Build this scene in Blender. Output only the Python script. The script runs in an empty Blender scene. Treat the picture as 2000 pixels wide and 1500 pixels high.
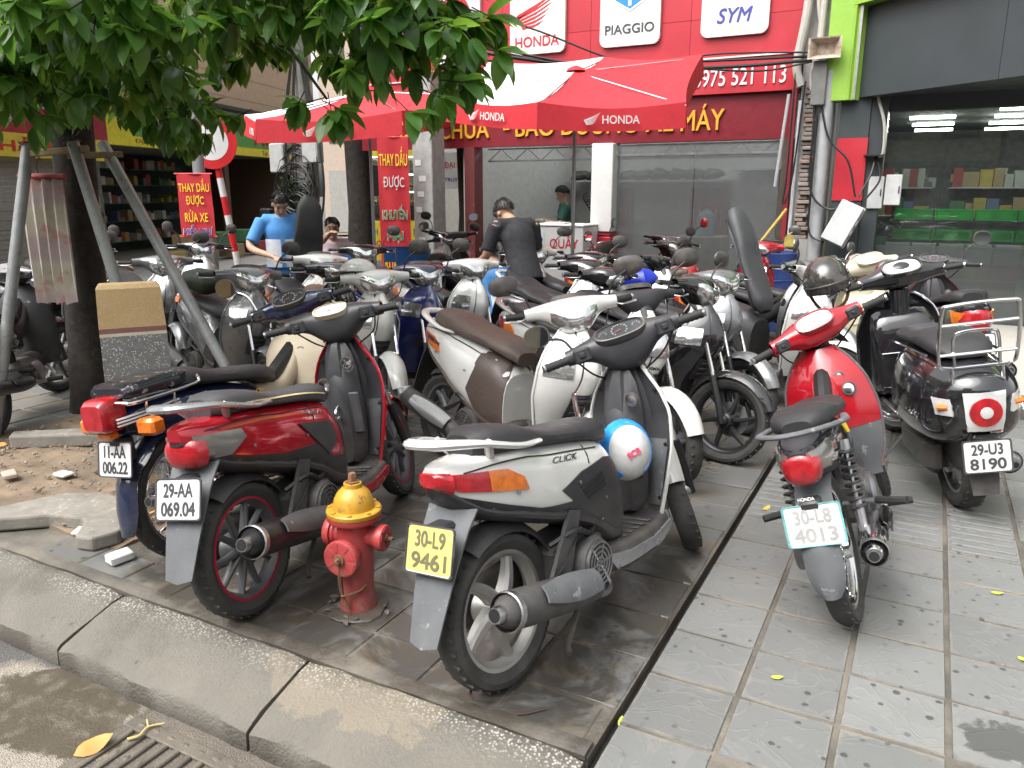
import bpy, bmesh, math, random
from math import sin, cos, pi, radians, sqrt, atan2
from mathutils import Matrix, Vector, noise as mnoise
random.seed(7)
# ------------------------------------------------------------------ camera, sky, sun, exposure
# world frame: X runs along the kerb, Y away from the street, Z up, pavement surface at Z = 0
SC = bpy.context.scene
COL = SC.collection
cam_d = bpy.data.cameras.new('camera'); CAM = bpy.data.objects.new('camera', cam_d); COL.objects.link(CAM)
cam_d.sensor_width = 36; cam_d.lens = 36 * 1520 / 2000; cam_d.clip_start = .05; cam_d.clip_end = 600
CAM.location = (0, 0, 1.58); CAM.rotation_euler = (radians(90 - 14), 0, radians(28))
SC.camera = CAM
SUN_EL, SUN_AZ = 58, 205           # overcast: a wide, weak sun high behind the camera
w = bpy.data.worlds.new('World'); SC.world = w; w.use_nodes = True
nt = w.node_tree; bg = nt.nodes['Background']
sky = nt.nodes.new('ShaderNodeTexSky'); sky.sky_type = 'NISHITA'; sky.sun_disc = False
sky.sun_elevation = radians(SUN_EL); sky.sun_rotation = radians(SUN_AZ); sky.air_density = 1.0; sky.dust_density = 6.0; sky.ozone_density = 1.0
hs = nt.nodes.new('ShaderNodeHueSaturation'); hs.inputs['Saturation'].default_value = .12; hs.inputs['Value'].default_value = 1.0
nt.links.new(sky.outputs[0], hs.inputs['Color']); nt.links.new(hs.outputs[0], bg.inputs['Color']); bg.inputs['Strength'].default_value = .15
sun_d = bpy.data.lights.new('sun', 'SUN'); sun_d.energy = .7; sun_d.angle = radians(60); sun_d.color = (1, .96, .9)
SUN = bpy.data.objects.new('sun', sun_d); COL.objects.link(SUN)
_az = radians(SUN_AZ)
_sd = Vector((sin(_az) * cos(radians(SUN_EL)), cos(_az) * cos(radians(SUN_EL)), sin(radians(SUN_EL))))
SUN.rotation_euler = _sd.to_track_quat('Z', 'Y').to_euler()
SC.view_settings.view_transform = 'Standard'; SC.view_settings.look = 'None'; SC.view_settings.gamma = 1
SC.view_settings.use_curve_mapping = False; SC.view_settings.exposure = 1.5
SC.cycles.use_denoising = True
SC.cycles.max_bounces = 7; SC.cycles.diffuse_bounces = 3; SC.cycles.glossy_bounces = 3; SC.cycles.transmission_bounces = 5; SC.cycles.transparent_max_bounces = 8
SC.cycles.caustics_reflective = False; SC.cycles.caustics_refractive = False; SC.cycles.sample_clamp_indirect = 6
# ------------------------------------------------------------------ helpers
V = Vector
def ip(xs, ys):
    n = len(xs)
    if n == 1: return lambda x: ys[0]
    d = [(ys[i+1]-ys[i])/(xs[i+1]-xs[i]) for i in range(n-1)]
    t = [d[0]] + [0 if d[i-1]*d[i] <= 0 else 2*d[i-1]*d[i]/(d[i-1]+d[i]) for i in range(1, n-1)] + [d[-1]]
    def f(x):
        if x <= xs[0]: return ys[0]
        if x >= xs[-1]: return ys[-1]
        i = 0
        while x > xs[i+1]: i += 1
        h = xs[i+1]-xs[i]; u = (x-xs[i])/h
        return ((1+2*u)*(1-u)**2*ys[i] + u*(1-u)**2*h*t[i] + u*u*(3-2*u)*ys[i+1] + u*u*(u-1)*h*t[i+1])
    return f
def spline(pts, n=6):
    """Catmull-Rom through pts, n steps per span."""
    P = [V(p) for p in pts]
    if len(P) < 3: return P
    out = []
    for i in range(len(P)-1):
        p0 = P[i-1] if i else P[0]*2-P[1]; p1 = P[i]; p2 = P[i+1]; p3 = P[i+2] if i+2 < len(P) else P[-1]*2-P[-2]
        for k in range(n):
            t = k/n
            out.append(.5*((2*p1)+(p2-p0)*t+(2*p0-5*p1+4*p2-p3)*t*t+(3*p1-p0-3*p2+p3)*t**3))
    out.append(P[-1]); return out
class MB:
    """collects geometry; build() links it as one mesh object"""
    def __init__(s): s.v = []; s.f = []
    def add(s, vs, fs):
        b = len(s.v); s.v += [tuple(p) for p in vs]; s.f += [tuple(i+b for i in f) for f in fs]; return s
    def box(s, a, b, M=None):
        x0, y0, z0 = [min(p, q) for p, q in zip(a, b)]; x1, y1, z1 = [max(p, q) for p, q in zip(a, b)]
        vs = [V(p) for p in ((x0,y0,z0),(x1,y0,z0),(x1,y1,z0),(x0,y1,z0),(x0,y0,z1),(x1,y0,z1),(x1,y1,z1),(x0,y1,z1))]
        if M: vs = [M @ p for p in vs]
        return s.add(vs, [(3,2,1,0),(4,5,6,7),(0,1,5,4),(1,2,6,5),(2,3,7,6),(3,0,4,7)])
    def bbox(s, a, b, r=.005, M=None):
        """box with chamfered edges"""
        x0, y0, z0 = [min(p, q) for p, q in zip(a, b)]; x1, y1, z1 = [max(p, q) for p, q in zip(a, b)]
        r = min(r, (x1-x0)*.45, (y1-y0)*.45, (z1-z0)*.45)
        def oct_(x0, x1, y0, y1, r, z): return [(x0+r,y0,z),(x1-r,y0,z),(x1,y0+r,z),(x1,y1-r,z),(x1-r,y1,z),(x0+r,y1,z),(x0,y1-r,z),(x0,y0+r,z)]
        R = [oct_(x0+r,x1-r,y0+r,y1-r,r*.5,z0), oct_(x0,x1,y0,y1,r,z0+r), oct_(x0,x1,y0,y1,r,z1-r), oct_(x0+r,x1-r,y0+r,y1-r,r*.5,z1)]
        if M: R = [[M @ V(p) for p in q] for q in R]
        return s.loft(R)
    def loft(s, rings, cap=True, closed=True):
        m = len(rings[0]); vs = [p for r in rings for p in r]; fs = []
        for i in range(len(rings)-1):
            for j in range(m if closed else m-1):
                k = (j+1) % m
                fs.append((i*m+j, i*m+k, (i+1)*m+k, (i+1)*m+j))
        if cap and closed:
            fs.append(tuple(range(m-1, -1, -1))); fs.append(tuple((len(rings)-1)*m+j for j in range(m)))
        return s.add(vs, fs)
    def tube(s, path, r, m=8, cap=True, flat=1.0, up=None):
        P = [V(p) for p in path]; n = len(P); rs = r if isinstance(r, (list, tuple)) else [r]*n
        if len(rs) != n: q = ip([i/(len(rs)-1) for i in range(len(rs))], list(rs)); rs = [q(i/(n-1)) for i in range(n)]
        T = [(P[min(i+1, n-1)]-P[max(i-1, 0)]).normalized() for i in range(n)]
        u = V(up) if up else (V((0,0,1)) if abs(T[0].z) < .9 else V((1,0,0)))
        rings = []
        for i in range(n):
            a = T[i].cross(u)
            if a.length < 1e-4: a = T[i].orthogonal()
            a.normalize(); b = a.cross(T[i]).normalized()
            if not up: u = b
            rings.append([P[i]+a*(rs[i]*cos(2*pi*j/m))+b*(rs[i]*flat*sin(2*pi*j/m)) for j in range(m)])
        return s.loft(rings, cap)
    def lathe(s, prof, M=None, m=24, closed=False):
        """prof: (radius, height) about local Z"""
        rings = [[V((r*cos(2*pi*j/m), r*sin(2*pi*j/m), h)) for j in range(m)] for r, h in prof]
        if closed: rings.append(rings[0])
        if M: rings = [[M @ p for p in q] for q in rings]
        return s.loft(rings, cap=not closed)
    def prism(s, poly, t0, t1, M=None):
        """poly (a,b) extruded along local Z from t0 to t1"""
        n = len(poly); vs = [V((a,b,t0)) for a,b in poly]+[V((a,b,t1)) for a,b in poly]
        if M: vs = [M @ p for p in vs]
        return s.add(vs, [tuple(range(n-1,-1,-1)), tuple(range(n,2*n))]+[(i,(i+1)%n,n+(i+1)%n,n+i) for i in range(n)])
    def sheet(s, grid, th=.006):
        """rows of points -> closed thin shell of thickness th (towards the side opposite the normal)"""
        R = len(grid); C = len(grid[0]); g = [[V(p) for p in r] for r in grid]; back = []
        for i in range(R):
            row = []
            for j in range(C):
                a = g[min(i+1,R-1)][j]-g[max(i-1,0)][j]; b = g[i][min(j+1,C-1)]-g[i][max(j-1,0)]
                nn = a.cross(b); row.append(g[i][j]-(nn.normalized()*th if nn.length > 1e-9 else V()))
            back.append(row)
        vs = [p for r in g for p in r]+[p for r in back for p in r]; o = R*C; fs = []
        for i in range(R-1):
            for j in range(C-1):
                a = i*C+j; fs.append((a,a+1,a+C+1,a+C)[::-1]); fs.append((o+a,o+a+1,o+a+C+1,o+a+C))
        for i in range(R-1):
            a = i*C; fs.append((a,a+C,o+a+C,o+a)[::-1]); a = i*C+C-1; fs.append((a,a+C,o+a+C,o+a))
        for j in range(C-1):
            fs.append((j,j+1,o+j+1,o+j)); a = (R-1)*C+j; fs.append((a,a+1,o+a+1,o+a)[::-1])
        return s.add(vs, fs)
    def ball(s, c, r, M=None, m=14, n=8):
        r = V(r) if hasattr(r, '__len__') else V((r,r,r)); c = V(c)
        rings = []
        for i in range(n+1):
            a = -pi/2+pi*i/n; k = max(cos(a), .02)
            rings.append([V((r.x*k*cos(2*pi*j/m), r.y*k*sin(2*pi*j/m), r.z*sin(a))) for j in range(m)])
        if M: rings = [[M @ p for p in q] for q in rings]
        return s.loft([[p+c for p in q] for q in rings])
    def mesh(s, name='mesh', smooth=35):
        me = bpy.data.meshes.new(name); me.from_pydata(s.v, [], s.f); me.validate(clean_customdata=False)
        bm = bmesh.new(); bm.from_mesh(me); bmesh.ops.recalc_face_normals(bm, faces=bm.faces); bm.to_mesh(me); bm.free()
        if smooth:
            me.polygons.foreach_set('use_smooth', [True]*len(me.polygons)); me.set_sharp_from_angle(angle=radians(smooth))
        return me
    def build(s, name, m, parent=None, M=None, smooth=35, **k): return link(name, s.mesh(name, smooth), m, parent, M, **k)
def link(name, me, m=None, parent=None, M=None, **k):
    if m is not None and not me.materials: me.materials.append(m)
    o = bpy.data.objects.new(name, me); COL.objects.link(o)
    if parent is not None: o.parent = parent
    if M is not None: o.matrix_local = M
    for a, b in k.items(): o[a] = b
    return o
def empty(name, parent=None, M=None, **k):
    o = bpy.data.objects.new(name, None); COL.objects.link(o); o.empty_display_size = .1
    if parent is not None: o.parent = parent
    if M is not None: o.matrix_local = M
    for a, b in k.items(): o[a] = b
    return o
def T(x, y, z): return Matrix.Translation((x, y, z))
def RX(a): return Matrix.Rotation(radians(a), 4, 'X')
def RY(a): return Matrix.Rotation(radians(a), 4, 'Y')
def RZ(a): return Matrix.Rotation(radians(a), 4, 'Z')
def SCL(x, y, z): return Matrix.Diagonal((x, y, z, 1))
def frame_to(p, z, x=None):
    """matrix with local Z along z at p"""
    z = V(z).normalized(); x = V(x) if x else (V((0,0,1)) if abs(z.z) < .9 else V((1,0,0)))
    x = (x-z*x.dot(z)).normalized(); y = z.cross(x)
    M = Matrix((x, y, z)).transposed().to_4x4(); M.translation = V(p); return M
# ---- text as mesh
_tc = {}
from mathutils.geometry import delaunay_2d_cdt
def text_mesh(s, w=None, h=.1, depth=.002, bold=.0, shear=0, spacing=1.0):
    """flat letters cut from the built-in font, each outline filled on its own"""
    key = (s, w, h, depth, bold, shear, spacing)
    if key in _tc: return _tc[key]
    cu = bpy.data.curves.new('lettering', 'FONT'); cu.body = s; cu.size = 1; cu.resolution_u = 4; cu.shear = shear; cu.space_character = spacing; cu.fill_mode = 'NONE'
    o = bpy.data.objects.new('lettering', cu); COL.objects.link(o)
    me = bpy.data.meshes.new_from_object(o.evaluated_get(bpy.context.evaluated_depsgraph_get()))
    bpy.data.objects.remove(o); bpy.data.curves.remove(cu)
    co = [(v.co.x, v.co.y) for v in me.vertices]; nb = {}
    for e in me.edges: a, b = e.vertices; nb.setdefault(a, []).append(b); nb.setdefault(b, []).append(a)
    bpy.data.meshes.remove(me); seen = set(); loops = []
    for st in nb:
        if st in seen: continue
        lp = [st]; seen.add(st); cur = st
        while True:
            nx = [k for k in nb[cur] if k not in seen]
            if not nx: break
            cur = nx[0]; seen.add(cur); lp.append(cur)
        if len(lp) > 2: loops.append([co[k] for k in lp])
    def area(L_): return .5*sum(L_[i][0]*L_[(i+1) % len(L_)][1]-L_[(i+1) % len(L_)][0]*L_[i][1] for i in range(len(L_)))
    def inside(p, L_):
        c = False
        for i in range(len(L_)):
            (x0, y0), (x1, y1) = L_[i], L_[i-1]
            if (y0 > p[1]) != (y1 > p[1]) and p[0] < (x1-x0)*(p[1]-y0)/(y1-y0)+x0: c = not c
        return c
    def hole(l): return any(q is not l and area(q)*area(l) < 0 and all(inside(p, q) for p in l[::2]) for q in loops)
    outs = []; holes = []
    for l in loops:
        hl = hole(l); q = l if (area(l) > 0) != hl else l[::-1]
        if bold:
            n = len(q); r_ = []
            for i in range(n):
                a, b, c = V(q[i-1]), V(q[i]), V(q[(i+1) % n]); d = ((b-a).normalized() if (b-a).length > 1e-9 else V((0,0)))+((c-b).normalized() if (c-b).length > 1e-9 else V((0,0)))
                if d.length < 1e-6: r_.append(q[i]); continue
                d.normalize(); r_.append((b.x+d.y*bold, b.y-d.x*bold))
            q = r_
        (holes if hl else outs).append(q)
    x0 = min(p[0] for l in outs for p in l); x1 = max(p[0] for l in outs for p in l); y0 = min(p[1] for l in outs for p in l); y1 = max(p[1] for l in outs for p in l)
    sy = h/(y1-y0); sx = (w/(x1-x0)) if w else sy; mb = MB()
    for k, l in enumerate(outs):
        hs_ = [q for q in holes if inside(q[0], l)]; polys = [l]+hs_; z = depth+.0002*(k % 3); fl = [V((p[0], p[1], 0)) for q in polys for p in q]
        ed = []; b0 = 0
        for q in polys: ed += [(b0+i, b0+(i+1) % len(q)) for i in range(len(q))]; b0 += len(q)
        r_ = delaunay_2d_cdt([p.xy for p in fl], ed, [], 0, 1e-6); dv = r_[0]; tri = []
        for t in r_[2]:
            c = ((dv[t[0]].x+dv[t[1]].x+dv[t[2]].x)/3, (dv[t[0]].y+dv[t[1]].y+dv[t[2]].y)/3)
            if inside(c, l) and not any(inside(c, q) for q in hs_): tri.append(t)
        n = len(dv); fl = [V((p.x, p.y, 0)) for p in dv]; near = lambda p: min(range(n), key=lambda k: (dv[k].x-p[0])**2+(dv[k].y-p[1])**2)
        P_ = [((p.x-(x0+x1)/2)*sx, (p.y-(y0+y1)/2)*sy) for p in fl]; vs = [(a, b, z) for a, b in P_]+[(a, b, 0) for a, b in P_]; fs = [tuple(t) for t in tri]
        for q in polys:
            ix = [near(p) for p in q]; m_ = len(ix); fs += [(ix[i], ix[(i+1) % m_], n+ix[(i+1) % m_], n+ix[i]) for i in range(m_) if ix[i] != ix[(i+1) % m_]]
        mb.add(vs, fs)
    me = bpy.data.meshes.new('lettering'); me.from_pydata(mb.v, [], mb.f); _tc[key] = me; return me
def text(s, m, parent, M, name='lettering', **k):
    me = text_mesh(s, **k).copy(); me.materials.clear(); me.materials.append(m)
    return link(name, me, m, parent, M)
# ---- materials
_mc = {}
def mat(name, col, rough=.5, metal=0, coat=0, var=.12, vs=9, bump=0, bs=80, dirt=0, dcol=(.16,.14,.115), spec=.5, emit=None, alpha=1, trans=0, rvar=.15, wear=0, wcol=(.3,.28,.26), low=0):
    if name in _mc: return _mc[name]
    m = bpy.data.materials.new(name); m.use_nodes = True; nt = m.node_tree; N = nt.nodes; L = nt.links; b = N['Principled BSDF']; _mc[name] = m
    tc = N.new('ShaderNodeTexCoord'); oi = N.new('ShaderNodeObjectInfo')
    add = N.new('ShaderNodeVectorMath'); add.operation = 'ADD'
    mul = N.new('ShaderNodeMath'); mul.operation = 'MULTIPLY'; mul.inputs[1].default_value = 37.0; L.new(oi.outputs['Random'], mul.inputs[0])
    L.new(tc.outputs['Object'], add.inputs[0]); L.new(mul.outputs[0], add.inputs[1])
    def nz(scale, det=4, rg=.6):
        n = N.new('ShaderNodeTexNoise'); n.inputs['Scale'].default_value = scale; n.inputs['Detail'].default_value = det; n.inputs['Roughness'].default_value = rg; L.new(add.outputs[0], n.inputs['Vector']); return n.outputs[0]
    def mr(src, a, c, lo, hi):
        n = N.new('ShaderNodeMapRange'); n.inputs[1].default_value = a; n.inputs[2].default_value = c; n.inputs[3].default_value = lo; n.inputs[4].default_value = hi; L.new(src, n.inputs[0]); return n.outputs[0]
    def mix(fac, a, c):
        n = N.new('ShaderNodeMix'); n.data_type = 'RGBA'
        L.new(fac, n.inputs[0])
        for s_, i in ((a, 6), (c, 7)):
            if isinstance(s_, tuple): n.inputs[i].default_value = (*s_, 1)
            else: L.new(s_, n.inputs[i])
        return n.outputs[2]
    c1 = tuple(max(0, x*(1-var)) for x in col); c2 = tuple(min(1, x*(1+var)) for x in col)
    cur = mix(mr(nz(vs), .3, .7, 0, 1), c1, c2)
    if wear: cur = mix(mr(nz(vs*2.2, 6, .7), .62-.12*wear, .68, 0, .9), cur, wcol)
    if dirt:
        d = mr(nz(4.5, 7, .68), .66-.35*dirt, .9-.2*dirt, 0, min(1, dirt*1.3))
        cur = mix(d, cur, dcol)
    if low:   # road dust, thicker near the ground
        sx = N.new('ShaderNodeSeparateXYZ'); L.new(tc.outputs['Object'], sx.inputs[0])
        z = mr(sx.outputs[2], .1, .62, 1, 0); n2 = mr(nz(14, 5, .65), .3, .75, 0, 1)
        pm = N.new('ShaderNodeMath'); pm.operation = 'MULTIPLY'; L.new(z, pm.inputs[0]); L.new(n2, pm.inputs[1])
        pk = N.new('ShaderNodeMath'); pk.operation = 'MULTIPLY'; pk.inputs[1].default_value = low; L.new(pm.outputs[0], pk.inputs[0])
        cur = mix(pk.outputs[0], cur, (.20,.175,.145))
    L.new(cur, b.inputs['Base Color'])
    L.new(mr(nz(vs*3, 5), .3, .7, max(.02, rough*(1-rvar)), min(1, rough*(1+rvar)+dirt*.15)), b.inputs['Roughness'])
    b.inputs['Metallic'].default_value = metal; b.inputs['Specular IOR Level'].default_value = spec
    if coat: b.inputs['Coat Weight'].default_value = coat; b.inputs['Coat Roughness'].default_value = .06
    if bump:
        bp = N.new('ShaderNodeBump'); bp.inputs['Strength'].default_value = bump; bp.inputs['Distance'].default_value = .004; L.new(nz(bs, 5), bp.inputs['Height']); L.new(bp.outputs[0], b.inputs['Normal'])
    if emit: b.inputs['Emission Color'].default_value = (*emit[:3], 1); b.inputs['Emission Strength'].default_value = emit[3]
    if trans: b.inputs['Transmission Weight'].default_value = trans; b.inputs['IOR'].default_value = 1.35
    if alpha < 1: b.inputs['Alpha'].default_value = alpha
    return m
def glassy(name, col, alpha=.3, rough=.03, spec=.5):
    """thin pane: mostly transparent with a mirror-like skin"""
    if name in _mc: return _mc[name]
    m = bpy.data.materials.new(name); m.use_nodes = True; N = m.node_tree.nodes; L = m.node_tree.links; _mc[name] = m
    out = N['Material Output']; N.remove(N['Principled BSDF'])
    tr = N.new('ShaderNodeBsdfTransparent'); tr.inputs[0].default_value = (*col, 1)
    gl = N.new('ShaderNodeBsdfGlossy'); gl.inputs['Roughness'].default_value = rough
    df = N.new('ShaderNodeBsdfDiffuse'); df.inputs[0].default_value = (.5,.52,.52,1)
    lw = N.new('ShaderNodeFresnel'); lw.inputs[0].default_value = 1.5
    m1 = N.new('ShaderNodeMixShader'); m2 = N.new('ShaderNodeMixShader'); m1.inputs[0].default_value = alpha
    L.new(tr.outputs[0], m1.inputs[1]); L.new(df.outputs[0], m1.inputs[2])
    L.new(lw.outputs[0], m2.inputs[0]); L.new(m1.outputs[0], m2.inputs[1]); L.new(gl.outputs[0], m2.inputs[2]); L.new(m2.outputs[0], out.inputs[0])
    return m
def lit(o, label, cat, group=None):
    o['label'] = label; o['category'] = cat
    if group: o['group'] = group
    return o
# common materials
BLACKP = mat('black_plastic', (.030,.030,.033), .42, var=.2, dirt=.12, low=.55, bump=.15, bs=300)
DARKP = mat('worn_black_plastic', (.04,.04,.043), .55, var=.2, dirt=.25, low=.6, bump=.2, bs=260)
BLACKG = mat('gloss_black', (.008,.008,.009), .12, coat=.8, var=.1, dirt=.06, low=.25)
RUBBER = mat('tyre_rubber', (.040,.039,.037), .75, var=.25, dirt=.35, dcol=(.12,.105,.09), bump=.3, bs=200)
GRIP = mat('grip_rubber', (.018,.018,.018), .7, bump=.4, bs=400)
CHROME = mat('chrome', (.75,.75,.76), .12, metal=1, var=.05, dirt=.12)
STEEL = mat('dull_steel', (.42,.42,.43), .38, metal=1, var=.15, dirt=.25)
ALLOY = mat('cast_alloy', (.40,.39,.37), .42, metal=.7, var=.12, dirt=.3)
GREYALLOY = mat('grey_painted_alloy', (.10,.10,.105), .45, metal=.3, dirt=.3)
BLKALLOY = mat('black_alloy', (.016,.016,.017), .35, dirt=.15)
ENGINE = mat('engine_metal', (.13,.125,.12), .55, metal=.6, dirt=.5, bump=.3)
MIRROR = mat('mirror_glass', (.85,.87,.88), .02, metal=1, var=.02)
REDLENS = mat('red_lens', (.36,.010,.016), .14, coat=.6, var=.3, vs=30, bump=.35, bs=160)
AMBER = mat('amber_lens', (.62,.15,.012), .14, coat=.6, var=.3, vs=30, bump=.35, bs=160)
CLEARL = mat('clear_lens', (.62,.63,.62), .10, coat=.8, var=.12, metal=.25)
SMOKE = mat('smoky_lens', (.20,.195,.18), .12, coat=.8, var=.2, metal=.2)
WHITEPL = mat('plate_white', (.62,.62,.60), .4, var=.05, dirt=.15)
PLTXT = mat('plate_black_print', (.05,.05,.055), .5)
CABLE = mat('black_cable', (.012,.012,.012), .5)

def _headl():
    m = bpy.data.materials.new('headlamp_glass'); m.use_nodes = True; N = m.node_tree.nodes; L = m.node_tree.links; b = N['Principled BSDF']
    tc = N.new('ShaderNodeTexCoord'); sc = N.new('ShaderNodeVectorMath'); sc.operation = 'MULTIPLY'; sc.inputs[1].default_value = (1,1.6,.5); L.new(tc.outputs['Object'], sc.inputs[0])
    v = N.new('ShaderNodeTexVoronoi'); v.inputs['Scale'].default_value = 26; L.new(sc.outputs[0], v.inputs['Vector'])
    mp = N.new('ShaderNodeMapRange'); mp.inputs[1].default_value = .0; mp.inputs[2].default_value = 1; L.new(v.outputs['Color'], mp.inputs[0])
    mx = N.new('ShaderNodeMix'); mx.data_type = 'RGBA'; L.new(mp.outputs[0], mx.inputs[0]); mx.inputs[6].default_value = (.42,.43,.44,1); mx.inputs[7].default_value = (.80,.81,.80,1); L.new(mx.outputs[2], b.inputs['Base Color'])
    b.inputs['Metallic'].default_value = .85; b.inputs['Roughness'].default_value = .14; b.inputs['Coat Weight'].default_value = 1; b.inputs['Coat Roughness'].default_value = .03
    bp = N.new('ShaderNodeBump'); bp.inputs['Strength'].default_value = .3; bp.inputs['Distance'].default_value = .004; L.new(v.outputs[0], bp.inputs['Height']); L.new(bp.outputs[0], b.inputs['Normal']); return m
HEADL = _headl()
# ------------------------------------------------------------------ ground, road, kerb, pavement
def node_mat(name):
    m = bpy.data.materials.new(name); m.use_nodes = True; _mc[name] = m
    nt = m.node_tree; return m, nt.nodes, nt.links, nt.nodes['Principled BSDF']
def edge_mask(g, w_=.285, h_=.285, width=.012):
    """mortar smeared over a tile's rim (tile-local coordinates)"""
    tc = g.N.new('ShaderNodeTexCoord'); sx = g.N.new('ShaderNodeSeparateXYZ'); g.L.new(tc.outputs['Object'], sx.inputs[0])
    d = g.math('MINIMUM', g.math('MINIMUM', sx.outputs[0], g.math('SUBTRACT', w_, sx.outputs[0])), g.math('MINIMUM', sx.outputs[1], g.math('SUBTRACT', h_, sx.outputs[1])))
    n = g.noise(14, 6, .7); m = g.mr(g.math('SUBTRACT', d, g.math('MULTIPLY', g.math('SUBTRACT', n, .5), .06)), width*.4, width, 1, 0)
    return g.math('MULTIPLY', g.math('MULTIPLY', m, g.math('GREATER_THAN', d, -.02)), g.mr(g.noise(1.7, 4), .40, .58))
class NG:
    """small node-graph helper in world/object coordinates"""
    def __init__(s, name, world=True):
        s.m, s.N, s.L, s.b = node_mat(name)
        if world: s.geo = s.N.new('ShaderNodeNewGeometry'); s.P = s.geo.outputs['Position']
        else: s.geo = s.N.new('ShaderNodeTexCoord'); s.P = s.geo.outputs['Object']
    def noise(s, sc, det=5, r=.6, dist=0, P=None, stretch=None):
        n = s.N.new('ShaderNodeTexNoise'); n.inputs['Scale'].default_value = sc; n.inputs['Detail'].default_value = det; n.inputs['Roughness'].default_value = r; n.inputs['Distortion'].default_value = dist
        src = P or s.P
        if stretch:
            v = s.N.new('ShaderNodeVectorMath'); v.operation = 'MULTIPLY'; v.inputs[1].default_value = stretch; s.L.new(src, v.inputs[0]); src = v.outputs[0]
        s.L.new(src, n.inputs['Vector']); return n.outputs[0]
    def voro(s, sc, feat='F1', out=0, rnd=1, P=None, flat=False):
        n = s.N.new('ShaderNodeTexVoronoi'); n.feature = feat; n.voronoi_dimensions = '2D' if flat else '3D'; n.inputs['Scale'].default_value = sc; n.inputs['Randomness'].default_value = rnd; s.L.new(P or s.P, n.inputs['Vector']); return n.outputs[out]
    def mr(s, src, a, c, lo=0, hi=1):
        n = s.N.new('ShaderNodeMapRange'); n.inputs[1].default_value = a; n.inputs[2].default_value = c; n.inputs[3].default_value = lo; n.inputs[4].default_value = hi; s.L.new(src, n.inputs[0]); return n.outputs[0]
    def mix(s, fac, a, c):
        n = s.N.new('ShaderNodeMix'); n.data_type = 'RGBA'
        if isinstance(fac, (int, float)): n.inputs[0].default_value = fac
        else: s.L.new(fac, n.inputs[0])
        for q, i in ((a, 6), (c, 7)):
            if isinstance(q, tuple): n.inputs[i].default_value = (*q, 1)
            else: s.L.new(q, n.inputs[i])
        return n.outputs[2]
    def math(s, op, a, b=None):
        n = s.N.new('ShaderNodeMath'); n.operation = op
        for i, q in enumerate((a, b)):
            if q is None: continue
            if isinstance(q, (int, float)): n.inputs[i].default_value = q
            else: s.L.new(q, n.inputs[i])
        return n.outputs[0]
    def rand(s):
        n = s.N.new('ShaderNodeObjectInfo'); return n.outputs['Random']
    def xyz(s):
        n = s.N.new('ShaderNodeSeparateXYZ'); s.L.new(s.P, n.inputs[0]); return n.outputs
    def blob(s, x, y, rx, ry, jag=.35, sc=4):
        """soft-edged stain mask: 1 inside an uneven ellipse in plan"""
        o = s.xyz(); dx = s.math('DIVIDE', s.math('SUBTRACT', o[0], x), rx); dy = s.math('DIVIDE', s.math('SUBTRACT', o[1], y), ry)
        d = s.math('ADD', s.math('MULTIPLY', dx, dx), s.math('MULTIPLY', dy, dy)); n = s.noise(sc, 6, .65)
        return s.mr(s.math('ADD', d, s.math('MULTIPLY', s.math('SUBTRACT', n, .5), jag*6)), .8, 1.05, 1, 0)
    def done(s, col, rough, bump=None, bd=.004, bs=1.0, metal=None):
        if isinstance(col, tuple): s.b.inputs['Base Color'].default_value = (*col, 1)
        else: s.L.new(col, s.b.inputs['Base Color'])
        if isinstance(rough, (int, float)): s.b.inputs['Roughness'].default_value = rough
        else: s.L.new(rough, s.b.inputs['Roughness'])
        if bump is not None:
            n = s.N.new('ShaderNodeBump'); n.inputs['Strength'].default_value = bs; n.inputs['Distance'].default_value = bd; s.L.new(bump, n.inputs['Height']); s.L.new(n.outputs[0], s.b.inputs['Normal'])
        return s.m
def wetmask(g):
    """damp, oily area under the front bikes (left of the slot drain)"""
    a = g.noise(2.3, 7, .68, .6); b = g.blob(-1.75, 2.5, 1.35, 1.0, .30, 2.5)
    return g.math('MULTIPLY', g.mr(a, .40, .50), b)
def drops(g, sc=11, size=.115):
    v = g.voro(sc, 'F1', 0, flat=True); n = g.noise(70, 4, .7); k = g.mr(g.noise(23, 1), .35, .65, .35, 1.15); return g.mr(g.math('SUBTRACT', g.math('ADD', v, g.math('MULTIPLY', n, .10)), g.math('MULTIPLY', k, size)), .04, .065, 1, 0)
# right-hand tiles: pale grey riven slate
g = NG('grey_slate'); r = g.rand()
c = g.mix(g.noise(5, 6, .6), (.150,.153,.150), (.210,.213,.206)); c = g.mix(g.mr(r, 0, 1, 0, .75), c, (.10,.103,.10))
vein = g.mr(g.math('ABSOLUTE', g.math('SUBTRACT', g.noise(4.2, 3, .5, 1.6), .5)), 0, .028, 1, 0); c = g.mix(g.math('MULTIPLY', vein, .16), c, (.25,.245,.23))
c = g.mix(g.math('MULTIPLY', g.mr(g.noise(1.3, 5, .6), .5, .75), .45), c, (.17,.155,.13))
c = g.mix(g.math('MULTIPLY', edge_mask(g), .8), c, (.215,.195,.16))
d = g.math('MULTIPLY', drops(g), g.mr(g.noise(3.1, 2), .42, .55)); d2 = g.math('MULTIPLY', g.blob(.40, 2.42, .16, .10, .6, 9), .9); d3 = g.blob(.12, 2.03, .05, .05, .6, 9)
d = g.math('MAXIMUM', d, g.math('MAXIMUM', d2, d3)); c = g.mix(g.math('MULTIPLY', d, .8), c, (.045,.045,.045))
hgt = g.math('ADD', g.noise(7, 6, .6, .8), g.math('MULTIPLY', vein, .3)); SLATE = g.done(c, g.mr(d, 0, 1, .62, .35), hgt, .006, .6)
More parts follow.
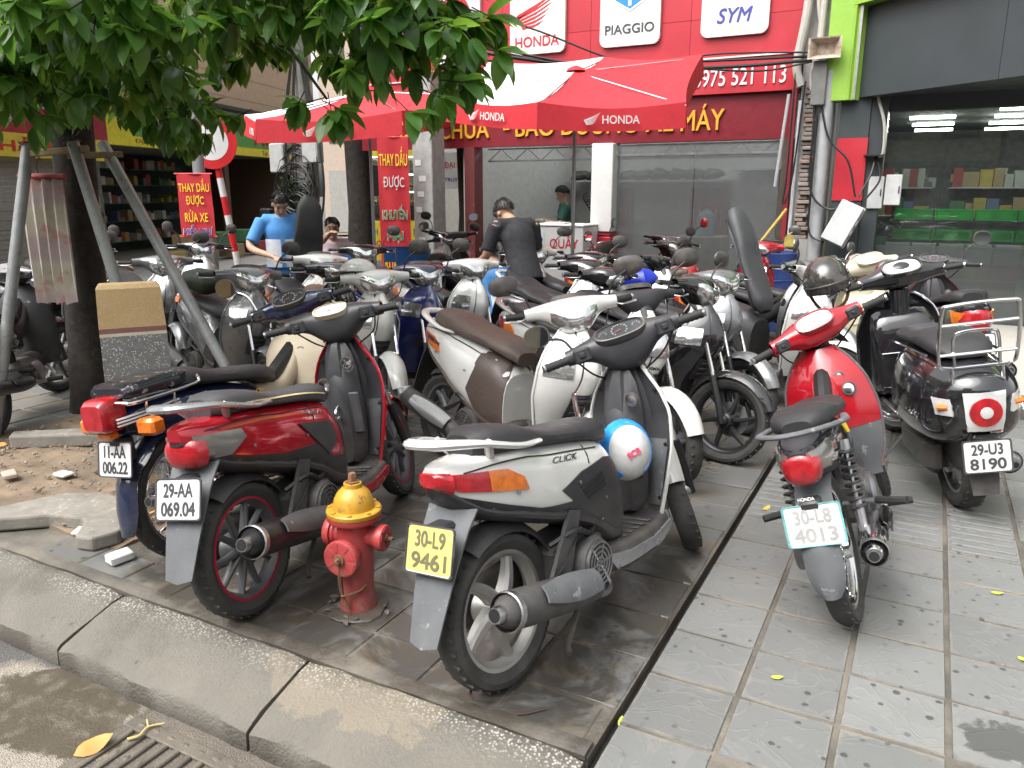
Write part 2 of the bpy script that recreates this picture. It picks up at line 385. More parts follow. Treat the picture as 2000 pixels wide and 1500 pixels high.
# left-hand tiles: the same stone, darker, soiled and partly wet
g = NG('soiled_slate'); r = g.rand()
c = g.mix(g.noise(5, 6, .6), (.085,.085,.082), (.165,.165,.158)); c = g.mix(g.mr(r, 0, 1, 0, .6), c, (.10,.098,.09))
c = g.mix(g.math('MULTIPLY', g.mr(g.noise(3.4, 7, .7), .50, .62), .75), c, (.15,.122,.085))
c = g.mix(g.math('MULTIPLY', edge_mask(g, .283, .28, .02), .85), c, (.19,.155,.11))
wt = wetmask(g); d = g.math('MAXIMUM', wt, g.math('MULTIPLY', drops(g), g.mr(g.noise(3.1, 2), .42, .55))); d = g.math('MAXIMUM', d, g.blob(-1.0, 2.28, .10, .05, .3, 14))
c = g.mix(g.math('MULTIPLY', d, .78), c, (.035,.031,.026)); SOILED = g.done(c, g.mr(d, 0, 1, .62, .32), g.noise(8, 6, .6, .8), .006, .6)
g = NG('mortar'); c = g.mix(g.noise(9, 6, .7), (.085,.075,.06), (.21,.188,.155)); c = g.mix(g.mr(g.noise(2.2, 5), .42, .6), c, (.075,.068,.058)); wt = wetmask(g); c = g.mix(g.math('MULTIPLY', wt, .7), c, (.05,.042,.032)); MORTAR = g.done(c, g.mr(wt, 0, 1, .85, .4), g.noise(60, 5), .006, .8)
g = NG('asphalt'); sp = g.voro(160, 'F1', 0); c = g.mix(g.mr(sp, .1, .5), (.14,.14,.14), (.045,.045,.047)); c = g.mix(g.math('MULTIPLY', g.mr(g.noise(1.1, 6), .45, .6), .6), c, (.10,.092,.08))
silt = g.blob(-1.5, 1.36, 1.1, .20, .4, 3); c = g.mix(g.math('MULTIPLY', silt, .85), c, g.mix(g.noise(6, 6, .7), (.07,.058,.045), (.17,.145,.115)))
st = g.blob(-2.55, 1.26, .48, .28, .35, 3.0); cr = g.mr(g.voro(22, 'DISTANCE_TO_EDGE', 0, flat=True), .0, .02, 1, 0); pale = g.mix(cr, g.mix(g.noise(9, 5), (.19,.165,.13), (.29,.26,.215)), (.10,.08,.06)); c = g.mix(st, c, pale)
st2 = g.math('MULTIPLY', g.blob(-2.52, 1.33, .37, .20, .55, 4.5), g.mr(g.noise(11, 5), .25, .5, .55, 1)); brn = g.mix(g.noise(7, 6, .7), (.042,.037,.027), (.100,.083,.058)); c = g.mix(st2, c, brn)
wetp = g.math('MAXIMUM', g.math('MULTIPLY', st2, .9), g.math('MULTIPLY', silt, .5)); ASPH = g.done(c, g.mr(wetp, 0, 1, .8, .28), g.math('ADD', g.math('MULTIPLY', sp, g.mr(wetp, 0, 1, 1, .1)), g.math('MULTIPLY', g.noise(20, 6, .7), silt)), .006, .7)
g = NG('kerb_concrete'); c = g.mix(g.noise(4, 7, .65), (.09,.081,.067), (.18,.165,.14)); peb = g.voro(95, 'F1', 0); o = g.xyz(); band = g.math('MULTIPLY', g.mr(g.math('ADD', o[1], g.math('MULTIPLY', g.noise(2.2, 4), .22)), 1.78, 1.86, 0, 1), g.mr(g.noise(1.7, 4), .40, .52))
c = g.mix(g.math('MULTIPLY', band, g.mr(peb, .18, .42, 1, 0)), c, (.46,.44,.39)); c = g.mix(g.math('MULTIPLY', band, g.mr(peb, .42, .6, 0, .8)), c, (.09,.085,.075))
c = g.mix(g.math('MULTIPLY', g.blob(-1.55, 1.70, .35, .12, .7, 7), .22), c, (.34,.27,.18)); c = g.mix(g.math('MULTIPLY', g.mr(g.noise(2.6, 7, .7), .52, .66), .7), c, (.09,.08,.065)); c = g.mix(g.math('MULTIPLY', g.mr(g.math('ADD', g.voro(7, 'F1', 0, flat=True), g.math('MULTIPLY', g.noise(50, 4), .09)), .08, .11, .7, 0), g.mr(g.noise(2.9, 2), .52, .58)), c, (.06,.055,.05)); z = g.mr(o[2], -.16, -.09, 1, 0); c = g.mix(g.math('MULTIPLY', z, .85), c, (.06,.052,.042)); KERBM = g.done(c, .82, g.math('ADD', g.noise(50, 6, .7), g.math('MULTIPLY', peb, -.5)), .006, .9)
SOIL = mat('dry_soil', (.17,.125,.085), .95, var=.35, vs=6, bump=1, bs=40)
DRAINM = mat('wet_drain_mud', (.03,.028,.025), .5, bump=.6, bs=50, var=.4)
# ground sheet
mb = MB(); mb.box((-160,-60,-.6),(120,160,-.17)); mb.build('road', ASPH, kind='structure', smooth=0)
# pavement bed with the slot drain left open
PZ = -.0065
mb = MB(); mb.box((-9.5,1.79,-.4),(-.705,10.2,PZ)); bedL = mb.build('pavement', MORTAR, kind='structure', smooth=0)
mb = MB(); mb.box((-.655,1.2,-.4),(12,10.2,PZ)); bedR = mb.build('pavement', MORTAR, kind='structure', smooth=0)
mb = MB(); mb.box((-.704,1.6,-.4),(-.656,10.1,-.05)); mb.build('drain_channel', DRAINM, kind='structure', smooth=0)
def cam_px(p):
    """where a point falls in the photograph's 2000 x 1500 frame"""
    q = CAM_INV @ V(p)
    if q.z > -.1: return None
    return 1000+1520*q.x/-q.z, 750-1520*q.y/-q.z
bpy.context.view_layer.update(); CAM_INV = CAM.matrix_world.inverted()
def inview(p, pad=60):
    q = cam_px(p); return q is not None and -pad < q[0] < 2000+pad and -pad < q[1] < 1500+pad
_tm = []
def tile_mesh(sx, sy, seed, ribs=False):
    rnd = random.Random(seed); mb = MB(); n = 4; b = .004
    def h(i, j): return -.0012*rnd.random()
    x = [0, b]+[sx*k/n for k in range(1, n)]+[sx-b, sx]; y = [0, b]+[sy*k/n for k in range(1, n)]+[sy-b, sy]; N_ = len(x)
    vs = []
    for j in range(N_):
        for i in range(N_):
            e = i in (0, N_-1) or j in (0, N_-1); k = rnd.uniform(0, .0035) if e else 0
            vs.append((x[i]+(k if i == 0 else -k if i == N_-1 else 0), y[j]+(k if j == 0 else -k if j == N_-1 else 0), -.006 if e else h(i, j)))
    fs = [(j*N_+i, j*N_+i+1, (j+1)*N_+i+1, (j+1)*N_+i) for j in range(N_-1) for i in range(N_-1)]
    o = len(vs); ring = [i for i in range(N_)]+[j*N_+N_-1 for j in range(1, N_)]+[(N_-1)*N_+i for i in range(N_-2, -1, -1)]+[j*N_ for j in range(N_-2, 0, -1)]
    for q in ring: vs.append((vs[q][0], vs[q][1], -.02))
    fs += [(ring[k], o+k, o+(k+1) % len(ring), ring[(k+1) % len(ring)]) for k in range(len(ring))]
    mb.add(vs, fs)
    if ribs:
        for k in range(4): yy = sy*(k+.5)/4; mb.bbox((.012, yy-.016, -.004), (sx-.012, yy+.016, .006), .006)
    return mb.mesh('tile', 40)
TM = [tile_mesh(.285, .287, k) for k in range(6)]; TR = [tile_mesh(.285, .287, 20+k, True) for k in range(2)]
TML = [tile_mesh(.283, .280, 40+k) for k in range(6)]
for lst, m in ((TM, SLATE), (TR, SLATE), (TML, SOILED)):
    for t in lst: t.materials.append(m)
TRL = []
for t in TR: q = t.copy(); q.materials.clear(); q.materials.append(SOILED); TRL.append(q)
def lay(bed, x0, y0, nx, ny, meshes, ribm, ribrows, jit, skip=None, limit=300):
    sites = []
    for i in range(nx):
        for j in range(ny):
            x, y = x0+.299*i, y0+.2975*j
            if y > 10.0 or (skip and skip(x, y)): continue
            if inview((x+.15, y+.15, 0)): sites.append((x, y, j, math.hypot(x, y)))
    sites.sort(key=lambda s_: s_[3]); rest = MB()
    for k, (x, y, j, d) in enumerate(sites):
        if k < limit:
            me = random.choice(ribm if j in ribrows else meshes); o = bpy.data.objects.new('tile', me); COL.objects.link(o); o.parent = bed
            o.location = (x+.006+random.uniform(-jit, jit), y+random.uniform(-jit, jit), random.uniform(-.002, .001)); o.rotation_euler = (random.uniform(-.004,.004), random.uniform(-.004,.004), random.uniform(-jit, jit)*.8)
        else: rest.bbox((x+.006, y, -.02), (x+.292, y+.292, -.001), .004)
    if rest.v: rest.build('tile_field', meshes[0].materials[0], bed, kind='stuff')
lay(bedR, -.385-.299+.03-.03, 2.278-.2975*3, 10, 30, TM, TR, (8, 9), .0015, skip=lambda x, y: False)
lay(bedL, -2.535-.299*16, 2.03-.2975*0, 22, 28, TML, TRL, (7, 8), .003, skip=lambda x, y: x > -.95+.03 or (x < -3.1 and y < 3.3 and x > -5.2) or (abs(x+1.66) < .3 and abs(y-2.10) < .16 and False))
for i in range(18):     # cut tiles between the last joint and the kerb, and along the drain
    x = -2.535-.299*4+.299*i
    if -3.7 < x < -.95:
        mb = MB(); mb.bbox((x+.008,1.835,-.02),(x+.292,2.018,-.001), .004); mb.build('tile', SOILED, bedL)
for j in range(18):
    y = 2.03+.2975*j; mb = MB(); mb.bbox((-.93,y+.005,-.02),(-.71-random.uniform(0,.012),y+.288,-.001+.006*(j in (7,8))), .004); mb.build('tile', SOILED, bedL)
# tree pit: bare soil, broken edging
mb = MB(); n = 24; rows = []
for i in range(n+1):
    rows.append([(-5.3+2.2*i/n, 2.02+1.35*j/16, .004+.03*mnoise.noise(V((i*.45, j*.5, 3)))+.02*mnoise.noise(V((i*1.3, j*1.4, 8)))) for j in range(17)])
mb.sheet(rows, .03); mb.build('soil', SOIL, kind='structure')
# kerb stones with a worn sloping face
def kerb_mesh(L_, seed):
    rnd = random.Random(seed); prof = [(1.785,-.006),(1.775,.0),(1.735,-.006),(1.64,-.032),(1.56,-.056),(1.505,-.076),(1.490,-.088),(1.484,-.30),(1.785,-.30)]; rings = []; n = 14
    for i in range(n+1):
        x = L_*i/n; e = .012 if i in (0, n) else 0
        rings.append([(x, y+(rnd.uniform(-.004,.004) if k < 7 else 0), z-e*(k < 7)+(rnd.uniform(-.004,.003) if k < 7 else 0)) for k, (y, z) in enumerate(prof)])
    mb = MB(); mb.loft(rings); return mb.mesh('kerb_stone', 50)
x = -6.6; k = 0
kerb = empty('kerb', kind='structure'); KC = mat('damp_crack', (.02,.019,.016), .6)
mb = MB(); mb.box((-12,1.47,-.5),(-.70,1.80,-.30)); mb.build('kerb_bed', MORTAR, kerb, smooth=0)
for x0, x1 in ((-6.62,-5.66),(-5.645,-4.69),(-4.675,-3.72),(-3.705,-2.735),(-2.72,-1.755),(-1.74,-.712)):
    link('kerb_stone', kerb_mesh(x1-x0, k), KERBM, kerb, T(x0, 0, 0)); k += 1
mb = MB(); g_ = [[(-6.6+5.89*i/40, 1.78+.06*j/3+.012*mnoise.noise(V((i*.7, j, 1))), -.004-.006*abs(j-1.5)/1.5+.004*mnoise.noise(V((i*.9, j*2, 4)))) for j in range(4)] for i in range(41)]; mb.sheet([r_[::-1] for r_ in g_], .02); mb.build('mortar_strip', MORTAR, kind='structure')
mb = MB(); mb.loft([[(x, 1.21, -.002),(x, 1.15,-.03),(x,1.02,-.11),(x,1.01,-.3),(x,1.21,-.3)] for x in (-.65,.4,1.5,3,6,12)]); mb.build('kerb_ramp', KERBM, kind='structure')
# iron drain grate in the gutter
IRON = mat('cast_iron', (.13,.115,.095), .7, metal=.4, var=.35, dirt=.6, dcol=(.16,.135,.10), bump=.7, bs=120)
gr = empty('drain_grate', M=T(-1.95, 1.25, -.168) @ RZ(0)); lit(gr, 'slotted cast-iron drain grate set in the gutter beside the kerb', 'drain grate')
mb = MB(); mb.box((-.26,-.27,-.04),(.36,.185,-.012)); mb.build('sump', CABLE, gr)
for a, b in (((-.26,.13,0),(.36,.185,.016)), ((-.26,-.27,0),(.36,-.17,.016)), ((-.26,-.17,0),(-.22,.13,.016)), ((.32,-.17,0),(.36,.13,.016))):
    mb = MB(); mb.bbox((a[0],a[1],-.012),(b[0],b[1],.012), .004); mb.build('frame_bar', IRON, gr)
for i in range(10):
    x = -.215+.0545*i; mb = MB(); mb.bbox((x-.013,-.172,-.012),(x+.013,.132,.011), .004); bar_ = mb.build('grate_bar', IRON, gr)
    for y in (-.10,.03): mb = MB(); mb.ball((x,y,.011), (.009,.014,.004), m=8, n=4); mb.build('grip_stud', IRON, bar_)
for i in range(8):
    for y in (.157,-.215):
        mb = MB(); mb.ball((-.2+.07*i,y,.012), (.017,.009,.004), m=8, n=4); mb.build('grip_stud', IRON, gr)
# ------------------------------------------------------------------ motorbike kit (local: x forward, y left, z up, ground z = 0)
class Body:
    """body swept along x: keys (x, zlow, zhigh, halfwidth)"""
    def __init__(s, keys, e=2.6, mid=.5):
        xs = [k[0] for k in keys]; s.x0, s.x1 = xs[0], xs[-1]; s.e = e; s.mid = mid
        s.lo = ip(xs, [k[1] for k in keys]); s.hi = ip(xs, [k[2] for k in keys]); s.w = ip(xs, [k[3] for k in keys])
    def parts(s, x):
        lo, hi = s.lo(x), s.hi(x); c = lo+(hi-lo)*s.mid; return lo, hi, c, s.w(x)
    def ring(s, x, m=22):
        lo, hi, c, w = s.parts(x); out = []
        for j in range(m):
            t = 2*pi*j/m; a, b = cos(t), sin(t)
            y = w*math.copysign(abs(a)**(2/s.e), a); z = math.copysign(abs(b)**(2/s.e), b)
            out.append(V((x, y, c+z*((hi-c) if z > 0 else (c-lo)))))
        return out
    def mesh(s, mb, n=20, m=22, x0=None, x1=None):
        a = s.x0 if x0 is None else x0; b = s.x1 if x1 is None else x1
        return mb.loft([s.ring(a+(b-a)*i/n, m) for i in range(n+1)])
    def surf(s, x, z):
        lo, hi, c, w = s.parts(x); h = (hi-c) if z > c else (c-lo)
        t = min(.985, abs(z-c)/max(h, 1e-5)); return w*(1-t**s.e)**(1/s.e)
def side_panel(poly, body, off=.004, side=1, th=.008, step=.035, yfun=None):
    """panel cut to the side-view polygon (x,z) and laid on the body's flank"""
    bm = bmesh.new(); P = spline_closed(poly) if len(poly[0]) == 3 else poly
    bm.faces.new([bm.verts.new((p[0], 0, p[1])) for p in P])
    xs = [p[0] for p in P]; zs = [p[1] for p in P]
    for k, (lo, hi) in enumerate(((min(xs), max(xs)), (min(zs), max(zs)))):
        n = max(1, int((hi-lo)/step)); no = (1,0,0) if k == 0 else (0,0,1)
        for i in range(1, n+1):
            c = lo+(hi-lo)*i/(n+1); co = (c,0,0) if k == 0 else (0,0,c)
            bmesh.ops.bisect_plane(bm, geom=bm.verts[:]+bm.edges[:]+bm.faces[:], plane_co=co, plane_no=no)
    vs = []; fs = []; bm.verts.ensure_lookup_table(); bm.verts.index_update()
    f = yfun or body.surf
    base = [v.co.copy() for v in bm.verts]
    out = [V((c.x, side*(f(c.x, c.z)+off), c.z)) for c in base]; inn = [V((c.x, side*(f(c.x, c.z)+off-th), c.z)) for c in base]
    n = len(base)
    for fc in bm.faces:
        q = [v.index for v in fc.verts]; fs.append(tuple(q)); fs.append(tuple(n+i for i in reversed(q)))
    for e in bm.edges:
        if e.is_boundary: a, b = e.verts[0].index, e.verts[1].index; fs.append((a, b, n+b, n+a))
    bm.free(); mb = MB(); mb.add(out+inn, fs); return mb
def both(name, poly, body, m, root, off=.004, **k):
    for sd in (1, -1): side_panel(poly, body, off, sd, **k).build(name, m, root, smooth=40)
# ---- wheels (meshes shared between bikes)
_wc = {}
YAX = RX(-90)    # local Z -> Y
def wheel_meshes(kind, R, w, rimm, stripe=None):
    key = (kind, R, w, rimm.name, stripe and stripe.name)
    if key in _wc: return _wc[key]
    out = []
    rr = R-w*.72   # rim radius
    a = w/2
    prof = [(rr, -a*.62), (rr+.012, -a*.8), (R-w*.36, -a*1.0), (R-w*.16, -a*.92), (R-.006, -a*.55), (R, 0), (R-.006, a*.55), (R-w*.16, a*.92), (R-w*.36, a*1.0), (rr+.012, a*.8), (rr, a*.62)]
    mb = MB(); mb.lathe(prof, YAX, 48, closed=True)
    nb = 34
    for k in range(nb):          # tread blocks, each side slanted
        for sd in (-1, 1):
            t = 2*pi*(k+(.5 if sd > 0 else 0))/nb; M = RY(math.degrees(t)) @ T(0, sd*a*.34, R-.0100)
            sh = Matrix.Rotation(radians(35*sd), 4, 'Z')
            mb.add([M @ sh @ V(p) for p in ((-.006,-a*.5,0),(.006,-a*.5,0),(.006,a*.42,-.001),(-.006,a*.42,-.001),(-.005,-a*.5,.0085),(.005,-a*.5,.0085),(.005,a*.42,.0035),(-.005,a*.42,.0035))], [(3,2,1,0),(4,5,6,7),(0,1,5,4),(1,2,6,5),(2,3,7,6),(3,0,4,7)])
    out.append(('tyre', mb.mesh('tyre', 30), RUBBER))
    mb = MB(); b = a*.62
    mb.lathe([(rr+.004, -b-.003), (rr-.008, -b-.001), (rr-.016, -b*.7), (rr-.026, 0), (rr-.016, b*.7), (rr-.008, b+.001), (rr+.004, b+.003), (rr-.004, b*.5), (rr-.016, 0), (rr-.004, -b*.5)], YAX, 44, closed=True)
    def bar(p0, p1, w0, w1, t0, t1, bend=0, n=5):
        p0, p1 = V(p0), V(p1); d = (p1-p0); L_ = d.length; d.normalize(); s_ = V((0,1,0)).cross(d).normalized(); rings = []
        for i in range(n+1):
            u = i/n; c = p0.lerp(p1, u)+s_*(bend*sin(pi*u)); ww = w0+(w1-w0)*u; tt = t0+(t1-t0)*u
            rings.append([c+s_*ww+V((0,tt*.55,0)), c+s_*ww*.5+V((0,tt,0)), c-s_*ww*.5+V((0,tt,0)), c-s_*ww+V((0,tt*.55,0)), c-s_*ww+V((0,-tt*.55,0)), c-s_*ww*.5+V((0,-tt,0)), c+s_*ww*.5+V((0,-tt,0)), c+s_*ww+V((0,-tt*.55,0))])
        mb.loft(rings)
    def pol(r, deg, y=0): t = radians(deg); return (r*cos(t), y, r*sin(t))
    ri = rr-.02
    if kind == 'five':
        for k in range(5): bar(pol(.03, 72*k-14), pol(ri, 72*k+10), .026, .017, .03, .016, .012)
    elif kind == 'vee':
        for k in range(5):
            for s_ in (-1, 1): bar(pol(.03, 72*k+s_*14), pol(ri, 72*k+s_*17), .013, .009, .02, .012, s_*.003)
    elif kind == 'six':
        for k in range(6): bar(pol(.03, 60*k), pol(ri, 60*k+6), .016, .011, .022, .012, .008)
    elif kind == 'disc':
        mb.lathe([(ri, -.012), (ri*.8, -.03), (.06, -.04), (.06, .04), (ri*.8, .03), (ri, .012)], YAX, 30)
    if kind == 'spoke':
        for k in range(36):
            s_ = 1 if k % 2 else -1; t0 = 10*k; tl = t0+(38 if (k//2) % 2 else -38)
            mb.tube([pol(.045, tl, s_*.032), pol(ri+.006, t0, s_*.004)], .0022, 5)
        mb.lathe([(.02,-.06),(.045,-.055),(.05,-.035),(.04,-.03),(.04,.03),(.05,.035),(.06,.05),(.06,.062),(.02,.065)], YAX, 24)
    else:
        mb.lathe([(.012,-.075),(.026,-.07),(.03,-.05),(.042,-.045),(.046,-.02),(.046,.02),(.06,.045),(.06,.06),(.02,.068)], YAX, 24)
    out.append(('rim', mb.mesh('rim', 40), rimm))
    if stripe:
        mb = MB()
        for s_ in (-1, 1): mb.lathe([(rr+.003, s_*(b+.004)), (rr-.006, s_*(b+.0045)), (rr-.006, s_*(b+.002)), (rr+.003, s_*(b+.002))], YAX, 44, closed=True)
        out.append(('rim_tape', mb.mesh('rim_tape', 40), stripe))
    _wc[key] = out; return out
def wheel(root, x, R, w, kind, rimm, M=None, stripe=None, disc=False, roll=0, z=None):
    Mw = (M or Matrix()) @ T(x, 0, R if z is None else z) @ RY(roll)
    e = empty('wheel', root, Mw)
    for n, me, m in wheel_meshes(kind, R, w, rimm, stripe): link(n, me, m, e)
    if disc:
        key = ('disc', R)
        if key not in _wc:
            mb = MB(); mb.lathe([(.055,.052),(.105,.052),(.105,.056),(.055,.056)], YAX, 30, closed=True)
            for k in range(5): mb.box((.02,-.006,.048),(.06,.006,.054), RX(-90) @ RZ(72*k))
            _wc[key] = mb.mesh('brake_disc')
        link('brake_disc', _wc[key], STEEL, e)
    return e
def arc_shell(cx, cz, r, a0, a1, w, drop=.03, th=.004, n=14, taper=1.0, e=2.2):
    """mudguard: strip on an arc (angles in degrees, 0 = forward, 90 = up)"""
    g = []
    for i in range(n+1):
        u = i/n; t = radians(a0+(a1-a0)*u); k = 1-(1-taper)*abs(2*u-1)**2; row = []
        for j in range(-4, 5):
            v = j/4; rr = r-drop*abs(v)**e; row.append((cx+rr*cos(t), w*k*v, cz+rr*sin(t)))
        g.append(row)
    mb = MB(); mb.sheet(g, th); return mb
# ---- plates
YELPL = mat('plate_yellowed', (.64,.52,.15), .4, var=.06, dirt=.15)
FADED = mat('plate_faded_print', (.33,.33,.32), .5)
YFADE = mat('plate_worn_olive_print', (.13,.12,.07), .5)
HOLO = mat('plate_frame_iridescent', (.25,.62,.62), .25, metal=.5, var=.4, vs=14)
def plate(root, M, l1, l2, m=WHITEPL, tm=PLTXT, rim=None, name='number_plate', w=.19, h=.14):
    """plate in local xy-plane, facing local +Z"""
    mb = MB(); r = .012; poly = []
    for cx, cy, a in ((w/2-r,h/2-r,0),(-w/2+r,h/2-r,90),(-w/2+r,-h/2+r,180),(w/2-r,-h/2+r,270)):
        for k in range(4): poly.append((cx+r*cos(radians(a+30*k)), cy+r*sin(radians(a+30*k))))
    mb.prism(poly, -.001, .0015); p = mb.build(name, m, root, M)
    fr = MB(); g = [[(x*s, y*s, z) for x, y in poly] for s, z in ((1.03,-.002),(1.045,.004),(1.0,.0045),(.965,.003),(.965,.0005))]
    fr.loft([[V(q) for q in g_] for g_ in g], cap=False); fr.build('frame', rim or tm, p)
    if l1: text(l1, tm, p, T(0, .031, .0022), w=w*.66, h=.050, depth=.001, bold=.026)
    if l2: text(l2, tm, p, T(0, -.033, .0022), w=w*.76, h=.050, depth=.001, bold=.026)
    return p
# ---- steering-head pieces shared by all bikes; each returns parts under root with matrix Ms
def steer_matrix(top, bottom, deg):
    a = V(bottom); d = (V(top)-a).normalized(); return T(*a) @ Matrix.Rotation(radians(deg), 4, d) @ T(*(-a))
def fork(root, Ms, ax, az, top, gap=.075, r=.015, lower=None, mU=CHROME, mL=None, lead=0):
    up = MB(); lo = MB(); t = V(top)
    for s_ in (-1, 1):
        b = V((ax, s_*gap, az)); tt = V((t.x, s_*gap, t.z))
        up.tube([b.lerp(tt, .3), tt], r*.85, 10); lo.tube([b+V((lead*.6,0,-.02)), b.lerp(tt, .12)+V((lead*.2,0,0)), b.lerp(tt, .52)], [r*1.15, r*1.35, r*1.3], 10)
    up.tube([V((t.x,-gap,t.z)), V((t.x,gap,t.z))], r*1.2, 8)
    ax_ = MB().tube([(ax,-gap-.012,az),(ax,gap+.012,az)], .008, 8)
    lo.v, lo.f = lo.v, lo.f; lo.add(ax_.v, ax_.f)
    f = up.build('fork', mU, root, Ms); lo.build('fork_lower', mL or BLACKP, f)
def mirror(root, Ms, base, y, out=.12, up=.17, shape=(.075,.055), back=0, lens=MIRROR, shell=BLACKP, stem=BLACKP, yaw=0, tilt=0):
    s_ = 1 if y > 0 else -1; b = V(base); c = b+V((back, s_*out, up))
    mb = MB(); mb.tube(spline([b, b+V((.015, s_*out*.25, up*.55)), c+V((.02,-s_*.02,-.02))], 5), .0055, 8)
    st = mb.build('mirror', stem, root, Ms)
    Mm = T(*c) @ RZ(s_*-8+yaw) @ RY(tilt) @ RY(-90)     # local Z -> -x (backwards)
    a_, b_ = shape[0]*.88, shape[1]*.88
    mb = MB(); n = 22; rings = []
    for z, k in ((.004, 1.0), (.0, 1.04), (-.009, 1.0), (-.018, .74), (-.024, .32)):
        rings.append([V((b_*k*math.copysign(abs(sin(2*pi*j/n))**.85, sin(2*pi*j/n)), a_*k*math.copysign(abs(cos(2*pi*j/n))**.85, cos(2*pi*j/n)), z)) for j in range(n)])
    mb.loft(rings); mb.build('mirror_shell', shell, st, Mm)
    mb = MB(); mb.loft([[V((p.x*.93, p.y*.93, .0035)) for p in rings[0]], [V((p.x*.92, p.y*.92, .0055)) for p in rings[0]]]); mb.build('mirror_glass', lens, st, Mm)
def bars(root, Ms, c, half=.325, gin=.23, back=.05, rise=.0, grip=GRIP, lever=STEEL, end=STEEL, levers=True):
    """grips, levers and bar ends; c = centre of the bar"""
    c = V(c)
    for s_ in (-1, 1):
        a = c+V((-back*.4, s_*gin, rise*.6)); b = c+V((-back, s_*half, rise))
        mb = MB(); L_ = (b-a).length; mb.tube([a.lerp(b, i/10) for i in range(11)], [.0185 if i % 2 else .0165 for i in range(11)], 12); g = mb.build('grip', grip, root, Ms)
        mb = MB(); mb.tube([b, b.lerp(a, -.1)], [.014, .016], 12); mb.build('bar_end', end, g)
        if levers:
            mb = MB(); p = a+V((.03,0,-.004)); mb.tube(spline([p, p+V((.035, s_*.03,-.006)), b+V((.055, -s_*.01,-.014)), b+V((.045, s_*.015,-.012))], 4), [.007,.006,.006,.009], 8, flat=.6); mb.build('lever', lever, root, Ms)
def spring(mb, a, b, r=.03, wire=.006, turns=8, m=6):
    a, b = V(a), V(b); M = frame_to(a, b-a); L_ = (b-a).length; n = turns*10
    mb.tube([M @ V((r*cos(2*pi*turns*i/n), r*sin(2*pi*turns*i/n), L_*i/n)) for i in range(n+1)], wire, m)
def shock(root, a, b, r=.026, m=BLACKP):
    a, b = V(a), V(b); mb = MB(); mb.tube([a, a.lerp(b, .35)], .018, 10); mb.tube([a.lerp(b, .3), b], .008, 8); mb.tube([b.lerp(a, .12), b], .02, 10); s_ = mb.build('shock_absorber', STEEL, root)
    mb = MB(); spring(mb, a.lerp(b, .22), a.lerp(b, .9), r); mb.build('spring', m, s_)
def cowl(root, Ms, keys, name, m, front=True, n=26, mm=12, e=2.4):
    """handlebar cover swept along y: keys (y, x, z, depth_front, depth_back, half_height); front or back half"""
    ys = [k[0] for k in keys]; F = [ip(ys, [k[i] for k in keys]) for i in range(1, 6)]; g = []
    for i in range(n+1):
        y = ys[0]+(ys[-1]-ys[0])*i/n; x, z, df, db, h = [f(abs(y)) if False else f(y) for f in F]; row = []
        for j in range(mm+1):
            t = -pi/2+pi*j/mm; d = df if front else -db
            row.append((x+d*abs(cos(t))**(2/e), y, z+h*math.copysign(abs(sin(t))**(2/e), sin(t))))
        g.append(row)
    if front: g = g[::-1]
    mb = MB(); mb.sheet(g, .006); return mb.build(name, m, root, Ms)
def sym(k): return [(-a, *r) for a, *r in reversed(k) if a > 0]+[(a, *r) for a, *r in k]
def disc(root, M, r, m, name, th=.006, rim=None, rm=CHROME, seg=24, sq=1):
    mb = MB(); mb.lathe([(r*.96, 0), (r, th*.3), (r*.97, th), (r*.6, th*1.25), (.001, th*1.35)], SCL(1, sq, 1), seg); o = mb.build(name, m, root, M)
    if rim:
        mb = MB(); mb.lathe([(r, -.002), (r+rim, -.002), (r+rim, th*1.3), (r, th*1.5)], SCL(1, sq, 1), seg, closed=True); mb.build(name+'_ring', rm, o)
    return o
NEEDLE = mat('gauge_needle', (.6,.05,.02), .5)
DIAL = mat('gauge_face', (.03,.03,.035), .25, coat=.6)
DIALW = mat('gauge_face_pale', (.55,.56,.55), .2, coat=.6)
PRINTW = mat('white_print', (.75,.75,.74), .5)
def gauge(root, M, w, h, face=DIAL, num=PRINTW, hood=None, single=True):
    """instrument: superellipse dial in local xy, facing +Z, local +Y = up"""
    n = 28
    def ring(k, z, e=2.6): return [V((w/2*k*math.copysign(abs(cos(2*pi*j/n))**(2/e), cos(2*pi*j/n)), h/2*k*math.copysign(abs(sin(2*pi*j/n))**(2/e), sin(2*pi*j/n)), z)) for j in range(n)]
    mb = MB(); mb.loft([ring(1.1,-.02), ring(1.12,.008), ring(1.02,.01), ring(.98,.002)], cap=False); g = mb.build('gauge', hood or BLACKP, root, M)
    mb = MB(); mb.loft([ring(1.0,-.004), ring(1.0,.003)]); mb.build('gauge_face', face, g)
    r = min(w, h)*.4; mb = MB()
    for k in range(21):
        a = radians(225-13.5*k); l = r*(.82 if k % 2 == 0 else .9); mb.tube([(r*cos(a), r*sin(a), .0045), (l*cos(a), l*sin(a), .0045)], .0011 if k % 2 == 0 else .0007, 4)
    if w > h*1.5:
        for cx in (-w*.36, w*.36):
            for k in range(7):
                a = radians(180-30*k); mb.tube([(cx+h*.2*cos(a), h*.2*sin(a), .0045), (cx+h*.15*cos(a), h*.15*sin(a), .0045)], .0008, 4)
    mb.build('gauge_marks', num, g)
    mb = MB(); mb.tube([(r*.15*cos(.6), -r*.15*sin(.6), .006), (-r*.75*cos(.6), -r*.3, .006)], [.002,.0006], 5); mb.build('needle', NEEDLE, g)
    return g
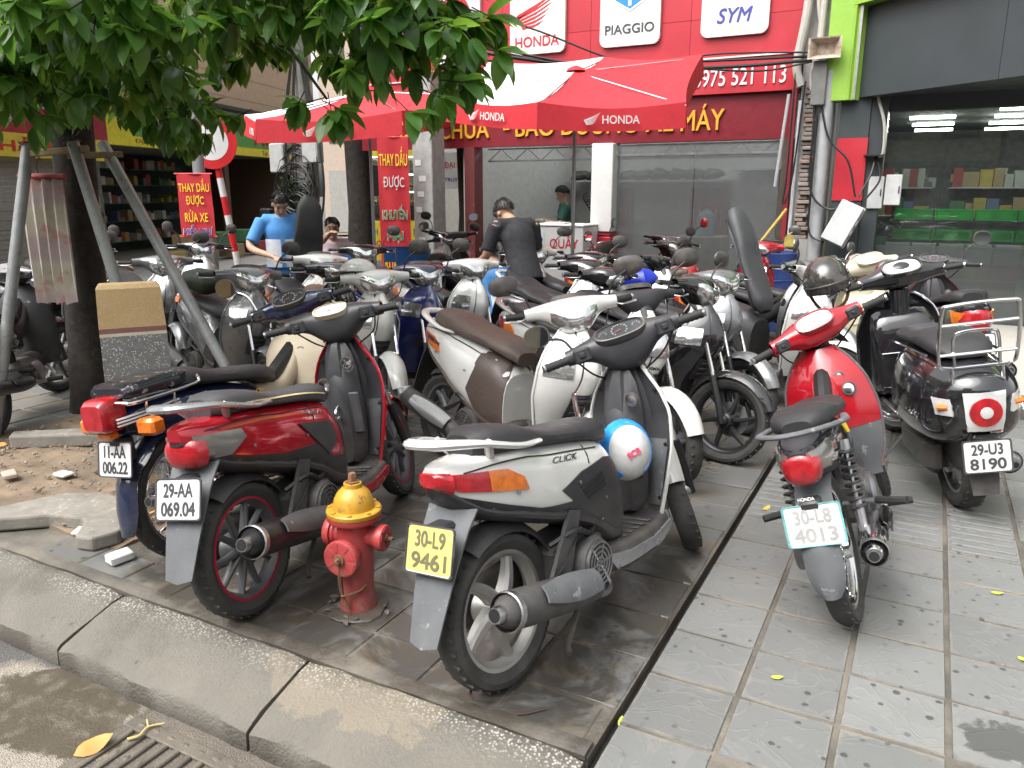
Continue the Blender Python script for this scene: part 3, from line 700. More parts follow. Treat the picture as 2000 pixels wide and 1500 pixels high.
def muffler(root, a, b, r, m, shield=None, tipm=STEEL, pipe=None, sm=None, tip=.02):
    a, b = V(a), V(b); mb = MB(); d = (b-a).normalized()
    P = [a+d*((b-a).length*u) for u in (0, .05, .2, .8, .93, 1)]
    mb.tube(P, [r*.55, r*.85, r, r, r*.9, r*.5], 18); ex = mb.build('exhaust', m, root)
    mb = MB(); M = frame_to(b, d); mb.lathe([(tip*1.25,-.01),(tip*1.3,.02),(tip*1.15,.03),(tip,.03),(tip*.9,-.01)], M, 18); mb.lathe([(r*.93,-.055),(r*1.02,-.05),(r*1.02,-.03),(r*.95,-.025)], M, 20, closed=True); mb.build('exhaust_tip', tipm, ex)
    mb = MB(); mb.lathe([(tip*.93,.0305),(.001,.0308)], M, 14); mb.build('exhaust_bore', CABLE, ex)
    if shield:
        # pressed heat shield over the outer upper flank
        u0, u1, a0, a1 = shield; g = []; side = V((0,-1,0)); up = d.cross(side).normalized()
        if up.z < 0: up = -up
        for i in range(9):
            u = u0+(u1-u0)*i/8; row = []; k = .55+.45*sin(pi*min(1, .15+i/8*.85))
            for j in range(9):
                t = radians(a0+(a1-a0)*(.5+(j/8-.5)*k)); row.append(a+d*((b-a).length*u)+(side*cos(t)+up*sin(t))*(r*1.16))
            g.append(row)
        mb = MB(); mb.sheet(g, .006); mb.build('heat_shield', sm or GREYALLOY, ex)
        for i in (1, 7): mb = MB(); p = V(g[i][4]); mb.lathe([(.008,0),(.008,.006),(.003,.007)], frame_to(p, p-(a+d*((b-a).length*(u0+(u1-u0)*i/8)))), 10); mb.build('bolt', STEEL, ex)
    if pipe:
        mb = MB(); mb.tube(spline(pipe+[tuple(a+d*.03)], 6), .014, 10); mb.build('exhaust_pipe', STEEL, ex)
    return ex
def root_bike(name, rear, h, lean, label, wb=1.27, cat='scooter', group=None):
    e = empty(name); e.matrix_world = T(rear[0], rear[1], rear[2] if len(rear) > 2 else 0) @ RZ(h) @ RX(-lean) @ T(wb/2, 0, 0)
    lit(e, label, cat, group); return e
# ------------------------------------------------------------------ buildings
RDS = mat('red_sign_panel', (.42,.02,.032), .4, var=.10, vs=2, dirt=.14)
MAROON = mat('maroon_sign_board', (.17,.008,.016), .4, var=.08, dirt=.1)
GOLD = mat('golden_letters', (.66,.33,.025), .4)
WHP = mat('white_panel', (.62,.62,.61), .35, var=.05, dirt=.1)
REDL = mat('red_letters', (.52,.015,.02), .4)
BLUEL = mat('blue_letters', (.05,.055,.30), .4)
CHARL = mat('charcoal_letters', (.05,.052,.058), .4)
YEL = mat('yellow_print', (.80,.60,.03), .45, var=.05)
GRNP = mat('green_print', (.02,.22,.07), .45)
WALLW = mat('shop_white_wall', (.55,.55,.54), .8, dirt=.3)
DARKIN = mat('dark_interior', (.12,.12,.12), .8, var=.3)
CONC = mat('grey_concrete', (.30,.295,.285), .85, var=.2, dirt=.35, bump=.6, bs=40)
BEIGE = mat('beige_wall', (.48,.36,.26), .85, var=.08, dirt=.15)
def face_y(x, z, y): return T(x, y, z) @ RX(90)       # local xy -> world xz, facing -Y (the street)
def rrect(w, h, r, n=5):
    p = []
    for cx, cy, a in ((w/2-r,h/2-r,0),(-w/2+r,h/2-r,90),(-w/2+r,-h/2+r,180),(w/2-r,-h/2+r,270)):
        for k in range(n): t = radians(a+90*k/(n-1)); p.append((cx+r*cos(t), cy+r*sin(t)))
    return p
def wing(parent, M, w, h, m, name='emblem', th=.004):
    """spread-wing emblem of stacked feathers, tip at the upper right"""
    mb = MB(); n = 6
    def Lp(t): return V((.02+.20*t, .42-.42*t+.0))
    def Rp(t): return V((1-.42*t, 1-.95*t))
    for k in range(n):
        t0 = k/n; t1 = (k+.68)/n; a, b, c, d = Lp(t0), Rp(t0), Rp(t1)-V((.06,0)), Lp(t1)
        if k == 0: a = V((.0,.40)); d = V((.05,.30))
        mid = a.lerp(b, .55)+V((0,-.035)); mid2 = d.lerp(c, .55)+V((0,-.035))
        mb.prism([((p.x-.5)*w, (p.y-.5)*h) for p in (a, d, mid2, c, b, mid)], 0, th)
    mb.prism([((x-.5)*w, (y-.5)*h) for x, y in ((0,.40),(.0,.34),(.15,0),(.22,0),(.055,.35))], 0, th)
    return mb.build(name, m, parent, M, smooth=0)
def hexa(r, n=6, a0=90): return [(r*cos(radians(a0+360*k/n)), r*sin(radians(a0+360*k/n))) for k in range(n)]
# ---- red motorbike-repair shop
shop = empty('repair_shop', M=T(0,0,0)); lit(shop, 'motorbike repair shop with red signboard, maroon board and open bay', 'shop')
def part(name, m, a, b, parent=shop, r=0, **k):
    mb = MB(); (mb.bbox(a, b, r) if r else mb.box(a, b)); return mb.build(name, m, parent, smooth=30 if r else 0, **k)
for x0, x1 in ((-8.2,-5.62),(-5.615,-4.29),(-4.285,-2.95),(-2.945,-1.62)):
    part('sign_panel', RDS, (x0,10.28,3.62), (x1,10.5,6.4)); part('sign_panel', RDS, (x0,10.28,3.165), (x1,10.5,3.615))
part('sign_trim', WHP, (-8.2,10.24,3.145), (-1.60,10.5,3.163))
strip_ = part('phone_strip', RDS, (-8.2,10.26,2.74), (-1.60,10.5,3.143))
text('0975 521 113', WHP, strip_, face_y(-2.31, 2.925, 10.258), w=1.11, h=.20, depth=.012, bold=.008)
board = part('name_board', MAROON, (-8.2,10.33,2.19), (-1.68,10.5,2.738))
for s_, x0, x1 in (('SỬA',-7.75,-7.15),('CHỮA',-6.72,-5.86),('-',-5.62,-5.52),('BẢO',-5.42,-4.82),('DƯỠNG',-4.70,-3.62),('XE',-3.49,-3.12),('MÁY',-3.02,-2.47)):
    acc = s_ not in ('-','XE'); text(s_, GOLD, board, face_y((x0+x1)/2, 2.475 if acc else 2.45 if s_ != '-' else 2.44, 10.328), w=x1-x0, h=(.32 if s_ != '-' else .05) if acc else .26 if s_ != '-' else .05, depth=.03, bold=.008)
def brand_plate(x0, x1, z0, h):
    p = MB(); w_ = x1-x0; p.prism(rrect(w_, h, .09), 0, .05); o = p.build('brand_plate', WHP, shop, face_y((x0+x1)/2, z0+h/2, 10.279)); return o, w_, h
o, w_, h_ = brand_plate(-6.80,-5.95,3.36,.98)
d_ = MB(); d_.lathe([(.27,.05),(.27,.056),(.24,.056)], T(0,.13,0), 36); d_.build('emblem', REDL, o)
d_ = MB()
for a in (90,210,330):
    d_.prism([(-.018,0),(.018,0),(.018,.235),(-.018,.235)], .0565, .062, T(0,.13,0) @ RZ(a-90)); d_.prism([(-.07,.05),(-.05,.05),(-.05,.19),(-.07,.19)], .0565,.062, T(0,.13,0) @ RZ(a-90)); d_.prism([(.05,.05),(.07,.05),(.07,.19),(.05,.19)], .0565,.062, T(0,.13,0) @ RZ(a-90))
d_.build('emblem_forks', WHP, o); text('YAMAHA', REDL, o, T(0,-.34,.05), w=.62, h=.12, depth=.006, bold=.012)
o, w_, h_ = brand_plate(-5.47,-4.64,3.385,.98)
wing(o, T(.0,.06,.05), .62, .46, REDL); text('HONDA', REDL, o, T(0,-.33,.05), w=.66, h=.135, depth=.006, bold=.012)
o, w_, h_ = brand_plate(-4.14,-3.33,3.385,.98)
d_ = MB(); d_.prism(hexa(.255), .05, .056, T(0,.17,0)); d_.build('emblem_edge', CHROME, o); d_ = MB(); d_.prism(hexa(.225), .056, .060, T(0,.17,0)); d_.build('emblem', mat('emblem_blue', (.02,.22,.62), .35), o)
d_ = MB(); d_.box((-.022,-.19,.0602),(.022,.14,.064), T(0,.17,0))
for sd in (-1,1): d_.lathe([(.052,.0602),(.082,.0602),(.082,.064),(.052,.064)], T(sd*.085,.20,0), 20, closed=True)
d_.build('emblem_mark', mat('pale_blue_print', (.55,.70,.78), .35), o); text('PIAGGIO', CHARL, o, T(0,-.285,.05), w=.66, h=.115, depth=.006, bold=.015)
o, w_, h_ = brand_plate(-2.81,-2.0,3.395,.98)
d_ = MB(); d_.lathe([(.25,.05),(.25,.056),(.225,.056)], T(0,.20,0), 36); d_.build('emblem_edge', CHROME, o); d_ = MB(); d_.lathe([(.225,.056),(.225,.060),(.14,.060),(.14,.056)], T(0,.20,0), 36, closed=True); d_.build('emblem', REDL, o)
d_ = MB(); d_.prism([(-.10,-.08),(.02,-.14),(.12,.1),(0,.14)], .057, .061, T(0,.20,0)); d_.build('emblem_mark', mat('teal_print', (.08,.28,.34), .35), o); text('SYM', BLUEL, o, T(0,-.26,.05), w=.42, h=.17, depth=.006, bold=.015, shear=.25)
# structure of the open bay
part('column', WHP, (-4.21,10.22,1.02), (-3.90,10.52,2.19), r=.01); part('column_base', RDS, (-4.215,10.215,0), (-3.895,10.525,.955), r=.01); part('column_band', RDS, (-4.213,10.217,.975), (-3.897,10.523,1.0))
part('jamb', mat('dark_red_post', (.12,.02,.02), .6, dirt=.3), (-6.25,10.25,0), (-6.08,10.5,2.19)); part('jamb', mat('brown_jamb', (.07,.055,.045), .7, dirt=.3), (-1.74,10.3,.95), (-1.60,10.7,2.19)); part('jamb_base', RDS, (-1.74,10.29,0), (-1.60,10.7,.95))
part('floor', CONC, (-6.3,10.2,-.05), (-1.6,14.6,.004)); part('back_wall', WALLW, (-6.3,14.4,0), (-1.6,14.55,2.9)); part('side_wall', WALLW, (-6.42,10.5,0), (-6.3,14.5,2.9)); part('side_wall', WALLW, (-1.6,10.5,0), (-1.48,14.5,2.9)); part('ceiling', WALLW, (-6.4,10.5,2.72), (-1.5,14.55,2.85))
part('upper_storey', mat('plain_render', (.45,.43,.40), .85), (-8.3,10.52,2.86), (-1.5,15,9))
FROST = glassy('dusty_glass', (.74,.76,.76), .17, .06)
for x0, x1 in ((-3.88,-2.83),(-2.82,-1.76)):
    part('glass_pane', FROST, (x0,10.36,.10), (x1,10.372,2.17))
part('glass_rail', STEEL, (-3.89,10.35,.0), (-1.75,10.385,.09)); part('glass_rail', STEEL, (-3.89,10.35,2.02), (-1.75,10.385,2.05))
for k in range(10):
    x = -6.05+.44*k; part('truss_bar', STEEL, (x,10.62,2.16), (x+.43,10.64,2.18)); mb = MB(); mb.tube([(x,10.63,2.0),(x+.22,10.63,2.17),(x+.43,10.63,2.0)], .008, 6); mb.build('truss_web', STEEL, shop)
part('truss_chord', STEEL, (-6.05,10.615,1.985), (-1.76,10.645,2.01))
for x, y in ((-5.2,11.4),(-5.2,13.2),(-2.9,11.6),(-2.9,13.2)): part('tube_lamp', mat('shop_tube', (.9,.9,.9), .5, emit=(.95,1,.97,9)), (x-.55,y-.03,2.66), (x+.55,y+.03,2.70))
# shelves and tools inside
SHELFM = mat('grey_shelf', (.40,.40,.40), .6)
part('shelf', SHELFM, (-6.1,13.6,1.72), (-3.2,14.38,1.75)); part('shelf', SHELFM, (-3.1,13.7,1.9), (-1.7,14.38,1.93))
TP = mat('red_tool_panel', (.22,.012,.016), .5)
for x0, x1 in ((-5.75,-5.05),(-3.95,-3.25)):
    tp = part('tool_panel', TP, (x0,14.33,.5), (x1,14.38,1.62))
    for k in range(6):
        x = x0+.07+.1*k; mb = MB(); L_ = .18+.03*(k % 3); mb.box((x-.008,14.315,1.2-L_),(x+.008,14.328,1.2)); mb.lathe([(.012,0),(.024,0),(.024,.012),(.012,.012)], T(x,14.325,1.22) @ RX(90), 10, closed=True); mb.build('spanner', STEEL, tp)
random.seed(3)
for k in range(9):
    x = -5.95+.31*k; mb = MB(); Body([(-.16,0,.05,.05),(-.08,0,.12+.05*random.random(),.1),(.08,.02,.14,.09),(.17,.05,.1,.03)], 2.2).mesh(mb, 8, 10)
    lit(mb.build('fairing_part', BLACKP if k % 3 else DARKP, M=T(x,13.95,1.752) @ RZ(random.uniform(-40,40)) @ SCL(1.1,1.6,1.3)), f'black plastic fairing part on the shop shelf, number {["one","two","three","four","five","six","seven","eight","nine"][k]} from its end', 'fairing part', 'fairing parts on the shelf')
mb = MB()
for k in range(7): mb.lathe([(.07,-.012),(.085,0),(.07,.012)], T(-5.55+.02*k,13.3+.03*k,1.45-.05*k) @ RX(80+8*k) , 14, closed=True)
mb.tube([(-5.5,13.35,1.75),(-5.5,13.35,1.5)], .006, 6); mb.build('hose_coil', BLACKP, shop)
ct = empty('service_counter', M=T(-4.5,9.98,0)); lit(ct, 'white box counter with a red word and a small sticker, beside the column', 'counter')
part('cabinet', WHP, (-.40,-.25,0), (.40,.28,1.10), ct, r=.01); part('counter_top', WHP, (-.41,-.26,1.102), (.41,.29,1.13), ct, r=.008)
text('QUẦY', REDL, ct, face_y(.12,.90,-.252), w=.42, h=.22, depth=.002, bold=.008)
stk = part('sticker', mat('sticker_paper', (.6,.6,.6), .5), (-.31,-.2545,.80), (-.17,-.2505,1.03), ct); disc(stk, face_y(-.24,.92,-.2548), .045, BLUEL, 'sticker_mark', .001); disc(stk, face_y(-.24,.92,-.2568), .025, REDL, 'sticker_dot', .001)
mb = MB(); mb.box((-.25,-.1,1.132),(.05,.1,1.15)); lit(mb.build('notebook', WHP, M=T(-4.5,9.98,0)), 'white notebook lying on the service counter', 'notebook')
bd = mat('blue_drum', (.02,.05,.20), .45, dirt=.25)
mb = MB(); mb.lathe([(.0,0),(.285,0),(.29,.02),(.285,.04),(.285,.28),(.295,.29),(.285,.30),(.285,.57),(.295,.58),(.285,.59),(.285,.86),(.29,.88),(.275,.89),(.27,.87),(.0,.87)], None, 28); dr = mb.build('oil_drum', bd, M=T(-1.62,9.45,0)); lit(dr, 'blue ribbed steel oil drum by the shop jamb', 'drum')
mb = MB(); mb.lathe([(.0,0),(.10,0),(.13,.14),(.135,.14),(.12,.14),(.10,.02),(0,.02)], None, 18); lit(mb.build('bucket', BLACKP, M=T(-1.62,9.45,.875)), 'black bucket standing on the blue oil drum', 'bucket')
mb = MB(); mb.lathe([(0,0),(.13,.0),(.135,.03),(.13,.08),(.137,.1),(.13,.18),(.137,.2),(.13,.29),(.09,.34),(.03,.36),(.03,.40),(0,.40)], None, 20); wb_ = mb.build('water_bottle', mat('blue_bottle', (.35,.50,.60), .15, alpha=.7), M=T(-3.0,11.8,.92)); lit(wb_, 'large blue water bottle behind the dusty glass', 'water bottle')
part('cabinet', mat('cream_cabinet', (.5,.47,.38), .6), (-3.25,11.5,0), (-2.7,12.1,.915), shop, r=.01)
# ---- green-framed supermarket
mart = empty('supermarket'); lit(mart, 'shop with a bright green frame, dark fascia and big window', 'shop')
LIME = mat('lime_green_panel', (.24,.42,.055), .4, var=.06, dirt=.08); ANTH = mat('anthracite_panel', (.040,.048,.052), .42, var=.08, vs=2, dirt=.06)
mb = MB()    # wedge canopy that juts out towards the right
mb.prism([(-.92,10.25),(-.92,10.12),(.57,8.92),(3.8,6.33),(3.8,10.4),(-.92,10.4)], 2.60, 6.2); 
fp = [V((-.92,10.12)), V((4.2,6.02))]; e_ = (fp[1]-fp[0]).normalized(); nn = V((-e_.y, e_.x))*-1 if V((-e_.y, e_.x)).y > 0 else V((-e_.y, e_.x))
def fascia(u0, u1, z0, z1, d0, d1, m, name):
    a, b = fp[0]+e_*u0, fp[0]+e_*u1; mb = MB(); q = [(a+nn*d0), (b+nn*d0), (b+nn*d1), (a+nn*d1)]; mb.prism([(p.x, p.y) for p in q], z0, z1); return mb.build(name, m, mart, smooth=0)
fascia(0.0,1.66,2.60,3.55,-.25,0, ANTH, 'fascia_panel'); fascia(1.666,3.6,2.60,3.55,-.25,0, ANTH, 'fascia_panel'); fascia(3.606,6,2.60,3.55,-.25,0, ANTH, 'fascia_panel'); fascia(-.1,6,3.56,4.4,-.2,.16, LIME, 'frame_top')
mb = MB(); mb.prism([(-1.0,10.45),(-.92,10.12),(-.90,9.98),(.4,8.94),(4.2,5.9),(6,6),(6,10.45)], 4.42, 7); mb.build('upper_wall', ANTH, mart, smooth=0)
mb = MB(); mb.prism([(-.9,10.42),(-.9,10.36),(4.1,6.3),(4.1,10.42)], 2.62, 2.72); mb.build('soffit', ANTH, mart, smooth=0)
fascia(-.02,.006,2.57,3.555,.001,.16, LIME, 'frame_side'); part('frame_side', LIME, (-1.29,10.02,2.57), (-.955,10.3,4.4), mart); part('frame_joint', STEEL, (-.975,10.005,2.57), (-.95,10.02,4.4), mart)
part('pillar', ANTH, (-1.10,10.15,0), (-.78,10.45,2.62), mart); part('pillar', ANTH, (-.775,10.17,0), (-.60,10.45,2.62), mart); part('red_panel', RDS, (-1.105,10.135,1.46), (-.775,10.149,2.16), mart)
GLS = glassy('shop_glass', (.80,.86,.84), .035, .01); GLF = glassy('frosted_band_glass', (.30,.40,.36), .12, .05)
for x0, x1 in ((-.59,.02),(.028,1.25),(1.258,2.5)):
    part('window_pane', GLS, (x0,10.32,.955), (x1,10.33,2.58), mart); part('window_pane', GLF, (x0,10.32,.06), (x1,10.33,.95), mart)
part('window_sill', STEEL, (-.6,10.29,.0), (3.2,10.36,.055), mart); part('window_head', ANTH, (-.6,10.28,2.45), (4,10.45,2.62), mart)
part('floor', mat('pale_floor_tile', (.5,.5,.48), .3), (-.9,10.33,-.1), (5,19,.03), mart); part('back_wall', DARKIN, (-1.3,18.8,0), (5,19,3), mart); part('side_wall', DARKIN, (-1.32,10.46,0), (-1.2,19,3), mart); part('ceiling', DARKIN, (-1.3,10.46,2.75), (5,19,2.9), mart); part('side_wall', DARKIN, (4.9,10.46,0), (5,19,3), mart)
LED = mat('strip_lamp', (.9,.9,.9), .5, emit=(1,.98,.92,13))
for k, (x, y) in enumerate([(-.2,12.2),(-.2,13.6),(-.2,15.0),(-.2,16.4),(.9,11.6),(.9,12.6),(.9,13.8),(.9,15.2),(.9,16.6),(2.0,12),(2.0,13.4),(2.0,15),(2.0,16.6),(3.1,13),(3.1,15),(.2,10.9),(1.0,10.9)]):  # last two, nearest the window, are extra lamps added to brighten the crates
    part('strip_lamp', LED, (x-.30,y-.03,2.60), (x+.30,y+.03,2.64), mart); 
CRG = mat('green_crate_plastic', (.03,.55,.08), .4)
def crate(x, y, z, i, w_=.42, d_=.32, h_=.13):
    r_ = empty('crate', M=T(x, y, z)); lit(r_, f'green plastic crate, {i} behind the shop window', 'crate', 'green crates behind the shop window')
    part('bottom', CRG, (-w_/2,-d_/2,0), (w_/2,d_/2,.008), r_)
    for a, b in (((-w_/2,-d_/2,h_-.03),(w_/2,-d_/2+.012,h_)), ((-w_/2,-d_/2,.009),(w_/2,-d_/2+.01,.03)), ((-w_/2,d_/2-.01,.009),(w_/2,d_/2,h_)), ((-w_/2,-d_/2+.013,.009),(-w_/2+.01,d_/2-.011,h_)), ((w_/2-.01,-d_/2+.013,.009),(w_/2,d_/2-.011,h_)), ((-.05,-d_/2,.031),(.05,-d_/2+.01,h_-.031))): part('side', CRG, a, b, r_)
    for k in range(16):
        x_ = -w_/2+.012+.026*k
        if abs(x_) > .055: part('slat', CRG, (x_-.006,-d_/2+.001,.031), (x_+.004,-d_/2+.009,h_-.031), r_)
for i, x in enumerate((-.24,.20,.64,1.08)): crate(x, 11.2, 1.22, ('leftmost','second from the left','third from the left','rightmost')[i]+' of the upper row')
for i, x in enumerate((-.24,.20,.64,1.08)): crate(x, 11.2, .98, ('leftmost','second from the left','third from the left','rightmost')[i]+' of the lower row')
rk = empty('display_rack'); lit(rk, 'dark metal display rack behind the shop window', 'rack')
for z in (.95,1.19): part('shelf', ANTH, (-.5,11.02,z), (1.3,11.4,z+.02), rk)
for x in (-.49,1.29): part('post', ANTH, (x-.015,11.38,.03), (x+.015,11.42,1.5), rk)
random.seed(11)
GOODS = [mat('goods_%d' % i, c, .5) for i, c in enumerate(((.30,.22,.12),(.28,.05,.05),(.10,.14,.26),(.35,.35,.33),(.06,.16,.08),(.36,.28,.06)))]
for i in range(4):
    for j, y in enumerate((13.2,14.8,16.4)):
        sh = empty('grocery_shelf', M=T(-.6+1.25*i, y, 0)); lit(sh, f'grocery shelving inside the dim shop, {["first","second","third","fourth"][i]} in the {["front","middle","back"][j]} row', 'shelf', 'grocery shelving inside the shop')
        part('back_panel', DARKIN, (-.5,.2,.03), (.5,.24,1.7), sh)
        for z in (.3,.75,1.2,1.6):
            part('shelf_board', SHELFM, (-.5,-.15,z), (.5,.195,z+.02), sh); x = -.48
            while x < .4:
                w_ = random.uniform(.08,.2); part('goods', random.choice(GOODS), (x,-.12,z+.021), (x+w_,.1,z+random.uniform(.15,.32)), sh); x += w_+.01
for k in range(6): lit(part('carton', WHP, (-.5+.29*k,10.75,.96-.24), (-.24+.29*k,10.95,.95), None), f'white carton behind the window, number {["one","two","three","four","five","six"][k]} of its row from the pillar', 'carton', 'white cartons behind the window')
part('carton_shelf', ANTH, (-.52,10.74,.68), (1.3,10.96,.715), mart)
PALE = mat('pale_stone', (.40,.38,.34), .55, var=.08, dirt=.15)
mb = MB(); mb.bbox((.12,6.75,-.2),(6,10.285,.10), .01); mb.build('entrance_step', PALE, kind='structure')
mb = MB(); mb.prism([(6.35,.0),(6.74,.0),(6.74,.095),(6.70,.095)], .22, 1.6, Matrix(((0,0,1,0),(1,0,0,0),(0,1,0,0),(0,0,0,1)))); rp = mb.build('kerb_ramp', BLACKP, smooth=0); lit(rp, 'black rubber ramp against the pale entrance step', 'ramp')
mb = MB(); mb.sheet([[(.50+.05*i, 6.72+.01*j, .108+.012*sin(i*1.7+j)) for j in range(4)] for i in range(5)], .002); lit(mb.build('tape_scrap', mat('yellow_tape', (.7,.55,.03), .5)), 'scrap of yellow tape on the edge of the pale step', 'tape')
# ---- party wall, pipes and cables between the two shops
pw = empty('party_wall'); lit(pw, 'broken brick and plaster edge between the two shops', 'wall')
part('core', CONC, (-1.56,10.20,0), (-1.18,10.6,6.5), pw)
BR = [mat('brick_%d' % i, c, .9, var=.2, dirt=.3, bump=.8) for i, c in enumerate(((.24,.175,.145),(.22,.185,.165),(.26,.225,.20)))]
random.seed(5)
for k in range(34):
    z = 1.0+.052*k; x = -1.49+random.uniform(-.02,.02); wd = random.uniform(.09,.15); mb = MB(); mb.bbox((x,10.10+random.uniform(0,.05),z),(x+wd,10.22,z+.045), .008); mb.build('brick', random.choice(BR), pw)
mb = MB(); g_ = [[(-1.53+.22*j/4, 10.17+.03*mnoise.noise(V((i*.6,j*.9,2)))-.02, .0+1.0*i/10) for j in range(5)] for i in range(11)]; mb.sheet(g_, .05); mb.build('plaster', CONC, pw)
mb = MB(); mb.tube([(-1.25,10.08,0),(-1.25,10.08,2.9)], .075, 12); mb.build('downpipe', mat('grey_pvc', (.32,.33,.34), .5, dirt=.3), pw)
mb = MB(); mb.tube([(-1.56,10.16,0),(-1.55,10.15,2.6)], .022, 8); mb.build('conduit', mat('pale_conduit', (.5,.52,.53), .5, dirt=.25), pw); mb = MB(); mb.bbox((-1.66,10.18,.2),(-1.60,10.24,2.75), .005); mb.build('red_channel', mat('dark_red_channel', (.25,.02,.03), .5, dirt=.2), pw)
PVC = mat('old_white_pvc', (.42,.40,.36), .6, dirt=.4)
for i, pts in enumerate([[(-1.52,10.12,4.6),(-1.55,10.1,3.6),(-1.62,10.12,3.0),(-1.55,10.1,2.75)], [(-1.46,10.1,4.6),(-1.44,10.08,3.7),(-1.36,10.1,3.2),(-1.45,10.12,2.9),(-1.43,10.1,2.7)], [(-1.38,10.1,4.6),(-1.38,10.1,3.5),(-1.40,10.1,2.65)]]):
    mb = MB(); mb.tube(spline(pts, 8), (.05,.022,.04)[i], 10); mb.build('pipe', PVC, pw)
def cable(pts, r=.012, label=None, m=CABLE, n=8, group='cables around the party wall', cat='cable'):
    mb = MB(); mb.tube(spline(pts, n), r, 6); o = mb.build('cable', m)
    lit(o, label, cat, group); return o
cable([(-1.40,10.02,3.0),(-1.36,9.98,2.3),(-1.33,9.96,1.6),(-1.10,9.93,1.36),(-.85,9.90,1.46)], .014, 'thick black cable looping from the party wall into the tilted grey box')
cable([(-1.38,10.02,2.9),(-1.2,9.98,2.2),(-.95,9.95,1.9),(-.83,9.92,1.5)], .013, 'black cable crossing the red panel down to the tilted grey box')
cable([(-.68,10.12,1.95),(-.70,10.0,1.75),(-.80,9.93,1.5)], .012, 'short black cable from the pillar bracket to the tilted grey box')
cable([(-.66,10.12,1.95),(-.60,10.02,1.7),(-.72,9.95,1.48)], .012, 'outer black cable looping from the pillar bracket into the grey box')
cable([(-1.34,10.0,2.8),(-1.32,9.96,1.6),(-1.30,9.96,1.1),(-1.12,9.93,.98)], .013, 'black cable hanging down the grey downpipe to the box foot')
cable([(-1.62,10.08,2.9),(-1.62,10.05,1.8),(-1.64,10.05,1.42),(-1.56,10.05,1.7),(-1.50,10.06,2.8)], .011, 'thin black cable in a long U below the red sign edge')
cable([(-.72,10.12,2.6),(-.62,10.06,2.3),(-.60,10.06,2.0),(-.64,10.1,1.95)], .018, 'grey flexible conduit bowing over the dark pillar', PVC)
BOXM = mat('pale_grey_box', (.47,.48,.48), .45, dirt=.2)
jb = empty('junction_box', M=T(-.93,9.90,1.20) @ RY(24) @ RX(-8)); lit(jb, 'grey metal junction box hanging tilted below the red panel', 'junction box')
part('cover', BOXM, (-.14,-.07,-.24), (.12,.0,.24), jb, r=.008); part('case', mat('dull_grey_case', (.30,.30,.30), .5, dirt=.3), (-.14,.002,-.25), (.14,.06,.25), jb, r=.006)
for z in (-.06,.06): part('clip', STEEL, (.122,-.05,z-.03), (.135,.02,z+.03), jb)
for i, (x, z, w_, h_) in enumerate(((-.64,1.55,.16,.36),(-.46,1.58,.17,.34))):
    q = empty('meter_box', M=T(x,10.24,z)); lit(q, ['pale meter box with a plain door beside the red panel','pale meter box with a latch and round sticker by the window'][i], 'meter box', 'meter boxes on the pillar'); part('case', BOXM, (-w_/2,-.10,-h_/2), (w_/2,0,h_/2), q, r=.006); part('latch', CABLE, (w_/2-.03,-.106,-.04), (w_/2-.018,-.101,.04), q)
bx = part('bracket', CABLE, (-.80,10.02,1.955), (-.58,10.16,1.97), mart)
fl = empty('floodlight', M=T(-1.30,9.95,3.12)); lit(fl, 'old rusty floodlight on the green frame above the party wall', 'floodlight')
RUSTW = mat('rusty_white', (.40,.33,.27), .7, wear=.9, wcol=(.20,.10,.05), var=.25)
mb = MB(); mb.loft([[V((sx*.17*k, y, sz*.11*k)) for sx, sz in ((-1,-1),(1,-1),(1,1),(-1,1))] for k, y in ((.6,.05),(1,-.08),(1.03,-.09),(.9,-.085),(.5,.03))]); mb.build('housing', RUSTW, fl, smooth=0); part('bracket_arm', mat('dark_arm', (.13,.13,.12), .6), (-.12,.0,-.60), (.04,.12,-.12), fl, r=.01)
# slanted sign and broken display rolled beside the party wall
bl = mat('faded_yellow_banner', (.55,.42,.10), .7, var=.3, wear=.5, wcol=(.4,.04,.03))
mb = MB(); mb.sheet([[(-1.78+.0*i+.32*j/6, 10.02-.02*i, .2+.95*i/6*(.55+.45*j/6)) for j in range(7)] for i in range(7)], .01); lit(mb.build('banner_board', bl), 'faded yellow and red banner board leaning at the party wall', 'banner board')
mb = MB(); mb.tube([(-1.98,9.85,.75),(-1.58,9.98,1.36)], .018, 8); lit(mb.build('striped_bar', mat('striped_bar_paint', (.55,.40,.08), .6, wear=.8, wcol=(.5,.04,.03))), 'slanting red and yellow bar above the faded banner board', 'bar')
mb = MB(); mb.tube([(-1.74,10.0,1.62),(-1.66,9.98,2.66)], .02, 8); o = mb.build('tube_lamp', mat('tube_lamp_case', (.35,.35,.36), .5, dirt=.3)); lit(o, 'unlit tube lamp hanging beside the maroon board', 'tube lamp')
# ---- building across the side street (its front faces +X, slightly turned)
LB = T(-15.55,12.08,-.02) @ RZ(90+17.8) ; # local x along the front (away), local y = out from the wall to the left -> use -y as street side
lb = empty('corner_building', M=LB); lit(lb, 'pale building across the side street with a green grocery sign and awning', 'building')
def lpart(name, m, a, b, parent=None, r=0): return part(name, m, a, b, parent or lb, r)
def lface(x, z, y): return T(x, y, z) @ RX(90)    # text facing local -y (the street)
lpart('upper_wall', BEIGE, (-9,0,3.62), (9,.4,9)); lpart('wall_base', mat('grey_render', (.30,.28,.26), .85, dirt=.3), (6.6,0,0), (9,.4,3.6)); lpart('ledge', mat('dark_awning_edge', (.03,.035,.035), .5), (0.5,-.55,3.56), (6.6,.0,3.64))
for z in (3.95,4.5,5.05,5.6): lpart('wall_groove', mat('groove_shade', (.33,.24,.18), .9), (-9,-.004,z), (9,.002,z+.02))
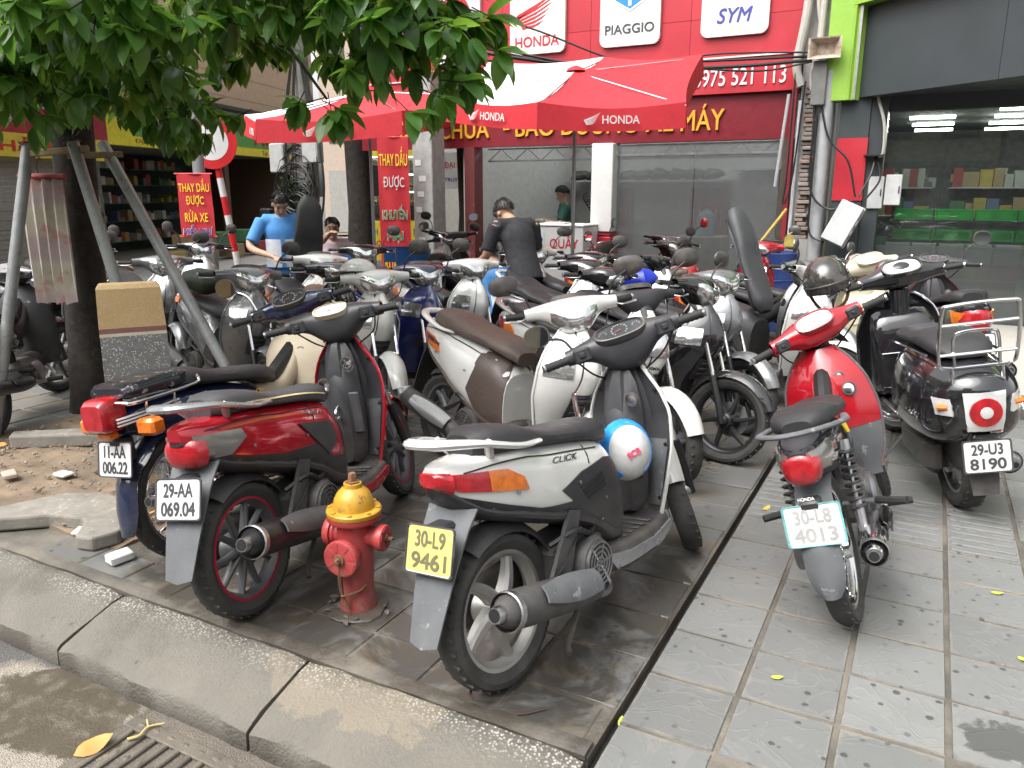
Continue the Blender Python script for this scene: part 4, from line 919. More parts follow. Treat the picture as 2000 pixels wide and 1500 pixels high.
sg = lpart('shop_sign', mat('sign_green', (.09,.36,.07), .4), (-1.7,-.30,2.70), (6.45,-.12,3.52)); lpart('sign_yellow_edge', mat('sign_yellow', (.78,.70,.03), .4), (-1.7,-.305,2.49), (6.45,-.12,2.695), sg); lpart('sign_end', mat('sign_yellow', (.78,.70,.03), .4), (-1.704,-.308,2.695), (-.9,-.1,3.52), sg)
text('Đại lý', REDL, sg, lface(.7,3.33,-.31), w=.8, h=.26, depth=.01, bold=.008); text('TRÁI CÂY', REDL, sg, lface(2.0,3.02,-.31), w=2.6, h=.5, depth=.02, bold=.012); text('ÂU 2', REDL, sg, lface(5.2,3.05,-.31), w=1.9, h=.55, depth=.02, bold=.012)
text('Địa chỉ: Nguyễn H', mat('sign_brown', (.25,.02,.03), .5), sg, lface(.2,2.6,-.308), w=2.1, h=.13, depth=.004); text('Tel: 0793 468', mat('sign_brown', (.25,.02,.03), .5), sg, lface(5.3,2.59,-.308), w=1.3, h=.12, depth=.004)
lpart('side_wall', DARKIN, (-1.75,.0,0), (-1.65,3,2.6)); lpart('back_wall', mat('shop_teal_wall', (.06,.09,.10), .8), (-1.7,2.9,0), (6.6,3,2.6)); lpart('ceiling', DARKIN, (-1.7,0,2.5), (6.6,3,2.6)); lpart('floor', CONC, (-9,-.3,-.1), (9,3,.02)); lpart('door_post', mat('brown_post', (.10,.06,.045), .6), (3.05,-.05,0), (3.25,.1,2.5)); lpart('end_wall', mat('brown_post', (.10,.06,.045), .6), (6.45,-.05,0), (6.6,3,2.5))
random.seed(21)
for sx in range(5):
    sh = empty('market_shelf', M=LB @ T(-.6+1.2*sx, 2.45, 0)); lit(sh, f'stocked green shelf inside the corner grocery, {["first","second","third","fourth","fifth"][sx]} from the shutter', 'shelf', 'shelves inside the corner grocery')
    for z in (.3,.8,1.25,1.7,2.1):
        part('shelf_board', mat('green_shelf', (.03,.14,.08), .6), (-.55,-.2,z), (.55,.3,z+.025), sh); x = -.52
        while x < .42:
            w_ = random.uniform(.07,.22)
            if random.random() < .8: part('goods', random.choice(GOODS+[WHP]), (x,-.18,z+.026), (x+w_,.1,z+random.uniform(.1,.3)), sh)
            x += w_+.012
SHUT = mat('grey_shutter', (.24,.235,.215), .6, dirt=.3)
for k in range(30): lpart('shutter_slat', SHUT, (-8,-.02-.012*(k % 2),.02+.082*k), (-1.78,.05,.099+.082*k))
for k, (x, tx) in enumerate(((-4.2,'Nestlé sen'),)):
    aw = lpart('awning_sign', mat('awning_red', (.35,.015,.03), .5), (-8,-.34,2.55), (-1.75,-.15,3.75)); text('sen', WHP, aw, lface(-3.3,3.2,-.345), w=1.2, h=.42, depth=.01, bold=.01, shear=.35)
    lpart('name_strip', mat('sign_yellow2', (.62,.50,.05), .45), (-8,-.36,2.15), (-1.95,-.16,2.545), aw); text('HẢI HẬU', REDL, aw, lface(-3.4,2.34,-.365), w=2.2, h=.3, depth=.01, bold=.015)
mb = MB(); mb.prism([(0,0),(-1.3,-.45),(-1.3,-.5),(0,-.06)], -8.2, -.2, Matrix(((0,0,1,0),(1,0,0,0),(0,1,0,0),(0,0,0,1)))); o = mb.build('canopy', mat('pink_canopy', (.55,.24,.20), .6), lb, T(0,-.02,4.35), smooth=0)
mb = MB(); mb.box((-9,-2.4,-.3),(12,-.31,-.03)); o = mb.build('pavement', CONC, M=LB, kind='structure', smooth=0); mb = MB(); mb.box((-9,-2.55,-.3),(12,-2.41,-.02)); mb.build('kerb_far', CONC, M=LB, kind='structure', smooth=0)
# ---- block closing the view down the side street, and the far street side behind the camera
for i, (x0, x1, y0, y1, h_, c) in enumerate(((-21,-13,24,30,9,(.35,.28,.22)),(-12.9,-6.6,19,26,8,(.28,.24,.22)),(-6.5,-1.6,15.1,24,10,(.33,.31,.28)))):
    b_ = empty('background_building', M=T(0,0,-.1)); lit(b_, ['far shuttered building at the end of the side street','brown building behind the food cart','plain building rising behind the repair shop'][i], 'building', 'buildings down the side street')
    m_ = mat('bgwall_%d' % i, c, .85, var=.1, dirt=.3); part('wall', m_, (x0,y0,0), (x1,y1,h_), b_)
    for k in range(int((x1-x0)/1.6)):
        xa = x0+.3+1.6*k; part('shutter', SHUT, (xa,y0-.03,.1), (xa+1.2,y0-.001,2.4), b_); 
        for z in (3.4,6.2): part('window', ANTH, (xa+.1,y0-.03,z), (xa+1.0,y0-.001,z+1.4), b_)
random.seed(31)
for i in range(8):
    x0 = -34+7.2*i; h_ = random.uniform(8,13); c = random.choice(((.42,.36,.28),(.30,.30,.31),(.48,.44,.36),(.36,.25,.20)))
    b_ = empty('street_house', M=T(x0,-13.5-random.uniform(0,.8),-.17)); lit(b_, f'town house across the main street, {["first","second","third","fourth","fifth","sixth","seventh","eighth"][i]} from the west', 'house', 'houses across the main street')
    part('wall', mat('housewall_%d' % (i % 4), c, .85, var=.1, dirt=.2), (0,-8,0), (7,0,h_), b_)
    for k in range(3):
        part('shopfront', ANTH, (.4+2.2*k,.001,.1), (2.2+2.2*k,.03,2.5), b_)
        for z in (3.6,6.6): part('window', ANTH, (.7+2.2*k,.001,z), (1.9+2.2*k,.03,z+1.5), b_)
    part('awning', random.choice(GOODS), (.2,.031,2.6), (6.8,1.3,2.75), b_)
# ------------------------------------------------------------------ street things
# ---- street tree with big glossy leaves
BARK = mat('dark_bark', (.018,.014,.011), .95, var=.6, vs=9, bump=1, bs=30, wear=.3, wcol=(.07,.043,.02))
def leafmat(name, c, tr):
    m = bpy.data.materials.new(name); m.use_nodes = True; N = m.node_tree.nodes; L = m.node_tree.links; b = N['Principled BSDF']; out = N['Material Output']
    tc = N.new('ShaderNodeNewGeometry'); n = N.new('ShaderNodeTexNoise'); n.inputs['Scale'].default_value = 5; n.inputs['Detail'].default_value = 4; L.new(tc.outputs['Position'], n.inputs['Vector'])
    mx = N.new('ShaderNodeMix'); mx.data_type = 'RGBA'; mp = N.new('ShaderNodeMapRange'); mp.inputs[1].default_value = .3; mp.inputs[2].default_value = .7; L.new(n.outputs[0], mp.inputs[0]); L.new(mp.outputs[0], mx.inputs[0])
    mx.inputs[6].default_value = (*[x*.7 for x in c], 1); mx.inputs[7].default_value = (*[x*1.35 for x in c], 1); L.new(mx.outputs[2], b.inputs['Base Color']); b.inputs['Roughness'].default_value = .34; b.inputs['Specular IOR Level'].default_value = .5
    t = N.new('ShaderNodeBsdfTranslucent'); t.inputs[0].default_value = (*tr, 1); ms = N.new('ShaderNodeMixShader'); ms.inputs[0].default_value = .45; L.new(b.outputs[0], ms.inputs[1]); L.new(t.outputs[0], ms.inputs[2]); L.new(ms.outputs[0], out.inputs[0]); return m
LEAFS = [leafmat('leaf_deep_green', (.055,.135,.030), (.20,.40,.05)), leafmat('leaf_mid_green', (.085,.175,.036), (.27,.48,.05)), leafmat('leaf_young_green', (.17,.27,.04), (.36,.48,.06))]
def leaf_geo(L_=.142, W_=.072, droop=.25, fold=.25):
    n = 6; vs = []; fs = []
    for i in range(n+1):
        u = i/n; hw = W_/2*(sin(pi*min(1, u**.85))**.75 if 0 < u < 1 else .02)*1.0; x = L_*u; z = -droop*L_*u*u
        vs += [(x, -hw, z+fold*hw), (x, 0, z), (x, hw, z+fold*hw)]
    for i in range(n):
        a = 3*i; fs += [(a, a+3, a+4, a+1), (a+1, a+4, a+5, a+2)]
    return vs, fs
tree = empty('street_tree', M=T(-5.35,3.47,0)); lit(tree, 'dark-trunked street tree with large glossy leaves, propped by steel pipes', 'tree')
TB = V((-5.35,3.47,0))
mb = MB(); tp = spline([(-5.37,3.47,-.05),(-5.35,3.49,.5),(-5.33,3.51,1.3),(-5.28,3.53,2.2),(-5.22,3.5,3.0),(-5.1,3.4,3.9),(-4.9,3.3,5.0)], 6)
mb.tube([p-TB for p in tp], [.17,.145,.135,.14,.13,.11,.07], 14); mb.v = [(x+.014*mnoise.noise(V((x*9,y*9,z*5))), y+.014*mnoise.noise(V((x*9+5,y*9,z*5))), z) for x, y, z in mb.v]; mb.build('trunk', BARK, tree)
random.seed(42)
blobs = [((-3.94,2.43,2.45),.42),((-4.14,2.56,2.15),.30),((-3.85,2.71,2.25),.34),((-3.34,2.3,2.45),.36),((-3.68,2.8,2.15),.26),((-3.19,2.61,2.32),.32),((-4.03,3.29,2.02),.24),((-4.23,3.64,2.1),.30),((-3.75,3.47,2.62),.30),((-4.08,3.83,2.5),.28),((-3.65,3.72,2.6),.28),((-2.74,3.07,2.5),.30),((-2.60,3.04,1.98),.15),((-2.62,3.14,2.28),.24),((-2.25,2.99,2.42),.28),((-2.28,3.09,2.18),.22),((-2.02,3.0,2.28),.24),((-1.93,2.95,1.97),.17),((-1.94,3.16,2.18),.22),((-2.06,3.30,2.22),.18),((-2.05,3.21,2.5),.3),
  ((-4.6,2.4,2.35),.4),((-4.9,2.9,2.2),.36),((-5.3,3.0,2.5),.5),((-4.5,3.2,2.4),.4),((-3.1,3.2,2.75),.4),((-2.6,2.7,2.85),.4),((-3.6,2.4,3.0),.55),((-4.4,2.6,3.0),.6),((-4.2,3.6,3.0),.6),((-5.4,4.0,2.9),.6),((-3.2,3.6,3.1),.5),((-5.0,3.3,4.2),.7),((-5.8,3.4,3.6),.6),((-5.2,4.4,3.8),.5)]
limbs = MB()
def limb(pts, r): limbs.tube([V(p)-TB for p in spline(pts, 5)], r, 8)
limb([(-5.28,3.53,2.1),(-4.8,3.3,2.5),(-4.2,3.0,2.5),(-3.6,2.7,2.45),(-3.2,2.5,2.45)], [.05,.035,.02,.01]); limb([(-5.25,3.52,2.6),(-4.5,3.4,2.9),(-3.6,3.3,2.85),(-2.7,3.1,2.6),(-2.1,3.15,2.35),(-1.95,3.3,2.15)], [.06,.045,.03,.018,.008])
limb([(-5.2,3.5,3.0),(-4.6,3.7,3.0),(-4.1,3.8,2.7),(-3.7,3.9,2.3)], [.05,.03,.012]); limb([(-5.28,3.53,1.9),(-5.1,3.3,2.1),(-4.9,2.9,2.2),(-4.5,2.5,2.35),(-4.0,2.4,2.4)], [.045,.03,.01]); limb([(-5.2,3.5,3.3),(-4.5,3.0,3.7),(-3.5,2.7,3.5),(-2.7,2.7,2.9)], [.06,.035,.01]); limb([(-5.3,3.5,1.75),(-5.15,3.45,2.0),(-5.0,3.3,2.15)], [.03,.02]); limb([(-5.2,3.5,3.2),(-5.5,4.1,3.3),(-5.3,4.4,3.6)], [.05,.02]); limb([(-3.6,3.3,2.85),(-3.0,3.2,2.3),(-2.62,3.05,2.0)], [.02,.01,.006]); limb([(-4.2,3.0,2.5),(-4.1,3.2,2.2),(-4.05,3.3,2.0)], [.015,.008])
limbs.build('limbs', BARK, tree)
LV, LF = leaf_geo(); leaves = []; twigs = MB()
for (c, r) in blobs:
    nc = max(5, int(30*(r/.33)**2.2)) if r < .45 else int(34*(r/.45)**1.5)
    for _ in range(nc):
        while True:
            q = V((random.uniform(-1,1), random.uniform(-1,1), random.uniform(-1,1)))
            if .0 < q.length < 1: break
        p = V(c)+V((q.x*r*1.1, q.y*r*1.1, q.z*r*.85)); out = (q*.6+V((0,0,-.25))+V((random.gauss(0,.4), random.gauss(0,.4), random.gauss(0,.25)))).normalized()
        twigs.tube([p-out*.12-TB, p-TB], .0028, 4)
        n = random.choice((5,6,7,8)); a0 = random.uniform(0,6.28); F_ = frame_to(p, out); young = random.random() < .06; k = random.uniform(.8,1.2)
        for j in range(n):
            a = a0+2*pi*j/n*1.0+random.uniform(-.25,.25); tilt = random.uniform(.5,1.25); d = V((cos(a)*sin(tilt), sin(a)*sin(tilt), cos(tilt))); wd = (F_.to_3x3() @ d).normalized(); wd = (wd+V((0,0,-.35))).normalized()
            M = frame_to(p-out*random.uniform(0,.03), wd, V((0,0,1))); sz = k*random.uniform(.75,1.15)*(.7 if young else 1)
            # local Z of frame is along the leaf: map leaf x->Z, y->Y, z->X(up)
            M = M @ Matrix(((0,0,1,0),(0,1,0,0),(1,0,0,0),(0,0,0,1))) @ RX(random.uniform(-25,25)) @ Matrix.Scale(sz, 4)
            leaves.append((p.length if False else (p-CAM.location).length, M, 2 if young else random.choice((0,0,0,1))))
twigs.build('twigs', BARK, tree, kind='stuff')
lm = []
for m in LEAFS:
    q = MB(); q.add(LV, LF); lm.append((q.mesh('leaf', 0), m))
for me, m in lm: me.materials.append(m); me.polygons.foreach_set('use_smooth', [True]*len(me.polygons))
leaves.sort(key=lambda l: (not inview(l[1].translation, 0), l[0])); crown_v = [[], [], []]; crown_f = [[], [], []]
TI = T(*(-TB)); crowns = []
for k in range(3): crowns.append(None)
first = None
for i, (d, M, k) in enumerate(leaves):
    if i < 300:
        o = bpy.data.objects.new('leaf', lm[k][0]); COL.objects.link(o); o.parent = tree; o.matrix_local = TI @ M
    else:
        b = len(crown_v[k]); Q = TI @ M; crown_v[k] += [tuple(Q @ V(p)) for p in LV]; crown_f[k] += [tuple(x+b for x in f) for f in LF]
me = bpy.data.meshes.new('crown'); vs = []; fs = []; mi = []
for k in range(3):
    b = len(vs); vs += crown_v[k]; fs += [tuple(x+b for x in f) for f in crown_f[k]]; mi += [k]*len(crown_f[k]); me.materials.append(LEAFS[k])
me.from_pydata(vs, [], fs); me.polygons.foreach_set('material_index', mi); me.polygons.foreach_set('use_smooth', [True]*len(fs)); link('crown', me, None, tree, kind='stuff')
# ---- steel pipe props and their cross bars
GALV = mat('galvanised_pipe', (.30,.31,.31), .45, metal=.55, var=.2, dirt=.45, wear=.3, wcol=(.14,.13,.12)); WOOD = mat('weathered_wood', (.28,.21,.13), .85, var=.3, wear=.7, wcol=(.12,.08,.05), bump=.6)
for i, (a, b, l) in enumerate((((-5.16,3.13,1.86),(-5.28,2.70,0),'steel prop pipe, the one standing farthest from the stone post'),((-4.81,3.20,1.87),(-4.33,3.25,0),'steel prop pipe running down behind the stone post'),((-4.92,3.48,1.88),(-3.80,3.6,0),'long slanting steel prop pipe crossing in front of the grey scooter'))):
    mb = MB(); mb.tube([a, b], .036, 14); p_ = mb.build('prop_pipe', GALV, M=None); lit(p_, l, 'pipe', 'pipes propping the tree')
    mb = MB()
for a, b, l in (((-5.22,3.12,1.80),(-4.74,3.24,1.83),'weathered wooden cross bar tied to the near prop pipes'),((-4.86,3.2,1.79),(-4.86,3.56,1.81),'short wooden cross bar behind the pipe heads')):
    mb = MB(); M = frame_to(a, V(b)-V(a)); mb.bbox((-.02,-.03,0),(.02,.03,(V(b)-V(a)).length), .004, M); lit(mb.build('cross_bar', WOOD), l, 'wooden bar', 'cross bars of the tree prop')
for i, (c, l) in enumerate((((-5.17,3.13,1.78),'wire tie round the outer pipe head'),((-4.82,3.2,1.8),'wire tie round the middle pipe head'))):
    mb = MB(); mb.tube([V(c)+V((.05*cos(t*.9), .05*sin(t*.9), .05*sin(t*.4)+.01*t)) for t in range(16)], .004, 5); lit(mb.build('wire_tie', CABLE), l, 'wire', 'wire ties on the tree prop')
# rolled-up faded banner hanging at the trunk
g = NG('faded_roll', False); o_ = g.xyz(); c = g.mix(g.mr(g.noise(5, 4), .3, .7), (.36,.32,.24), (.46,.43,.38)); bandz = g.mr(g.math('SINE', g.math('MULTIPLY', o_[2], 17)), -.2, .5); c = g.mix(g.math('MULTIPLY', bandz, .6), c, (.33,.24,.27)); c = g.mix(g.math('MULTIPLY', g.mr(g.noise(9, 3), .55, .62), .5), c, (.40,.14,.12)); RB = g.done(c, .85, g.noise(80, 3), .002, .3)
mb = MB(); rows = []
for i in range(26):
    u = i/25; w_ = .135-.012*u; rows.append([(-5.20+.055*u+w_*(j/19*2-1)*.88, 3.20-.04*u+w_*(j/19*2-1)*.47-(.012+.012*u)*sin(j*1.25+.8*sin(3*u)), 1.66-.82*u+.008*sin(j*1.1)*u) for j in range(20)])
mb.sheet(rows, .012); o = mb.build('banner_roll', RB); lit(o, 'faded cloth banner hung in a roll beside the tree trunk', 'banner')
mb = MB(); mb.tube([(-5.33,3.14,1.665),(-5.06,3.28,1.665)], .022, 10); mb.build('roll_bar', mat('old_red_bar', (.25,.03,.03), .6), o); mb = MB(); mb.tube(spline([(-5.2,3.2,1.66),(-5.22,3.2,1.74),(-5.16,3.2,1.80)], 4), .004, 5); mb.build('hook_wire', CABLE, o)
# ---- terrazzo post and fallen slab
g = NG('terrazzo', False); v1 = g.voro(115, 'F1', 0); ch = g.mr(v1, .25, .40, 1, 0); c = g.mix(g.noise(9, 4), (.10,.10,.10), (.17,.168,.16)); c = g.mix(g.math('MULTIPLY', ch, g.mr(g.noise(70, 2), .44, .55)), c, (.50,.49,.45)); TERRA = g.done(c, .6, v1, .003, .4)
g = NG('ochre_terrazzo', False); c = g.mix(g.noise(7, 5), (.30,.20,.085), (.42,.30,.15)); c = g.mix(g.math('MULTIPLY', g.mr(g.voro(110, 'F1', 0), .2, .4, 1, 0), .5), c, (.50,.40,.24)); OCHRE = g.done(c, .55, g.noise(70, 4), .002, .4)
PM = T(-3.36,2.42,0) @ RZ(54)
post = empty('stone_post', M=PM); lit(post, 'speckled terrazzo post with an ochre top standing before the tree', 'post')
def slab(z0, z1, w0, w1, t0, t1, m, name, ch=0):
    mb = MB(); def_ = lambda w, t, z: [(-w,-t,z),(w,-t,z),(w,t,z),(-w,t,z)]
    mb.loft([def_(w0,t0,z0), def_(w1,t1,z1-ch)]+([def_(w1-ch*.7,t1-ch*.4,z1)] if ch else [])); return mb.build(name, m, post, smooth=0)
slab(.20,.905,.155,.145,.07,.062,TERRA,'shaft'); slab(0,.199,.158,.156,.074,.071,OCHRE,'foot'); slab(.906,.922,.146,.145,.0625,.062,mat('pale_band',(.42,.37,.28),.6),'pale_band'); slab(.9225,.945,.1455,.145,.0625,.062,mat('maroon_band',(.16,.07,.06),.6),'maroon_band'); slab(.9455,1.15,.145,.138,.062,.058,OCHRE,'cap',.02)
OLDC = mat('old_terrazzo_concrete', (.20,.185,.16), .85, var=.25, dirt=.4, bump=.8, bs=50, wear=.3, wcol=(.36,.34,.30))
mb = MB(); mb.prism([(-3.95,1.86),(-3.82,1.83),(-3.60,2.02),(-3.42,2.08),(-3.36,2.05),(-3.26,1.93),(-3.17,1.95),(-3.13,2.06),(-3.22,2.28),(-3.60,2.34),(-3.80,2.24)], .0, .07); mb.v = [(x+.012*mnoise.noise(V((x*6,y*6,1))), y+.012*mnoise.noise(V((x*6,y*6,5))), z) for x, y, z in mb.v]
o = mb.build('broken_slab', OLDC, smooth=0); lit(o, 'broken forked concrete slab lying on the pavement below the terrazzo post', 'slab'); bv = o.modifiers.new('bev', 'BEVEL'); bv.width = .012; bv.segments = 2
for i, (pts, l) in enumerate((([(-5.05,2.70),(-4.96,2.62),(-4.50,2.93),(-4.35,3.05),(-4.42,3.14),(-4.60,3.05)],'long worn kerb block edging the tree pit'),([(-4.62,3.12),(-4.58,3.05),(-4.2,3.2),(-4.22,3.3)],'short kerb block behind the tree pit edging'))):
    mb = MB(); mb.prism(pts, .0, .085-.02*i); o = mb.build('edging_block', OLDC, smooth=0); lit(o, l, 'kerb block', 'blocks edging the tree pit'); bv = o.modifiers.new('bev', 'BEVEL'); bv.width = .012; bv.segments = 2
# ---- fire hydrant
HR = mat('hydrant_red', (.42,.03,.035), .5, var=.2, dirt=.3, wear=.3, wcol=(.22,.14,.11), bump=.25, bs=60, coat=.2, low=.7); HY = mat('hydrant_yellow', (.50,.27,.025), .5, var=.15, wear=.5, wcol=(.13,.07,.04), dirt=.15, coat=.2); RUST = mat('rust', (.17,.085,.045), .85, var=.4, bump=.8)
hyd = empty('fire_hydrant', M=T(-1.815,2.14,0) @ RZ(-62) @ Matrix.Scale(.80, 4)); lit(hyd, 'red fire hydrant with a yellow dome top near the kerb', 'fire hydrant')
mb = MB(); mb.lathe([(.0,-.02),(.088,-.02),(.09,.0),(.088,.03),(.08,.10),(.078,.15),(.083,.19),(.085,.24),(.085,.44),(.088,.46),(.10,.465),(.125,.468),(.128,.475),(.128,.492),(.0,.493)], None, 34); mb.build('barrel', HR, hyd)
mb = MB(); mb.lathe([(.0,.494),(.128,.494),(.13,.498),(.13,.515),(.125,.52),(.098,.524),(.096,.54),(.09,.57),(.074,.60),(.052,.62),(.044,.625),(.042,.645),(.0,.646)], None, 34); mb.build('bonnet', HY, hyd)
mb = MB(); mb.lathe([(.0,.647),(.033,.647),(.035,.652),(.021,.655),(.019,.69),(.017,.693),(0,.693)], None, 5); mb.build('operating_nut', RUST, hyd)
for k in range(8):
    mb = MB(); mb.lathe([(.012,0),(.012,.008),(.006,.01)], T(.114*cos(k*pi/4), .114*sin(k*pi/4), .52), 6); mb.build('bolt', HY, hyd)
def nozzle(M, r, L_, name):
    mb = MB(); mb.lathe([(r*.72,-.06),(r*.74,L_-.05),(r*.85,L_-.04),(r*.85,L_-.028)], M, 26); n_ = mb.build('nozzle', HR, hyd)
    mb = MB(); mb.lathe([(0,L_-.028),(r,L_-.026),(r*1.02,L_-.02),(r*1.02,L_),(r*.98,L_+.006),(r*.9,L_+.008),(0,L_+.008)], M, 30); mb.build('nozzle_cap', HR, n_)
    for k in range(8): 
        mb = MB(); mb.prism([(r*.45,-r*.10),(r*.88,-r*.24),(r*.88,r*.24),(r*.45,r*.10)], L_+.008, L_+.0105, M @ RZ(45*k+22)); mb.build('cap_boss', HR, n_, smooth=0)
    mb = MB(); mb.lathe([(r*.30,L_+.008),(r*.30,L_+.018),(r*.2,L_+.02)], M, 16); mb.lathe([(r*.17,L_+.02),(r*.16,L_+.042),(r*.1,L_+.044)], M, 5); mb.build('cap_nut', RUST, n_)
# hydrant local axes: big pumper nozzle, two side hose nozzles
nozzle(T(0,0,.315) @ RZ(-20) @ RY(90), .088, .135, 'front'); nozzle(T(0,0,.385) @ RZ(72) @ RY(90), .062, .155, 'side'); nozzle(T(0,0,.385) @ RZ(-108) @ RY(90), .072, .135, 'side')
mb = MB(); mb.tube(spline([(.13,-.05,.30),(.12,-.055,.2),(.11,-.05,.12),(.10,-.03,.05)], 6), [.008,.012,.009,.012], 6); mb.tube(spline([(.12,-.055,.12),(.09,.02,.13),(.075,.06,.16)], 4), .006, 6); mb.build('rusty_strap', RUST, hyd)
mb = MB(); mb.lathe([(0,.001),(.16,.002),(.155,.009),(.085,.014),(0,.014)], None, 14); mb.v = [(x*(1+.25*mnoise.noise(V((x*9,y*9,3)))), y*(1+.25*mnoise.noise(V((x*9,y*9,7)))), z) for x, y, z in mb.v]; mb.build('cement_collar', MORTAR, hyd)
random.seed(9)
for k in range(12):
    a = random.uniform(-2.2,1.6); r_ = random.uniform(.10,.16); M = T(r_*cos(a), r_*sin(a), .017) @ RZ(random.uniform(0,360)) @ RY(random.uniform(-30,10)) @ Matrix.Scale(random.uniform(.22,.45), 4); mb = MB(); mb.add([M @ V(p) for p in LV], LF); mb.build('dead_leaf', mat('grey_dead_leaf', (.10,.09,.075), .8, var=.3), hyd)
# ---- parasols
PW = mat('parasol_white', (.58,.58,.58), .8, var=.05, dirt=.12); PR = mat('parasol_red', (.46,.015,.025), .75, var=.06, dirt=.08)
def parasol(name, label, c, r, n, a0, zr, tilt, tdir, whites, apex, logos, val=.22, zs=None):
    root = empty(name, M=T(c[0], c[1], 0)); lit(root, label, 'parasol', 'parasols in front of the repair shop')
    def rim(a, k=1.0, dz=0): return V((r*k*cos(radians(a)), r*k*sin(radians(a)), zr+tilt*k*cos(radians(a-tdir))+dz))
    if zs: rim = lambda a, k=1.0, dz=0: V((r*cos(radians(a)), r*sin(radians(a)), zs[int(round((a-a0)/(360/n))) % n]))
    top = V((0,0,zr+apex))
    for i in range(n):
        A = rim(a0+360/n*i); B = rim(a0+360/n*(i+1)); m = PW if i in whites else PR; g_ = []
        for k in range(7):
            u = .04+.96*k/6; row = []
            for j in range(7):
                v = j/6; p = top.lerp(A.lerp(B, v), u); p.z -= .05*sin(pi*u)*1.0+.05*u*sin(pi*v); p = p-V((p.x,p.y,0))*.05*u*sin(pi*v); row.append(p)
            g_.append(row)
        mb = MB(); mb.sheet(g_, .003); pn = mb.build('canopy_panel', m, root)
        e = g_[-1]; rows = []
        for k in range(4): rows.append([p*1.0+V((p.x*.012*k/3+.01*sin(5*j+i)*k/3, p.y*.012*k/3+.01*cos(4*j)*k/3, -val*k/3*(.86+.14*abs(2*j/6-1)**1.5))) for j, p in enumerate(e)])
        mb = MB(); mb.sheet(rows, .003); vl = mb.build('valance', PR, root)
        if i in logos:
            mid = (V(rows[1][3])+V(rows[2][3]))*.5; d = (V(rows[2][6])-V(rows[2][0])); outn = V((d.y,-d.x,0)).normalized(); d.normalize()
            X = d; Z = outn; Y = Z.cross(X); M = Matrix((X, Y, Z)).transposed().to_4x4(); M.translation = mid+outn*.05
            text('HONDA', WHP, vl, M @ T(.07,0,0), h=.07, w=.34, depth=.003, bold=.012); wing(vl, M @ T(-.19,.008,0), .15, .10, WHP, th=.003)
    mb = MB(); mb.tube([(0,0,0),(0,0,zr+apex-.02)], .019, 10); mb.build('pole', STEEL, root)
    for i in range(n):
        A = rim(a0+360/n*i); mb = MB(); mb.tube([top-V((0,0,.03)), A-V((0,0,.03))], .007, 6); mb.build('rib', STEEL, root)
    mb = MB(); mb.lathe([(.10,0),(.07,.03),(.02,.05),(0,.055)], T(0,0,zr+apex-.02), 12); mb.build('cap', PR, root)
    mb = MB(); mb.lathe([(0,0),(.24,0),(.24,.05),(.05,.09),(.03,.3),(0,.3)], None, 16); mb.build('base', CONC, root)
parasol('parasol', 'tilted red and white parasol nearest the column, red on its far half', (-3.30,7.55), 1.34, 6, -80, 2.68, .42, 70, (3,4,5), .06, (0,5), zs=(2.30,2.33,2.92,3.05,2.95,2.45))
parasol('parasol', 'red and white parasol partly hidden by the leafy branches', (-5.62,7.22), 1.45, 6, -100, 2.35, .03, 90, (3,4,5), .30, (0,5), zs=(2.24,2.30,2.58,2.80,2.72,2.40))
# ---- signs and poles on the left
ne = empty('no_entry_sign', M=T(-8.50,7.94,-.0) @ RZ(28) @ RY(-7)); lit(ne, 'round red-rimmed road sign on a red and white striped pole', 'road sign')
mb = MB(); mb.lathe([(0,-.006),(.35,-.006),(.35,.006),(0,.006)], T(0,-.06,2.22) @ RX(90), 36); mb.build('disc', REDL, ne); mb = MB(); mb.lathe([(0,.0065),(.235,.0065),(.235,.009),(0,.009)], T(0,-.06,2.22) @ RX(90), 36); mb.build('white_field', WHP, ne)
for k in range(8):
    mb = MB(); mb.tube([(0,0,.25*k),(0,0,.25*(k+1)-.0)], .045, 12); mb.build('band', (WHP, REDL)[k % 2], ne)
sp = empty('steel_pole', M=T(-8.53,7.36,0)); lit(sp, 'galvanised lamp post carrying the red banner', 'pole')
mb = MB(); mb.tube([(0,0,0),(0,0,6)], [.085,.06], 12); mb.build('shaft', GALV, sp); mb = MB(); mb.lathe([(.14,0),(.14,1.0),(.085,1.05)], None, 8); mb.build('base_sleeve', GALV, sp)
BRED = mat('banner_red', (.46,.02,.03), .6, var=.05)
def banner(name, label, M, w_, h_, lines):
    root = empty(name, M=M); lit(root, label, 'banner'); mb = MB(); mb.sheet([[(-w_/2+w_*i/10, -.012*sin(i*.9+j*.5), -h_/2+h_*j/12) for i in range(11)] for j in range(13)], .004); mb.build('cloth', BRED, root)
    for z in (-h_/2, h_/2): mb = MB(); mb.tube([(-w_/2-.02,-.0,z),(w_/2+.02,-.0,z)], .011, 8); mb.build('bar', REDL, root)
    for s_, z, ww, hh, m, sh in lines:
        if m in (GRNP, BLUEL): text(s_, WHP, root, T(0,-.0195,z) @ RX(90), w=ww*1.05, h=hh*1.08, depth=.0012, bold=.045, shear=sh)
        text(s_, m, root, T(0,-.022,z) @ RX(90), w=ww, h=hh, depth=.002, bold=.008, shear=sh)
    return root
banner('hanging_banner', 'small red banner with yellow words hung on the lamp post', T(-7.80,6.64,1.40) @ RZ(29), .40, .73, (('THAY DẦU',.235,.36,.155,YEL,0),('ĐƯỢC',.055,.21,.135,YEL,0),('RỬA XE',-.12,.27,.145,YEL,0),('MIỄN PHÍ',-.285,.34,.11,BLUEL,.15)))
